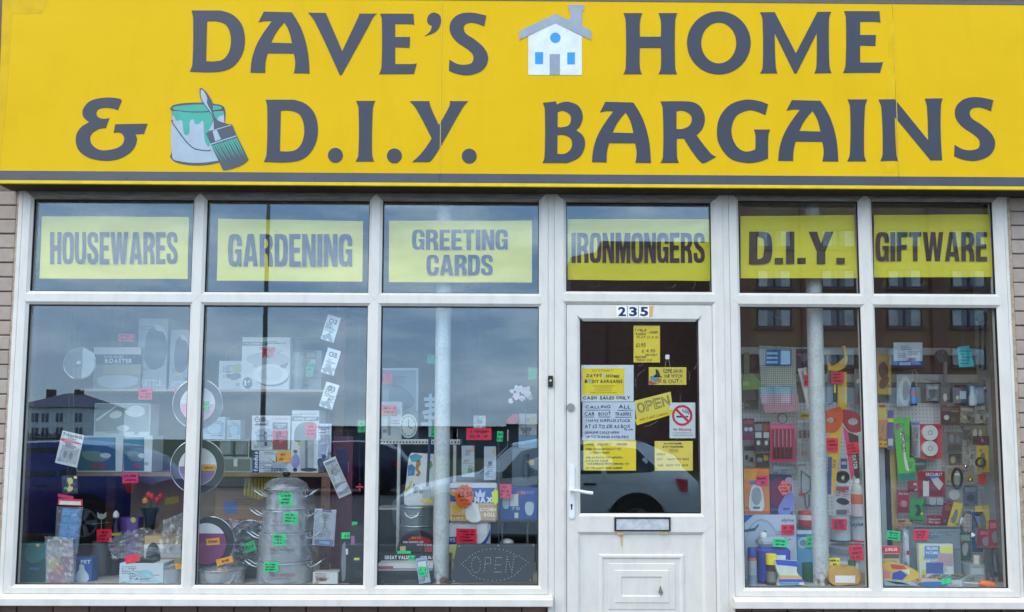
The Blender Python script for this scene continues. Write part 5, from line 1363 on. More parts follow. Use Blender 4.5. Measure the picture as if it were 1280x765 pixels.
# ---- pane two, upper shelf
carton('planter_box', 'white box with a small plant drawing on the upper shelf', 'box', 273.5, 451, 303, .60, SZ1, .16, (186, 196, 200), [('s', [(.6, .2), (.85, .1), (.95, .35), (.7, .4)], (160, 168, 96)), ('s', [(.5, .5), (.8, .42), (.95, .55), (.55, .65)], (84, 96, 116))])
turned('kettle', 'dark round kettle standing behind the plant box', 'kettle', 293, .82, SZ1, [('body', [(0, 0), (15, 0), (17, 30), (13, 50), (4, 58), (0, 59)], mat((60, 68, 80), .3)), ('lid_knob', [(0, 59), (3, 60), (3, 64), (0, 65)], M_BLACK), ('band', [(17.2, 26), (17.2, 32)], mat((150, 80, 110), .4))])
carton('dinner_set_box', 'large white dinner set box with oval plates and a 16 badge', 'boxed dinner set', 302, 421.5, 362.5, .53, SZ1, .2, (206, 212, 214), [('r', 0, .09, .53, .16, (52, 58, 66)), ('t', .04, .105, .5, .145, '16PC DINNER SET', (220, 224, 226), .02), ('t', .56, .10, .92, .13, 'WHITE PORCELAIN', (90, 96, 104), .01), ('e', .55, .42, .45, .14, (168, 180, 188)), ('e', .62, .74, .36, .20, (120, 132, 142)), ('e', .60, .71, .37, .20, (226, 230, 232)), ('e', .60, .70, .27, .13, (212, 218, 222)), ('p', [(.78, .54), (.98, .48), (.9, .6), (.82, .58)], (110, 120, 130)), ('e', .12, .87, .10, .11, (84, 90, 98)), ('t', .06, .82, .19, .93, '16', (236, 238, 240), .06)])
tag('pink price card on the white dinner set box', 335.5, 441, 15.5, 12.5, .525, RED2)
turned('storage_jar', 'dark lidded storage jar beside the dinner set box', 'jar', 370.5, .60, SZ1, [('jar', [(0, 0), (7.5, 0), (7.8, 45), (7, 48)], mat((120, 138, 146), .25)), ('lid', [(7.8, 48), (7.8, 62), (6, 64), (0, 64)], mat((52, 60, 72), .35))])
carton('juicer_box', 'faint grey box with a black outlined label beyond the storage jar', 'box', 379, 438, 402, .66, SZ1, .14, (140, 152, 160), [('r', .1, .02, .7, .2, (70, 78, 88)), ('r', .14, .05, .66, .17, (150, 160, 168))])
tag('teal green price card in front of the outlined grey box', 387.5, 462, 9, 18, .57, (40, 170, 140), 4, 3)
for i, (cx, cy) in enumerate(((413.5, 410.5), (413.5, 452), (411.5, 494.5))):
    card('hook_card', ('topmost', 'middle', 'lowest')[i] + ' white hook card of the tilted strip of three', 'hanging pack', cx - 8.5, cy - 16, cx + 8.5, cy + 16, .14, (206, 214, 218), [('t', .2, .12, .8, .32, 'O3', (70, 80, 92)), ('p', [(.0, .86), (.3, .78), (.55, .66), (.95, .98), (.7, 1.0), (.5, .9), (.3, 1.0)], (120, 136, 150)), ('r', .15, .5, .85, .56, (150, 160, 170))], 17, 'hook cards on a strip', hang=(cx + 2, 246 if i == 0 else cy - 44))
# ---- pane two, lower shelf
for x0, y0, x1, lb in ((254, 521, 281.5, 'wide pale blue tumbler box on the wire rack'), (283.5, 525, 300.5, 'narrow pale blue tumbler box on the wire rack')):
    carton('glass_box', lb, 'boxed glasses', x0, y0, x1, .62, SZ2 + .225, .1, (150, 176, 190), [('r', .05, .25, .95, .75, (104, 146, 176)), ('s', [(.2, .4), (.5, .3), (.8, .4), (.7, .7), (.3, .7)], (140, 178, 200))])
rk = thing('wire_rack', 'low white wire rack carrying the tumbler boxes', 'wire rack', (W(280, 560, .66).x, .66, SZ2))
xr0, xr1 = W(253, 551, .6).x, W(311, 551, .6).x
b = MB()
for yy in (.605, .73): b.tube([(xr0, yy, SZ2 + .217), (xr1, yy, SZ2 + .217)], .003, 6)
b.build('rail', M_WHITE, rk)
b = MB()
for i in range(15):
    x = xr0 + (xr1 - xr0) * i / 14; b.tube([(x, .60, SZ2 + .2215), (x, .735, SZ2 + .2215)], .0018, 5)
b.build('grid_wires', M_WHITE, rk)
for x in (xr0, xr1):
    for yy in (.605, .73): MB().tube([(x, yy, SZ2 + .0008), (x, yy, SZ2 + .217)], .003, 6).build('leg', M_WHITE, rk)
gi = 0
for zo, xs in ((0, (285, 304)), (.118, (283, 303))):
    for x in xs:
        Yg = .66
        t = turned('glass_tumbler', ('straight glass tumbler on the shelf under the wire rack' if zo == 0 else 'stacked glass tumbler standing on a lower tumbler'), 'tumbler', x, Yg, SZ2 + zo, [('glass', [(0, 0), (8, 0), (9, 19), (8.4, 19), (7.5, 1.5), (0, 1.5)], M_GLASSW)], 'glass tumblers under the rack', 20)
carton('glass_tray', 'clear boxed lower row of small glasses on the shelf', 'boxed glasses', 278, 572, 315, .55, SZ2, .06, (158, 166, 160), [('r', .04, .1, .44, .9, (96, 104, 98)), ('r', .52, .1, .94, .9, (96, 104, 98)), ('r', .38, .1, .5, .6, (206, 210, 208))])
zf = W(340, 562.8, .53).z
carton('fondue_box', 'white fondue set box with a navy strip lettered fondue', 'boxed fondue set', 315.5, 563, 363.5, .53, SZ2, .2, (198, 206, 212), [('r', .0, .0, .17, 1, (34, 46, 104)), ('v', .03, .06, .14, .94, 'fondue', (226, 230, 238)), ('s', [(.5, .55), (.9, .52), (.86, .75), (.56, .78)], (150, 164, 174)), ('p', [(.4, .3), (.6, .55), (.57, .57)], (50, 56, 64)), ('p', [(.62, .12), (.64, .5), (.60, .5)], (50, 56, 64)), ('p', [(.8, .15), (.7, .5), (.68, .48)], (50, 56, 64)), ('r', .5, .8, .9, .86, (90, 104, 116))])
carton('steamer_set_box', 'white steamer set box with a maroon panel on the fondue box', 'boxed steamer set', 314.5, 519.5, 363, .53, zf + .001, .19, (206, 212, 214), [('e', .14, .11, .07, .09, (84, 92, 100)), ('t', .10, .06, .18, .16, '22', (226, 230, 232)), ('e', .30, .11, .07, .09, (120, 128, 136)), ('t', .27, .06, .33, .16, '3', (40, 46, 54)), ('r', .08, .24, .4, .28, (90, 98, 106)), ('t', .54, .08, .95, .11, 'STAINLESS STEEL', (96, 104, 112), .01), ('r', .54, .20, .93, .40, (110, 118, 128)), ('t', .6, .24, .9, .29, 'STEAMER', (226, 230, 232), .02), ('t', .66, .31, .82, .36, 'SET', (226, 230, 232), .02), ('r', .54, .44, .93, .98, (126, 24, 52)), ('s', [(.14, .45), (.3, .38), (.5, .42), (.52, .85), (.34, .93), (.16, .88)], (160, 174, 184)), ('r', .33, .46, .40, .88, (44, 52, 66)), ('r', .14, .56, .53, .60, (110, 124, 136)), ('r', .14, .72, .53, .76, (110, 124, 136))])
tag('red price card across the steamer set box', 349.5, 545.5, 17, 15, .524, (250, 40, 84))
tag('orange price card on the fondue box', 355, 571, 17.5, 14, .523, ORNG, 2, 2)
carton('airpot_box', 'tall white vacuum flask box lettered 3 LITRE AIRPOT', 'boxed flask', 364, 513, 398.5, .525, SZ2, .2, (206, 212, 216), [('t', .3, .045, .9, .07, 'KEEPS HOT OR COLD', (110, 118, 126), .01), ('r', 0, .10, 1, .17, (112, 122, 132)), ('t', .12, .115, .9, .155, '3 LITRE AIRPOT', (228, 232, 234), .03), ('s', [(.1, .42), (.2, .26), (.5, .19), (.9, .22), (.94, .44), (.5, .5), (.15, .5)], (122, 132, 134)), ('r', .33, .48, .94, .94, (166, 174, 178)), ('r', .5, .48, .6, .94, (110, 118, 124)), ('r', .82, .48, .94, .94, (206, 212, 214)), ('e', .64, .95, .31, .03, (60, 64, 74)), ('e', .15, .66, .08, .03, (90, 96, 120)), ('s', [(.02, .75), (.2, .7), (.3, .85), (.15, .92), (.02, .88)], (134, 136, 190)), ('e', .14, .95, .08, .03, (40, 44, 120))])
tag('pink price card on the airpot flask box', 388.5, 538, 13.5, 17, .518, (252, 70, 110))
card('gadget_card', 'white printed gadget card hanging beside the airpot box', 'hanging pack', 395.5, 529.5, 414, 574, .30, (200, 210, 226), [('r', .05, .03, .2, .08, (220, 190, 60)), ('t', .15, .1, .9, .14, 'KITCHEN', (80, 88, 110)), ('r', .1, .16, .6, .26, (110, 120, 150)), ('r', .13, .18, .57, .24, (210, 218, 230)), ('s', [(.2, .4), (.8, .34), (.7, .8), (.3, .85)], (164, 176, 210))], 1, hang=(405, 246), clear=(.1, .3, .9, .95, .012))
t = thing('scissors', 'blue handled scissors hanging over the lower shelf', 'scissors', W(406, 588, .26))
for dx in (-4.5, 3.8):
    shape([rotp(ell(405.5 + dx, 579.5, 4.0, 7.2, 20), (405.5 + dx, 579.5), -12 if dx < 0 else 14), rotp(ell(405.5 + dx, 580, 2.0, 4.6, 20), (405.5 + dx, 580), -12 if dx < 0 else 14)], .26, .008, 'finger_loop', mat((28, 60, 110), .35), t)
shape([(402.5, 574), (406, 572), (410.5, 556), (411.6, 556.5), (408, 574)], .262, .002, 'blade', M_STEEL, t)
shape([(402, 573), (405, 574), (408, 572), (407, 569), (403, 568)], .258, .006, 'pivot_arm', mat((28, 60, 110), .35), t)
MB().tube([W(411, 557, .263), W(411, 520, .263), W(411, 246, .263)], .0006, 5).build('hanging_cord', M_CORD, t)
card('knife_pack', 'tilted white knife pack hanging below the scissors', 'hanging pack', 413, 571.5, 430, 622, .24, (196, 200, 190), [('r', .1, .05, .9, .12, (120, 130, 150)), ('p', [(.45, .15), (.55, .15), (.58, .5), (.42, .5)], (150, 160, 166)), ('r', .3, .45, .7, .62, (206, 212, 214)), ('r', .05, .66, .95, .92, (120, 130, 150)), ('s', [(.1, .75), (.9, .7), (.9, .8), (.1, .85)], (206, 210, 214))], -24, hang=(405, 246), clear=(.06, .05, .94, .95, .012))
# under the lower shelf
t = thing('pasta_bundle', 'yellow bundle hanging under the lower shelf', 'bundle', W(325, 626, .62))
b = MB()
for i in range(9):
    x = 308 + i * 4; b.tube([W(x, 597, .62), W(x - 2 + i * .3, 624 - abs(i - 4) * 1.2, .62)], .010, 6)
b.build('strands', mat((186, 166, 60), .6), t, True)
carton('brown_carton', 'plain brown carton stored under the lower shelf', 'carton', 268, 610, 330, .74, FL, .18, (150, 112, 72), [('r', .1, .4, .35, .9, (110, 60, 44)), ('r', .0, .0, 1, .04, (120, 90, 58))])
# pot tower
PX = 357.5; YT = .24
pots = [(699.5, 731.0, 33.5, 'lowest and widest aluminium casserole of the pot tower'), (664, 699.5, 31.5, 'second casserole up in the pot tower'), (636.5, 664, 28.5, 'third casserole up in the pot tower'), (612.5, 636.5, 24.5, 'topmost small casserole of the pot tower')]
z = FL; k = kpx(YT); M_HND = mat((222, 224, 226), .2, .9)
for i, (yt, yb, r, lb) in enumerate(pots):
    z1 = W(PX, yt, YT).z
    h = (z1 - z) / k
    x = W(PX, 650, YT).x
    t = thing('casserole_pot', lb, 'pot', (x, YT, z), 'pots stacked in a tower')
    MB().lathe([(0, 0), (r * k - .006, 0), (r * k, .006), (r * k, (h - 2.2) * k), ((r + 1.3) * k, (h - 1.8) * k), ((r + 1.3) * k, (h - .6) * k), (r * k, (h - .15) * k), (0, (h - .15) * k)], 40, (x, YT, z)).build('body', M_ALU, t, True)
    for s_ in (-1, 1):
        a = Vector((x + s_ * (r - .5) * k, YT - .03, z + (h - 8) * k))
        b = MB(); b.tube([a, a + Vector((s_ * .030, -.01, .012)), a + Vector((s_ * .070, -.012, .042)), a + Vector((s_ * .085, .02, .05)), a + Vector((s_ * .070, .05, .042)), a + Vector((s_ * .030, .06, .012)), a + Vector((0, .06, 0))], .0042, 8)
        b.build('handle', M_HND, t, True)
    if i < 3:
        text('Mastercook', PX - r * .62, yb - 15 if i else yb - 15.5, PX + r * .35, yb - 10, YT - r * k - .001, mat((150, 70, 84), .4), t, 'lettering', bx=.0, by=.0)
        text('COOK AND SERVE RANGE', PX - r * .65, yb - 8.5, PX + r * .12, yb - 6.8, YT - r * k - .001, mat((90, 96, 104), .4), t, 'lettering')
    z = z1
turned('domed_pan_lid', 'domed glass lid with black knob on top of the pot tower', 'pan lid', PX + 1.5, YT, z, [('dome', [(28, 0), (27.5, 2), (24, 9), (14, 14.5), (5, 16)], M_GLASSW), ('rim', [(27.5, 0), (28.6, .2), (28.6, 1.4), (27.6, 1.6)], M_CHROME), ('knob', [(0, 15.5), (3, 16), (5, 20), (4.4, 22), (0, 22.5)], M_BLACK)])
crinkle('shrink_wrap', 'clear wrap hanging round the pot tower', 'plastic wrap', [(330, 612, 0), (392, 612, .02), (398, 700, 0), (326, 700, 0)], .045, .004, 21, film('wrap_film', (.97, .975, .98), .035, .12, .5, 14, haze=.015))
for cx, cy, w, h, rt, lb in ((356.5, 624, 17.5, 16, -1, 'green price card on the topmost casserole'), (363, 647.5, 18, 14.5, 3, 'green price card on the third casserole up'), (348.8, 675, 17, 15, 2, 'green price card on the second casserole up'), (339, 708.7, 18.5, 12, 1, 'green price card on the lowest casserole')):
    tag(lb, cx, cy, w, h, .05, GREEN, rt)
# maroon pan, steel pan, wrapped pan
t = thing('frying_pan', 'maroon frying pan with round label standing on its edge', 'frying pan', W(262, 708, .13))
p = W(262, 677.5, .13); k = kpx(.13)
b = MB(); b.prism([ell(p.x, p.z, 31 * k, n=44)], .13, .137); b.build('pan_base', mat((34, 34, 40), .3), t)
MB().torus((p.x, .125, p.z), 31 * k, .0032, 'Y', 44, 8).build('rim', M_CHROME, t, True)
b = MB(); b.prism([[q for q in ell(p.x - .02, p.z - .01, 25 * k, n=36)]], .122, .1235); b.build('label_disc', mat((118, 40, 92), .45), t)
b = MB(); b.prism([[q for q in ell(p.x - .02, p.z - .01, 25.2 * k, n=36) if q[1] > p.z + .04]], .1208, .1219); b.build('label_band', mat((212, 210, 212), .5), t)
b = MB(); b.tube([(p.x - .08, .132, p.z + 28 * k), (p.x - .1, .132, p.z + 50 * k)], .012, 8); b.build('handle', mat((96, 34, 76), .4), t, True)
MB().cbox(p.x - .06, p.x + .06, .11, .16, FL + .0005, p.z - 31 * k - .0005, .002).build('display_foot', mat((60, 60, 64), .5), t)
tag('orange price card on the maroon frying pan', 266, 677, 16.5, 8.5, .116, ORNG, -5, 1)
tag('orange price card folded on the shallow steel pan', 280.5, 701, 21, 8, .10, ORNG, -14, 1)
turned('steel_saucepan', 'shallow lidded steel saucepan below the maroon frying pan', 'pan', 282, .17, FL, [('body', [(0, 0), (27, 0), (28.5, 16), (29.5, 17), (28, 17.4)], M_ALU), ('lid', [(29, 17.5), (20, 20), (4, 22.5), (0, 22.7)], M_ALU)])
t = thing('wrapped_pan', 'large dark wok wrapped in clear film behind the saucepan', 'wok', W(312, 705, .34))
p = W(312, 678, .34); k = kpx(.34)
b = MB(); b.prism([ell(p.x, p.z, 27 * k, n=36)], .345, .352); b.build('wok_base', mat((56, 60, 66), .35), t)
MB().torus((p.x, .345, p.z), 27 * k, .003, 'Y', 36, 8).build('rim', M_CHROME, t, True)
MB().cbox(p.x - .08, p.x + .08, .33, .38, FL + .0005, p.z - 27 * k - .0005, .002).build('display_foot', mat((70, 70, 74), .5), t)
crinkle('shrink_wrap', 'clear crinkled wrap over the dark wok', 'plastic wrap', [(286, 650, 0), (338, 650, 0), (338, 706, 0), (284, 706, 0)], .315, .010, 22)
tag('green price card on the wrapped wok', 312.3, 683.5, 14.5, 12.5, .29, GREEN, -20, 1)
card('whisk_card', 'white card holding a wire whisk, blue at its foot', 'hanging pack', 392, 636.5, 419, 682, .20, (196, 202, 216), [('r', .36, .0, .78, .08, (84, 50, 110)), ('r', .1, .84, .95, .99, (44, 84, 170)), ('r', .3, .87, .8, .95, (120, 160, 210))], 4, hang=(405, 246), clear=(.03, .03, .97, .97, .016))
t = thing('whisk', 'wire whisk with looped head held on the white card', 'whisk', W(406, 674, .19))
b = MB()
for dx in (-7, -4, 0, 4, 7):
    b.tube([W(406, 656, .195), W(406 + dx, 666, .195), W(406 + dx * .8, 673, .195), W(406, 675, .195)], .0012, 5)
b.build('wire_loops', M_CHROME, t); MB().tube([W(406, 657, .195), W(406, 648, .195)], .004, 6).build('handle', M_CHROME, t)
MB().torus(tuple(W(406, 645.5, .195)), .012, .0025, 'Y', 16, 6).build('hanging_ring', M_CHROME, t)
carton('white_carton', 'low white carton at the foot of the drilled post', 'carton', 391, 715.5, 422, .12, FL, .1, (196, 198, 194), [('r', 0, .0, 1, .06, (216, 218, 214))])
carton('maroon_box', 'tall maroon box standing right of the drilled post', 'box', 415, 545, 440, .72, FL, .16, (104, 40, 52), [('r', .2, .1, .8, .3, (60, 44, 84))])
carton('black_appliance_box', 'tall black appliance box in the window corner with a yellow sticker', 'box', 437, 658, 459, .12, FL, .2, (30, 30, 34), [('r', .25, .54, .55, .58, (206, 214, 60)), ('r', 0, .30, 1, .31, (90, 92, 96))])
carton('black_appliance_box', 'curved front black box with silver stripes beside the corner box', 'box', 425, 672, 438, .16, FL, .12, (38, 40, 44), [('s', [(.2, .2), (.5, .1), (.5, .9), (.2, .95)], (120, 124, 130))])
tag('green price card on the striped black box', 432, 669.5, 10.5, 8, .14, GREEN, 0, 1)
tag('green price card high up beside the whisk card', 443, 655, 6.5, 6, .22, GREEN, 0, 0)
tag('pale green price card at the right edge of the gardening window', 452.5, 533, 11, 15, .5, (30, 170, 100), 0, 2)
t = thing('red_tap_handle', 'small red cross handle fitting hanging by the mullion', 'tap handle', W(449.5, 614, .3))
for a_ in (0, 90):
    q = W(449.5, 609, .3); MB().tube([q + Vector((math.cos(RAD(a_)) * .024, 0, math.sin(RAD(a_)) * .024)), q - Vector((math.cos(RAD(a_)) * .024, 0, math.sin(RAD(a_)) * .024))], .007, 6).build('cross_arm', mat((180, 36, 40), .4), t)
MB().tube([W(449.5, 606, .3), W(449.5, 246, .3)], .0006, 5).build('hanging_cord', M_CORD, t)
# ---- pane three
SZ3 = W(525, 549, .5).z
r3 = thing('metal_shelf_rack', 'white metal shelf rack behind the greeting cards window', 'shelves', (W(530, 600, .6).x, .6, FL))
xa, xb = W(470, 560, .5).x, W(575, 560, .5).x
MB().box(xa, xb, .5, .78, SZ3 - .034, SZ3).build('shelf', mat((196, 198, 194), .5), r3)
b = MB()
for i in range(26):
    x = xa + (xb - xa) * (i + .5) / 26; b.box(x - .005, x + .005, .4985, .4998, SZ3 - .026, SZ3 - .014)
b.build('slots', mat((70, 72, 72), .6), r3)
for q in (498, 568): p = W(q, 600, .5); MB().cbox(p.x - .011, p.x + .011, .505, .53, FL, SZ3 - .035, .002).build('post', mat((190, 192, 188), .5), r3)
MB().box(xa, xb, .52, .78, FL + .43, FL + .44).build('shelf', mat((150, 152, 150), .5), r3)
carton('framed_mirror_box', 'pale flat box with a thin frame on the top of the white rack', 'box', 478, 460, 523, .66, SZ3, .06, (116, 132, 148), [('r', .0, .0, .97, .03, (180, 192, 198)), ('r', .95, .0, .98, .6, (180, 192, 198)), ('s', [(.2, .3), (.5, .25), (.9, .45), (.8, .55), (.3, .6)], (84, 100, 116))])
tag('faint pink price card on the thin framed box', 484.5, 473.5, 12, 14, .60, (224, 96, 120), 0, 0)
carton('white_lamp_box', 'tall white box at the end of the white rack shelf', 'box', 477, 502, 502.5, .56, SZ3, .09, (176, 188, 194), [('r', .3, .4, .45, .9, (120, 140, 150))])
tag('salmon price card on the tall white rack box', 486, 512.5, 18.5, 12, .545, (255, 96, 84), 2, 2)
t = thing('oval_clock', 'white oval clock face leaning on the white rack shelf', 'clock', W(510.5, 547.5, .52))
shape(ell(510.5, 532.5, 11.2, 15.0, 36), .52, .02, 'clock_body', mat((196, 206, 200), .4), t)
shape([ell(510.5, 532.5, 9.4, 13.0, 36), ell(510.5, 532.5, 8.6, 12.2, 36)], .5185, .001, 'dial_ring', mat((120, 132, 132), .5), t)
for a_ in range(12):
    q = (510.5 + 8.2 * math.sin(RAD(a_ * 30)), 532.5 - 11.4 * math.cos(RAD(a_ * 30)))
    shape(ell(*q, .5, .7, 8), .5185, .001, 'hour_mark', mat((80, 90, 92), .5), t)
shape([(510.2, 533), (510.8, 533), (510.8, 524), (510.2, 524)], .518, .001, 'hand', M_BLACK, t); shape([(510, 532.2), (516, 536), (515.6, 536.6), (510, 533)], .518, .001, 'hand', M_BLACK, t)
t = thing('signpost_ornament', 'grey wooden seaside signpost ornament with staggered boards', 'ornament', W(538, 549, .56))
q0, q1 = W(538, 492, .56), W(538, 549, .56); MB().box(q0.x - .010, q0.x + .010, .56, .575, SZ3 + .0005, q0.z).build('post', mat((150, 166, 176), .6), t)
for x0, x1, y, rt in ((530, 546, 499, 0), (531, 549, 506, -3), (528, 546, 514, -14), (530, 548, 522, 4), (526, 540, 530, 0)):
    shape(rotp(rect(x0, y - 2.3, x1, y + 2.3), ((x0 + x1) / 2, y), rt), .552, .007, 'sign_board', mat((140, 164, 182), .6), t)
tag('green price card hanging from the shelf edge by the steel prop', 542.7, 540, 7.5, 13, .48, (10, 190, 100), 0, 2)
# seahorse bag and tubs
TUBZ = W(523, 632, .42).z
t = thing('peg_bag', 'white cotton bag printed with seahorses on the galvanised tubs', 'bag', (W(527, 630, .42).x, .42, TUBZ))
bagp = spline([(510, 632), (505, 628, 1), (508, 600, 1), (511, 572, 1), (514, 566), (545, 568), (552, 590, 1), (556, 615, 1), (553, 632)], 5)
shape(bagp, .38, .07, 'bag_body', mat((206, 210, 208), .8, 0, .05, 20, .5, 30), t, True)
for nm, s_, c in (('printed_seahorse', [(521, 576), (525, 575), (526, 580), (523, 586), (526, 591), (523, 596), (519, 594), (522, 591), (519, 586), (520, 580)], (168, 104, 50)), ('printed_seahorse', [(513, 602), (516, 600), (513, 609), (508, 616), (504.5, 616), (507, 611), (511, 607)], (206, 180, 80)), ('printed_shell', [(510, 582), (515, 580), (519, 584), (518, 594), (510, 595)], (56, 116, 170)), ('printed_wave', [(512, 570), (520, 567), (528, 570), (524, 577), (514, 577)], (70, 150, 170)), ('printed_shell', [(534, 578), (539, 576), (541, 582), (537, 587)], (90, 150, 110))):
    shape(s_, .3785, .001, nm, mat(c, .7), t)
text('Sea', 516.5, 604, 523, 617, .3785, mat((60, 66, 76), .6), t, 'lettering', bx=.03, by=.03); text('horse', 524, 610, 529.5, 617, .3785, mat((60, 66, 76), .6), t, 'lettering', bx=.03, by=.03)
M_TUB = mat((136, 146, 148), .35, .7, .1, 10)
tz2 = W(523, 655, .42).z
for z0_, z1_, r_, lb in ((tz2, TUBZ, 23, 'upper galvanised oval tub under the seahorse bag'), (FL, tz2, 23.5, 'lower tall galvanised tub standing on the floor')):
    k = kpx(.42); x = W(523, 650, .42).x; h = z1_ - z0_ - .001
    t = thing('galvanised_tub', lb, 'metal tub', (x, .42, z0_))
    MB().lathe([(0, 0), (r_ * k * .93, 0), (r_ * k * .97, h - .014), (r_ * k, h - .012), (r_ * k * 1.02, h - .006), (r_ * k, h), (0, h)], 36, (x, .42, z0_ + .0005)).build('tub', M_TUB, t, True)
    MB().torus((x, .42, z0_ + h * .55), r_ * k * .975, .003, 'Z', 36, 6).build('ridge', M_TUB, t, True)
    a = Vector((x - .075, .42 - r_ * k * .93, z0_ + h * .72))
    MB().tube([a, a + Vector((.01, -.02, -.02)), a + Vector((.045, -.03, -.035)), a + Vector((.08, -.03, -.02)), a + Vector((.09, -.022, 0))], .004, 6).build('handle', M_STEEL, t, True)
t = thing('broom', 'long dark blue handled broom with grey socket and yellow bristles', 'broom', W(532, 631, .30))
MB().tube([W(537.3, 546, .3), W(534, 612, .3)], .010, 10).build('handle', mat((30, 44, 84), .35), t, True)
shape([(528.5, 608.5), (538, 608.5), (538, 624), (528, 624)], .28, .04, 'socket', mat((150, 160, 162), .35), t)
shape([(525, 624), (542, 624), (540, 628.5), (527, 628.5)], .27, .05, 'bristles', mat((214, 180, 60), .7), t)
# barbecue stack
carton('grill_box', 'dark glass bowl tray at the bottom of the barbecue stack', 'tray', 472.5, 711, 541, .12, FL, .2, (44, 46, 48), [('r', .0, .0, 1, .12, (150, 154, 154)), ('s', [(.05, .2), (.5, .4), (.95, .2), (.8, .6), (.2, .6)], (30, 31, 33))])
zq = W(515, 711, .12).z
carton('barbecue_box', 'white and red striped barbecue box in the stack', 'box', 472.5, 704.5, 541, .12, zq + .001, .2, (206, 206, 200), [('r', .0, .5, .28, .95, (196, 60, 70))])
zq = W(515, 704.5, .12).z
carton('great_value_box', 'long black box lettered GREAT VALUE beside the steel prop', 'box', 472.5, 692, 564, .25, FL, .1, (36, 30, 30), [('t', .09, .07, .44, .21, 'GREAT VALUE', (230, 230, 228), .05), ('t', .58, .09, .78, .19, 'GRILL', (226, 226, 224), .04), ('r', .9, .03, .99, .26, (120, 84, 50))])
t = carton('barbecue_disc_pack', 'round black barbecue grill pack with red and white lettering', 'barbecue grill', 497, 690.5, 547, .27, W(520, 692, .25).z + .0006, .02, (30, 28, 30), [])
k = kpx(.27)
disc = [(x, y) for x, y in ell(522, 689, 26, 26.5, 40) if y < 690]
shape(disc, .262, .007, 'disc', mat((40, 44, 46), .4), t)
shape([(x, y) for x, y in ell(522, 689, 24.5, 24.5, 40) if y < 690], .2605, .0012, 'disc_label', mat((28, 24, 26), .4), t)
shape(spline([(510, 676, 1), (516, 670.5, 1), (530, 671, 1), (539, 678, 1), (525, 677, 1)], 4), .2592, .001, 'red_flash', mat((150, 30, 36), .4), t)
text('FIRE PIT', 514.5, 671.2, 526, 673.6, .2584, mat((226, 180, 70), .5), t); text('FOR GARDEN USE', 504, 676.5, 529, 679, .2584, mat((226, 226, 226), .5), t, bx=.02, by=.02)
text('WITH STAND', 521, 679.8, 540, 682.3, .2584, mat((226, 226, 226), .5), t)
shape(rect(500, 683, 507, 689.6), .2590, .001, 'printed_panel', mat((196, 180, 120), .5), t); shape(rect(531, 682.5, 540, 690), .2590, .001, 'printed_panel', mat((150, 36, 50), .5), t)
tag('green price card on the round barbecue pack', 505, 690.5, 17, 3.5, .235, GREEN, 0, 0)
card('thermometer_pack', 'slanted blue and white thermometer pack against the steel prop', 'hanging pack', 521.5, 697, 536, 729, .075, (150, 170, 186), [('r', .1, .1, .9, .62, (60, 96, 150)), ('r', .15, .14, .85, .6, (206, 214, 220)), ('r', .46, .62, .54, .92, (196, 50, 60))], -9, hang=(524, 640, .3))
tag('green price card clipped above the thermometer pack', 514.8, 697.8, 8, 7, .07, GREEN, 4, 1)
tag('green price card across the thermometer pack', 528.3, 714.5, 9, 12.5, .066, GREEN, 0, 2)
# kitchen rolls
t = thing('kitchen_roll_pack', 'blue and peach kitchen roll pack lettered MAX', 'kitchen rolls', W(591, 652, .40))
zk = W(591, 652, .40).z
bb = (561.5, 604, 622, 652)
a, b2 = W(561.5, 628, .36), W(622, 628, .36); zt = W(591, 604, .36).z
MB().cbox(a.x, b2.x, .36, .52, zk, zt, .015).build('pack', mat((214, 190, 160), .4, 0, .05, 9, .25, 20), t)
prints(t, bb, .36, [('r', .02, .12, .98, .52, (52, 92, 170)), ('r', .02, .0, .98, .12, (210, 218, 222)), ('r', .02, .48, .35, .98, (222, 176, 140)), ('s', [(.03, .2), (.1, .15), (.2, .26), (.15, .34), (.04, .3)], (226, 160, 60)), ('s', [(.08, .6), (.18, .56), (.26, .66), (.18, .78), (.08, .74)], (214, 170, 40)), ('r', .05, .82, .33, .95, (196, 150, 50)), ('t', .04, .88, .3, .97, 'FAMILY', (236, 226, 206)), ('s', [(.38, .55), (.5, .5), (.62, .6), (.66, .96), (.38, .96)], (232, 232, 228)), ('p', [(.6, .56), (.98, .56), (.98, .9), (.66, .94)], (202, 160, 110)), ('t', .64, .64, .97, .73, 'KITCHEN', (244, 240, 230), .04), ('t', .72, .77, .95, .87, 'ROLL', (244, 240, 230), .04), ('p', [(.55, .36), (.53, .2), (.60, .27), (.64, .15), (.68, .27), (.75, .2), (.73, .36)], (200, 210, 228)), ('t', .52, .36, .90, .51, 'MAX', (232, 236, 242), .08)])
st = [(580.5 + (12.5 if i % 2 else 10.8) * math.cos(RAD(i * 15)), 619.8 + (15 if i % 2 else 13) * math.sin(RAD(i * 15))) for i in range(24)]
t = thing('price_star', 'big orange starburst price card reading £5.50', 'price card', W(580.5, 634, .34), 'neon price cards')
shape(st, .345, .001, 'card', mat((255, 96, 26), .6), t)
text_bm('£5.50', 572.5, 614.5, 590.5, 621.5, .3444, th=.0004, rot=-4, jit=.05, rng=random.Random(3), bx=.03, by=.03).build('handwriting', M_INK, t)
text('MAX', 577, 609.5, 586, 612.5, .3444, M_INK, t, 'handwriting'); text('PER PACK', 575, 624, 588, 627, .3444, M_INK, t, 'handwriting'); text('4 ROLL', 578, 629, 587, 631.5, .3444, M_INK, t, 'handwriting')
st = [(619.5 + (6 if i % 2 else 4.2) * math.cos(RAD(i * 30)), 621 + (11 if i % 2 else 9) * math.sin(RAD(i * 30))) for i in range(12)]
t = thing('price_star', 'lime starburst card at the edge of the kitchen roll pack', 'price card', W(619.5, 632, .33), 'neon price cards')
shape(st, .335, .001, 'card', mat(LIME, .6), t)
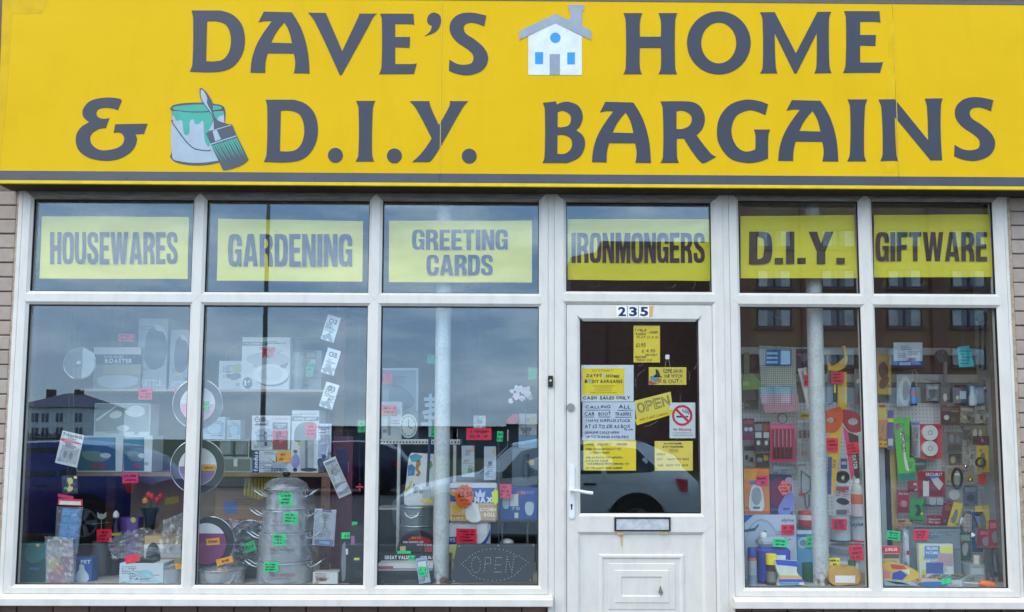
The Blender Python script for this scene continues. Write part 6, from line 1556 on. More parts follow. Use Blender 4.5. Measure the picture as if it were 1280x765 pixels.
t = thing('toilet_roll_pack', 'white toilet roll pack with a blue wave below the kitchen rolls', 'toilet rolls', W(587, 690, .42))
a, b2 = W(560, 672, .38), W(613, 672, .38)
MB().cbox(a.x, b2.x, .38, .54, FL + .001, zk - .002, .02).build('pack', mat((206, 210, 212), .45, 0, .05, 9, .4, 18), t)
shape(spline([(560, 672), (575, 681, 1), (600, 680, 1), (613, 660), (613, 667), (600, 687, 1), (575, 688, 1), (560, 682)], 5), .378, .0015, 'blue_wave', mat((36, 66, 150), .45), t)
shape(rect(560.5, 671, 571, 679), .3775, .0012, 'printed_panel', mat((30, 50, 140), .45), t); text('95', 562, 672.5, 569, 677.5, .3768, M_WHITE, t)
tag('pink price card on the toilet roll pack', 583, 669.8, 25.5, 18, .36, RED2, 1, 4)
t = carton('sheet_music_box', 'narrow yellow carton half hidden behind the light sign', 'carton', 561, 682, 573, .30, FL, .07, (206, 196, 90), [])
# hanging whites
for x0, y0, x1, y1, lb in ((577, 557, 593, 596, 'long white swing tag card hanging left of the steel rod'), (605, 558, 620, 600, 'white boxed card hanging right of the long tag'), (592, 519.5, 607, 535, 'small white card above the red price card')):
    card('white_gift_card', lb, 'hanging pack', x0, y0, x1, y1, .42, (176, 186, 194), [('r', .1, .55, .9, .58, (170, 150, 120)), ('r', .7, .1, .95, .2, (206, 170, 70))], 0, hang=((x0 + x1) / 2, 246))
tag('wide red price card in the middle of the greeting cards window', 598.5, 542.5, 31.5, 15, .38, RED2, 0, 2)
tag('green price card on the thin rod beside the wide red card', 625, 545.5, 7.5, 13, .36, GREEN, 5, 2)
t = thing('garden_cane', 'thin dark rod standing upright beside the blue cup box', 'rod', (W(624, 690, .33).x, .33, FL))
MB().tube([W(623.4, 552, .33), (W(624, 690, .33).x, .33, FL + .001)], .006, 8).build('rod', mat((34, 40, 48), .4), t, True)
SZ4 = W(645, 650, .38).z
t4 = thing('side_table', 'small dark metal table holding the blue cup box', 'table', (W(650, 660, .5).x, .5, FL))
MB().box(W(626, 650, .38).x, W(676, 650, .38).x, .38, .66, SZ4 - .012, SZ4).build('table_top', mat((46, 48, 52), .4), t4)
for x in (628, 660, 673):
    for yy in (.40, .64): p = W(x, 650, .38); MB().tube([(p.x, yy, FL + .0005), (p.x, yy, SZ4 - .012)], .006, 8).build('leg', mat((80, 84, 88), .4), t4)
carton('cup_box', 'blue boxed cup set with white cups on the small table', 'boxed cups', 625.5, 609.5, 672, .40, SZ4, .2, (38, 72, 146), [('s', [(.08, .3), (.2, .25), (.24, .4), (.2, .65), (.08, .62)], (170, 188, 206)), ('s', [(.68, .48), (.85, .45), (.9, .55), (.84, .85), (.7, .82)], (178, 194, 210)), ('r', .26, .2, .48, .58, (200, 204, 198)), ('r', .38, .78, .48, .95, (206, 208, 206)), ('t', .3, .6, .52, .7, '70%', (150, 180, 220)), ('t', .55, .1, .9, .2, 'GLASS', (110, 140, 200))])
tag('pink price card hanging before the blue cup box', 631.2, 613.8, 16, 18, .36, (252, 60, 90), 2)
turned('detergent_bottle', 'blue bottle with a white cap under the small table', 'bottle', 634.5, .46, FL, [('bottle', [(0, 0), (10, 0), (10.5, 20), (9, 34)], mat((36, 96, 170), .3)), ('cap', [(9.5, 34), (10, 36), (7, 43), (2, 45), (0, 45)], mat((214, 216, 214), .4))], n=20)
t = thing('open_light_sign', 'dark panel light sign with OPEN spelt in small bulbs', 'open sign', W(615, 729, .06))
lc = [(571, 680), (669, 679.5), (666, 727.2), (563.5, 728.8)]
shape(lc, .066, .018, 'panel', mat((52, 56, 62), .45, 0, .12, 6), t)
dots = []
def pl(pts, n):
    o = []
    for a_, b_ in zip(pts, pts[1:]):
        for i in range(n): o.append((a_[0] + (b_[0] - a_[0]) * i / n, a_[1] + (b_[1] - a_[1]) * i / n))
    return o + [pts[-1]]
dots += [(617 + 34 * math.cos(RAD(a_)), 706 + 20 * math.sin(RAD(a_))) for a_ in list(range(-150, -25, 9)) + list(range(30, 155, 9))]
dots += pl([(577, 705), (587, 696)], 4) + pl([(577, 705), (587, 714)], 4) + pl([(660, 703), (649, 695)], 4) + pl([(660, 703), (648, 714)], 4)
dots += [(595 + 5.6 * math.cos(RAD(a_)), 706 + 10 * math.sin(RAD(a_))) for a_ in range(0, 360, 24)]
dots += pl([(605, 715), (607, 697)], 6) + pl([(607, 697), (613, 697), (613.5, 704), (606.5, 705)], 3)
dots += pl([(627, 697), (620, 697), (618.5, 715), (626, 715)], 4) + pl([(619, 706), (626, 706)], 3)
dots += pl([(632, 715), (634, 696), (640, 715), (642.5, 696)], 6)
b = MB()
for x, y in dots:
    p = W(x, y, .0655); b.lathe([(.0022, -.0022), (.0026, 0), (.0022, .0022), (0, .0026)], 6, tuple(p))
b.build('bulbs', mat((182, 186, 190), .4), t)['kind'] = 'stuff'
for x, y in ((574, 682.5), (623, 681.7), (666.5, 681.5), (663, 725), (567, 726.5)): shape(ell(x, y, .9, .9, 8), .0655, .002, 'screw', mat((196, 186, 130), .4, .6), t)
t = thing('silk_flowers', 'pale pink and white artificial flowers by the window edge', 'flowers', W(655, 520, .45))
fr_ = random.Random(5)
for cx, cy, r_, c in ((648, 486, 6, (222, 216, 222)), (658, 489, 7, (212, 190, 200)), (646, 495, 5.5, (226, 190, 206)), (640, 489, 3, (226, 228, 226)), (638.5, 501, 3.6, (216, 222, 224)), (653, 498, 4, (220, 206, 214)), (662, 496, 4.5, (206, 188, 180))):
    fl = None
    for i in range(5):
        a_ = i * 72 + fr_.uniform(0, 40)
        px_, py_ = cx + r_ * .5 * math.cos(RAD(a_)), cy + r_ * .5 * math.sin(RAD(a_))
        shape(spline([(*p, 1) for p in rotp([(px_ - r_ * .5, py_), (px_, py_ - r_ * .42), (px_ + r_ * .5, py_), (px_, py_ + r_ * .42)], (px_, py_), a_)], 3), .445 + fr_.uniform(-.02, .01), .003, 'petal', mat(c, .6), t)
for cx, cy in ((648, 490), (656, 500), (641, 498)): MB().tube([W(cx, cy, .45), W(657, 515, .46), W(658, 545, .46)], .002, 5).build('stem', mat((70, 104, 70), .6), t)
turned('flower_vase', 'slim dark vase holding the pale pink flowers', 'vase', 658, .46, SZ4 + .001 + .27, [('vase', [(0, 0), (4, 0), (5, 14), (3, 26), (4, 30)], mat((70, 86, 96), .3))], n=16)
carton('tall_plinth_box', 'grey plinth box behind the blue cup box carrying the vase', 'box', 640, 560, 674, .60, SZ4 + .0, .14, (92, 104, 116), [])
carton('slipper_box', 'white box with a yellow corner sticker above the blue cup box', 'box', 648.5, 517, 671, .62, W(660, 560, .62).z, .1, (196, 198, 194), [('r', .6, .1, .95, .3, (214, 186, 60)), ('r', .1, .4, .7, .5, (130, 140, 150)), ('r', 0, .62, 1, 1, (120, 160, 190))])
tag('green price card at the right edge of the greeting cards window', 665.5, 467, 11, 15, .5, (20, 160, 96), 0, 0)
t = thing('red_slipper', 'small red shoe ornament beside the sticker box', 'shoe', W(641, 531, .56))
shape(spline([(633, 527, 1), (638, 521), (643, 517, 1), (648, 520), (647, 527, 1), (640, 530, 1)], 4), .55, .05, 'shoe', mat((190, 36, 60), .4), t, True)
tag('faint green price card left of the steel prop, high up', 538.5, 449, 9.5, 11, .5, (20, 150, 110), 0, 0)

# ================================================================== right bay: pegboard wall
PB = .72
GAIN = 1.5
pb = thing('pegboard', 'white perforated pegboard wall with rails behind the tools', 'pegboard', (W(1090, 560, PB).x, PB, FL))
x0_, x1_ = W(916, 560, PB).x, W(1292, 560, PB).x
MB().box(x0_, x1_, PB, PB + .012, FL + .0005, W(1000, 503, PB).z).build('board', M_PEG, pb)
za_, zb_ = W(1000, 503, PB).z + .002, W(1000, 478, PB).z
MB().box(x0_, x1_, PB + .006, PB + .014, za_, zb_).build('plain_board', mat((136, 132, 126), .6), pb)
for y0, y1 in ((434.5, 443.5), (467.5, 478)): MB().box(x0_, x1_, PB - .02, PB + .004, W(1000, y1, PB).z + .001, W(1000, y0, PB).z).build('rail', mat((176, 172, 164), .6), pb)
MB().box(x0_, x1_, PB + .03, PB + .04, zb_ + .002, 3.05).build('back_board', mat((92, 62, 50), .7), pb)
pz = W(1178, 560, PB)
MB().box(pz.x - .012, pz.x + .012, PB - .012, PB - .001, FL + .0005, zb_ - .06).build('joint_strip', mat((196, 194, 188), .6), pb)
xs_ = W(1250, 560, .4).x
MB().box(xs_ + .05, xs_ + .07, .07, PB - .001, FL + .0005, 2.9).build('end_panel', mat((150, 152, 150), .6), pb)
def hang(t, x, y, Y): peg(t, x, y, Y, PB - .001)
YH = .60
def hcard(name, label, x0, y0, x1, y1, rgb, P=(), rot=0, clear=None, Y=YH, group=None, cat='hanging pack', hk=True):
    t = card(name, label, cat, x0, y0, x1, y1, Y, rgb, P, rot, group, clear=clear)
    if hk: hang(t, (x0 + x1) / 2, y0 + 2, Y)
    return t
# pane four
t = thing('hand_shovel', 'olive green hand shovel hanging in the top corner', 'shovel', W(938, 487, .5))
shape(rrect(930, 440, 936.5, 474, 2.5), .5, .02, 'handle', mat((78, 92, 60), .4), t); shape(spline([(930, 468), (937, 468), (949, 475, 1), (950, 487), (928, 487), (928, 478, 1)], 4), .495, .012, 'blade', mat((104, 132, 66), .4), t)
shape(rect(928.5, 477, 936, 482), .493, .002, 'maker_plate', mat((150, 160, 110), .5), t); hang(t, 933, 441, .5)
# towels
def _check(n, b, c1, c2):
    tcn = n.nodes.new('ShaderNodeTexCoord'); w1 = n.nodes.new('ShaderNodeTexWave'); w2 = n.nodes.new('ShaderNodeTexWave')
    w1.bands_direction = 'X'; w2.bands_direction = 'Z'
    for w_ in (w1, w2): w_.inputs['Scale'].default_value = 24; n.links.new(tcn.outputs['Object'], w_.inputs['Vector'])
    mu = n.nodes.new('ShaderNodeMath'); mu.operation = 'ADD'; n.links.new(w1.outputs['Fac'], mu.inputs[0]); n.links.new(w2.outputs['Fac'], mu.inputs[1])
    ra = n.nodes.new('ShaderNodeValToRGB'); ra.color_ramp.elements[0].color = (*c1, 1); ra.color_ramp.elements[1].color = (*c2, 1)
    ra.color_ramp.elements[0].position = .35; ra.color_ramp.elements[1].position = 1.0
    n.links.new(mu.outputs[0], ra.inputs['Fac']); n.links.new(ra.outputs['Color'], b.inputs['Base Color'])
tw = thing('checked_tea_towels', 'pack of green, teal and pink checked tea towels hanging up', 'tea towels', W(975, 516, .52))
def fold(pts, Y, m, nm):
    a, b2, c, d = [W(x, y, Y) for x, y in pts]; n = 18; vs = []
    for th in (0, .012):
        for j in range(7):
            for i in range(n + 1):
                u, v = i / n, j / 6; p = a * (1-u) * (1-v) + b2 * u * (1-v) + c * u * v + d * (1-u) * v
                vs.append((p.x, p.y + .004 * math.sin(u * 20 + v) + th, p.z))
    fs = []
    N1 = 7 * (n + 1)
    for j in range(6):
        for i in range(n):
            k_ = j * (n + 1) + i; f = (k_, k_ + n + 1, k_ + n + 2, k_ + 1); fs += [f, tuple(q + N1 for q in reversed(f))]
    for i in range(n):
        for k_ in (i, 6 * (n + 1) + i): fs.append((k_, k_ + 1, k_ + 1 + N1, k_ + N1))
    MB().add(vs, fs).build(nm, m, tw, True)
fold([(949, 432), (995, 434), (996, 484), (951, 484)], .52, nodes_mat('towel_green', lambda n, b: _check(n, b, (.13, .17, .13), (.52, .54, .46)), .9), 'towel')
fold([(951, 482), (996, 482), (997, 494), (952, 494)], .515, nodes_mat('towel_teal', lambda n, b: _check(n, b, (.06, .20, .24), (.36, .50, .52)), .9), 'towel')
fold([(950, 493), (998.5, 493), (998.5, 514), (956, 516)], .51, nodes_mat('towel_pink', lambda n, b: _check(n, b, (.36, .09, .15), (.62, .40, .42)), .9), 'towel')
shape(rect(957, 437, 989, 456.5), .505, .002, 'pack_label', mat((40, 72, 132), .4), tw)
for k_ in range(3): shape(rect(958.5, 440.5 + k_ * 5.5, 972, 443 + k_ * 5.5), .5035, .0012, 'label_stripe', mat((150, 184, 214), .4), tw)
shape(rect(976, 438.5, 988, 455.5), .5035, .0012, 'label_picture', mat((140, 176, 206), .4), tw); hang(tw, 973, 434, .505)
hcard('sandpaper_bag', 'dark purple bag hanging beside the tea towels', 993, 436, 1013, 463, (52, 38, 66), [('s', [(.4, .3), (.7, .2), (.8, .5), (.5, .6)], (96, 84, 110))], Y=.56)
t = thing('panel_saw', 'hand saw in a white sleeve with an orange handle', 'saw', W(1006, 521, .5))
shape([(997, 461), (1008, 459), (1015, 520), (1013, 524)], .5, .004, 'sleeve', mat((196, 196, 186), .5), t); shape([(1008, 462), (1015, 455), (1017, 488), (1011, 480)], .495, .018, 'handle', mat((196, 80, 40), .4), t)
text_bm('HANDY', 999, 467.5, 1009, 470.5, .499, th=.0004, rot=80).build('lettering', mat((50, 50, 56), .5), t); hang(t, 1004, 462, .5)
tag('red price card on the white sleeved hand saw', 1009.8, 475.5, 9, 13.5, .485, RED2, 0, 2)
t = thing('yellow_saw', 'yellow handled saw and level hanging right of the steel prop', 'saw', W(1050, 512, .48))
shape(spline([(1035, 440), (1038, 456, 1), (1050, 452), (1056, 446), (1053, 433), (1057, 432), (1059.5, 446), (1057, 458, 1), (1046, 464), (1035, 463)], 4), .48, .02, 'handle', mat((216, 166, 36), .4), t)
shape(rect(1047, 465, 1058.5, 512), .49, .012, 'level_body', mat((206, 164, 40), .4), t); shape(rect(1041.5, 479, 1046, 502), .49, .006, 'black_sleeve', M_BLACK, t)
shape(rect(1042.4, 480, 1045, 491), .488, .002, 'yellow_label', mat((214, 196, 50), .5), t); shape(rect(1034, 464, 1041, 506), .492, .003, 'saw_blade', mat((120, 134, 146), .3, .6), t); hang(t, 1050, 455, .48)
tag('red price card on the yellow handled saw', 1047, 472, 16, 15, .47, RED2, 0)
for cx, lb, c, pts, hole in ((1044, 'orange loop handled saw with yellow blade', (206, 74, 36), [(1033, 514), (1041, 511, 1), (1050, 508), (1054, 516, 1), (1052, 531, 1), (1044, 540), (1033, 541)], ell(1039, 525, 5.5, 3.6, 16)), (1067, 'crimson loop handled saw lettered along its blade', (150, 28, 48), [(1055, 512), (1066, 514, 1), (1077, 520), (1078, 538), (1068, 541, 1), (1060, 536), (1054, 524, 1)], ell(1067, 527, 7, 4.6, 16))):
    t = thing('hand_saw', lb, 'saw', W(cx, 610, .46))
    shape([spline([p if len(p) == 3 else p for p in pts], 4), hole], .46, .02, 'handle', mat(c, .4), t)
    if cx < 1050:
        shape([(1036, 541), (1053, 527), (1050, 560), (1043, 618), (1036, 618)], .468, .004, 'blade_sleeve', mat((222, 164, 50), .5), t)
        shape([(1035, 571), (1040, 571), (1039, 618), (1034, 618)], .4665, .001, 'blue_stripe', mat((44, 70, 140), .5), t)
        text_bm('SAW', 1037.5, 577, 1048.5, 582, .4668, th=.0004, rot=-84).build('lettering', mat((60, 44, 30), .5), t)
    else:
        shape([(1054, 532), (1060, 540), (1068, 594), (1064, 600)], .468, .004, 'pink_stripe', mat((206, 60, 104), .5), t)
        shape([(1060, 540), (1073, 545), (1075, 605), (1068, 594)], .4685, .004, 'blade_sleeve', mat((54, 36, 44), .5), t)
        text_bm('PREDATOR', 1055, 571, 1081, 576, .4678, th=.0004, rot=82, bx=.04, by=.04).build('lettering', mat((206, 196, 190), .5), t)
    hang(t, cx, 518, .46)
tag('red price card on the orange loop handled saw', 1040.3, 556, 14.5, 17, .45, RED2, 0)
tag('red price card on the crimson loop handled saw', 1066, 560, 16, 14.5, .45, RED2, -5)
hcard('hook_pack', 'purple pack of hooks at the left end of the pegboard', 928.5, 523, 942.5, 550, (92, 70, 104), [('r', .1, .1, .9, .25, (150, 90, 70)), ('e', .3, .5, .18, .1, (190, 196, 206)), ('e', .7, .5, .18, .1, (190, 196, 206)), ('r', .1, .8, .9, .95, (130, 44, 66))])
for x0, x1, c, lb in ((943, 953, (120, 126, 130), 'grey capped tape measure pack on the pegboard'), (953.5, 962.5, (150, 64, 50), 'red capped tape measure pack on the pegboard')):
    hcard('tape_pack', lb, x0, 527, x1, 564, (36, 36, 40), [('r', .05, .08, .95, .32, c), ('r', .1, .36, .9, .55, (190, 196, 200)), ('r', .2, .62, .8, .8, (92, 98, 104)), ('e', .5, .72, .2, .08, (206, 210, 210))])
t = hcard('screwdriver_set', 'magenta screwdriver set with six black drivers', 963, 530, 994, 577.5, (186, 44, 96), [('r', .06, .14, .92, .92, (150, 26, 70)), ('r', .0, .02, 1, .12, (206, 90, 130))], Y=.58)
for i in range(5):
    x = 968.5 + i * 5
    d = thing('screwdriver', 'black handled screwdriver in the magenta set', 'screwdriver', W(x, 573, .57), 'drivers in the magenta set')
    MB().tube([W(x, 537, .572), W(x, 560, .572)], .0026, 6).build('shaft', M_STEEL, d); MB().tube([W(x, 559, .572), W(x, 563, .572), W(x, 573, .572)], [.006, .009, .008], 8).build('grip', M_BLACK, d, True)
MB().torus(tuple(W(978, 523, .58)), .034, .003, 'Y', 20, 6).build('carry_loop', mat((60, 64, 96), .5), t)
t = hcard('chisel_set', 'pale blister pack of three wood handled chisels', 996.5, 525, 1015, 580, (166, 176, 176), [('r', .0, .42, 1, .52, (214, 212, 204)), ('t', .3, .44, .9, .50, 'CHISEL', (50, 50, 54))], clear=(.05, .06, .95, .95, .016), Y=.58)
for i in range(3):
    x = 1000.5 + i * 5.4; d = thing('wood_chisel', 'brown handled chisel in the pale blister pack', 'chisel', W(x, 575, .57), 'chisels in the pale pack')
    MB().tube([W(x, 538, .573), W(x, 548, .573)], .008, 8).build('grip', mat((96, 46, 34), .4), d, True); MB().tube([W(x, 548, .573), W(x, 572, .573)], .003, 6).build('blade', M_STEEL, d)
t = thing('carded_coping_saw', 'red coping saw frame on a grey card', 'coping saw', W(1007, 638, .56))
shape(rect(998, 583, 1015.5, 638), .56, .002, 'backing_card', mat((150, 158, 160), .5), t)
b = MB(); b.tube([W(*p, .553) for p in ((1001.5, 617), (1001.5, 588), (1013, 597), (1013, 613), (1006, 618), (1006.5, 630), (1009, 636), (1011.5, 632), (1011.5, 618))], .0032, 6); b.build('saw_frame', mat((44, 40, 42), .35, .4), t)
shape(rect(1000, 616, 1006, 619), .548, .01, 'red_end', mat((190, 50, 44), .4), t); hang(t, 1007, 585, .56)
turned('tape_tin', 'red round tape tin with a white window', 'tape tin', 1006, .50, FL + .33, [('tin', [(0, 0), (9, 0), (10, 2), (10, 17), (9, 19), (0, 19)], mat((190, 52, 44), .35)), ('white_band', [(10.05, 8), (10.05, 14)], mat((214, 210, 204), .4))], n=24)
zl = FL
t = carton('light_blue_box', 'light blue printed box behind the prop with an oval badge', 'box', 996.5, 663, 1017, .44, FL, .12, (96, 166, 206), [('r', 0, .0, 1, .08, (206, 212, 216)), ('r', 0, .08, 1, .14, (40, 110, 176)), ('e', .35, .27, .3, .12, (190, 206, 212)), ('e', .35, .27, .2, .07, (110, 150, 170))])
carton('spacer_box', 'plain grey box carrying the red tape tin', 'box', 996, 657, 1016, .58, FL, .09, (140, 146, 148), [('r', .1, .1, .9, .4, (120, 70, 60))])
tag('green price card on the light blue badge box', 1013, 677, 9, 15, .42, GREEN, 0, 2)
Zb = W(960, 643.5, .34).z
carton('elpine_box', 'large pale grey appliance box lettered elpine with a big circle', 'boxed appliance', 930.5, 643.5, 996, .34, FL, .3, (176, 190, 208), [('p', [(0, 0), (.18, 0), (0, .13)], (32, 72, 150)), ('e', .33, .5, .33, .44, (140, 156, 180)), ('e', .33, .5, .31, .41, (166, 180, 200)), ('p', [(.0, .23), (.2, .2), (.26, .14), (.28, .16), (.2, .25), (.0, .27)], (70, 80, 96)), ('e', .40, .26, .03, .02, (110, 120, 136)), ('t', .71, .055, .94, .12, 'elpine', (96, 108, 124), .02)])
tag('red price card on the elpine box', 985, 662, 16.5, 12.5, .325, RED2, 0, 2)
carton('fan_heater_box', 'orange fan heater box with a white heater picture', 'boxed fan heater', 930, 586, 962, .36, Zb + .001, .2, (206, 116, 60), [('r', .0, .0, .5, .25, (216, 140, 60)), ('s', [(.25, .5), (.35, .36), (.6, .36), (.76, .6), (.72, .92), (.25, .92), (.2, .7)], (190, 202, 206)), ('e', .49, .6, .2, .2, (130, 142, 148)), ('r', .36, .83, .62, .88, (90, 100, 108)), ('r', .0, .93, 1, 1, (176, 90, 50))])
tag('red price card on the orange fan heater box', 953, 600.5, 15.5, 12, .35, PINK, 0, 2)
carton('kettle_carton', 'navy and maroon appliance carton beside the fan heater box', 'boxed appliance', 962.5, 594, 990, .37, Zb + .001, .2, (42, 46, 84), [('s', [(.1, .2), (.5, .1), (.7, .4), (.5, .8), (.1, .7)], (96, 30, 66)), ('s', [(.55, .65), (.98, .4), (.98, .95), (.4, .98)], (112, 120, 190)), ('r', .6, .84, .9, .9, (60, 66, 120)), ('s', [(.7, .1), (.95, .06), (.98, .25), (.8, .3)], (150, 130, 160))])
st = [(980.8 + (8.5 if i % 2 else 7) * math.cos(RAD(i * 36)), 610 + (10 if i % 2 else 8.5) * math.sin(RAD(i * 36))) for i in range(10)]
t = thing('price_star', 'salmon starburst price card on the navy appliance carton', 'price card', W(981, 620, .36), 'neon price cards'); shape(st, .36, .001, 'card', mat((255, 98, 92), .6), t); scribble(975, 604, 987, 616, .3592, 3, RNG, .6).build('handwriting', M_INK, t)
t = thing('jerrycan', 'translucent jerrycan of blue liquid with a white cap', 'jerrycan', W(969, 731, .20))
zc_ = FL + .0005; k = kpx(.2); a, b2 = W(949.5, 700, .16), W(989.5, 700, .16); zl_ = W(969, 685, .16).z; zt_ = W(969, 672, .16).z
MB().cbox(a.x, b2.x, .16, .28, zc_, zl_, .02).build('filled_body', mat((58, 64, 150), .25), t)
MB().cbox(a.x + .003, b2.x - .012, .165, .275, zl_ - .002, zt_, .025).build('shoulder', mat((150, 160, 170), .35), t)
p = W(954.5, 672, .2); MB().lathe([(.0, 0), (.022, 0), (.022, .028), (.019, .032), (0, .032)], 16, (p.x, .21, zt_ - .004)).build('cap', mat((224, 226, 224), .4), t, True)
shape(rect(963, 694, 982, 700.5), .1585, .001, 'label', mat((190, 206, 214), .5), t)
tag('green price card on the blue liquid jerrycan', 975.3, 678.5, 18, 10.5, .15, GREEN, 4, 2)
turned('spray_can', 'blue capped aerosol can with an orange band in the corner', 'aerosol', 937.3, .12, FL, [('can', [(0, 0), (5.2, 0), (5.4, 1), (5.4, 30), (4.6, 31)], mat((160, 170, 176), .3, .3)), ('orange_band', [(5.5, 30.5), (5.5, 34)], mat((206, 84, 44), .4)), ('cap', [(5.3, 34), (5.3, 44), (4.2, 46), (0, 46)], mat((36, 56, 140), .4)), ('label', [(5.45, 2), (5.45, 13)], mat((110, 126, 150), .4))], n=20)
turned('varnish_can', 'small dark tin with a yellow cap on the floor', 'tin', 961, .14, FL, [('tin', [(0, 0), (6, 0), (6, 24), (5, 25)], mat((52, 38, 40), .4)), ('label', [(6.1, 4), (6.1, 17)], mat((110, 110, 96), .5)), ('yellow_cap', [(6.6, 25), (6.6, 37), (5.6, 38), (0, 38)], mat((240, 204, 20), .4))], n=20)
t = thing('cleaning_bag', 'blue and yellow plastic bag slumped on the floor', 'bag', W(988, 731, .09))
shape(spline([(969, 700), (984, 701, 1), (998, 702), (996, 714, 1), (1001, 722, 1), (1006, 731), (972, 732), (975, 722, 1), (971, 712, 1)], 4), .085, .05, 'bag', mat((196, 206, 190), .4, 0, .1, 10, .4, 20), t)
for pts, c in (([(969, 699.5), (997, 701.5), (997, 708.5), (985, 707), (971, 706)], (46, 72, 170)), ([(974, 719), (1000, 719.5), (1003, 723), (975, 723)], (214, 160, 90)), ([(974, 724), (1004, 724), (1006, 727.5), (973, 727.5)], (90, 70, 150)), ([(973, 728), (1000, 728), (998, 731), (975, 731)], (70, 140, 190))): shape(pts, .0835, .001, 'printed_band', mat(c, .45), t)
turned('green_spool', 'dark green roll of netting beside the prop', 'roll', 1008.5, .28, FL, [('roll', [(0, 0), (8.5, 0), (9, 2), (9, 20), (8.5, 22), (0, 22)], mat((30, 84, 66), .6))], n=20)
# paint shelf right of the prop
zp = W(1060, 678.5, .40).z
for cx, lb, st_ in ((1047.5, 'grey paint tin standing on the matt paint tub', (60, 62, 68)), (1072.5, 'lettered paint tin with a red foot beside the grey one', (196, 40, 60))):
    t = turned('paint_tin', lb, 'paint tin', cx, .46, zp, [('tin', [(0, 1.5), (12, 1.5), (12, 31), (12.5, 31.5), (12.5, 32.5), (11, 32.5), (0, 32)], mat((176, 186, 190), .35, .2)), ('foot', [(11.5, 0), (12.4, .2), (12.4, 2.4), (12, 2.6)], mat(st_, .4))], 'paint tins')
    if cx > 1060: text('Leyland', 1063, 652.5, 1082, 659, .46 - 12.2 * kpx(.46), mat((46, 50, 56), .5), t, bx=.02, by=.02)
turned('paint_tub', 'wide pale matt paint tub on the display floor', 'paint tub', 1062, .44, FL, [('tub', [(0, 0), (25, 0), (26.5, 28), (27.5, 29), (27.5, 36), (26.5, 37), (0, 37)], mat((170, 178, 182), .4)), ('lid', [(27.6, 29.5), (28, 30), (28, 36.2), (26.5, 38), (0, 38)], mat((120, 130, 134), .4))])
t = thing('paint_tub_label', 'torn label reading matt on the wide paint tub', 'label', W(1058, 712, .28)); shape([(1050, 701), (1073, 703), (1073, 714), (1050, 714)], .288, .001, 'label', mat((206, 214, 220), .5), t); text('matt', 1052, 704, 1070, 711, .2872, mat((40, 52, 100), .5), t, bx=.05, by=.05)
tag('red price card on the grey paint tin', 1049.3, 655.5, 19, 14, .37, RED2, 1, 4)
tag('red price card leaning on the wide paint tub', 1070.5, 691, 17.5, 20, .26, RED2, -8)
tag('yellow price card numbered 7.99 in front of the paint tub', 1042.5, 703, 15, 11.5, .16, (222, 206, 44), 0, 2)
t = thing('tape_bundle', 'clear wrapped bundle of brown tape with a white label', 'tape', W(1055, 731, .10))
shape(spline([(1036, 716), (1040, 710, 1), (1060, 708, 1), (1072, 711, 1), (1074, 728, 1), (1060, 731, 1), (1040, 730, 1)], 5), .10, .08, 'roll', mat((190, 142, 66), .35, 0, .15, 12), t, True)
shape(rect(1044, 719.5, 1069, 728.5), .0985, .001, 'label', mat((226, 228, 222), .5), t); shape(ell(1066, 703.5, 4, 4, 16), .13, .03, 'green_cap', mat((30, 90, 70), .5), t)
carton('seed_tray_block', 'low card tray behind the tape bundle', 'tray', 1035, 716, 1085, .20, FL, .06, (150, 130, 100), [])
turned('cleaner_bottle', 'white capped solvent bottle with an orange and red label', 'bottle', 1069.3, .40, W(1069, 645, .40).z + .0, [('bottle', [(0, 0), (6.8, 0), (7, 30), (6, 36), (3.4, 40)], mat((190, 186, 176), .3)), ('label', [(7.1, 15), (7.1, 27)], mat((206, 90, 60), .5)), ('lower_label', [(7.1, 2), (7.1, 13)], mat((196, 176, 186), .5)), ('cap', [(3.8, 40), (3.8, 46), (0, 46)], mat((228, 228, 224), .4))], n=20)
t = hcard('mouse_trap_card', 'white card with a black computer shaped trap', 1043.5, 606, 1062, 645, (186, 190, 190), [('r', .1, .05, .95, .18, (170, 50, 60)), ('s', [(.1, .5), (.5, .42), (.95, .52), (.9, .62), (.4, .62)], (40, 44, 48)), ('r', .1, .8, .8, .95, (90, 96, 100))], Y=.5)
t = thing('black_tape_roll', 'roll of black insulating tape on the peg above the white card', 'tape roll', W(1054.5, 603, .5))
shape([ell(1054.3, 596.5, 7.8, 7.8, 28), ell(1054.8, 597.5, 3.3, 3.3, 20)], .49, .03, 'roll', mat((34, 34, 36), .4), t); hang(t, 1054.5, 594.5, .49)
for i, (x, y) in enumerate(((1082, 468), (1075, 486))):
    hcard('long_tool_card', ('olive' if i == 0 else 'grey') + ' long tool card hanging against the right mullion', x - 7, y - 25, x + 7, y + 32, ((120, 112, 70), (110, 118, 122))[i], [('r', .2, .1, .8, .2, (150, 140, 96)), ('r', .4, .3, .6, .9, (84, 84, 70))], Y=.62 + .02 * i)
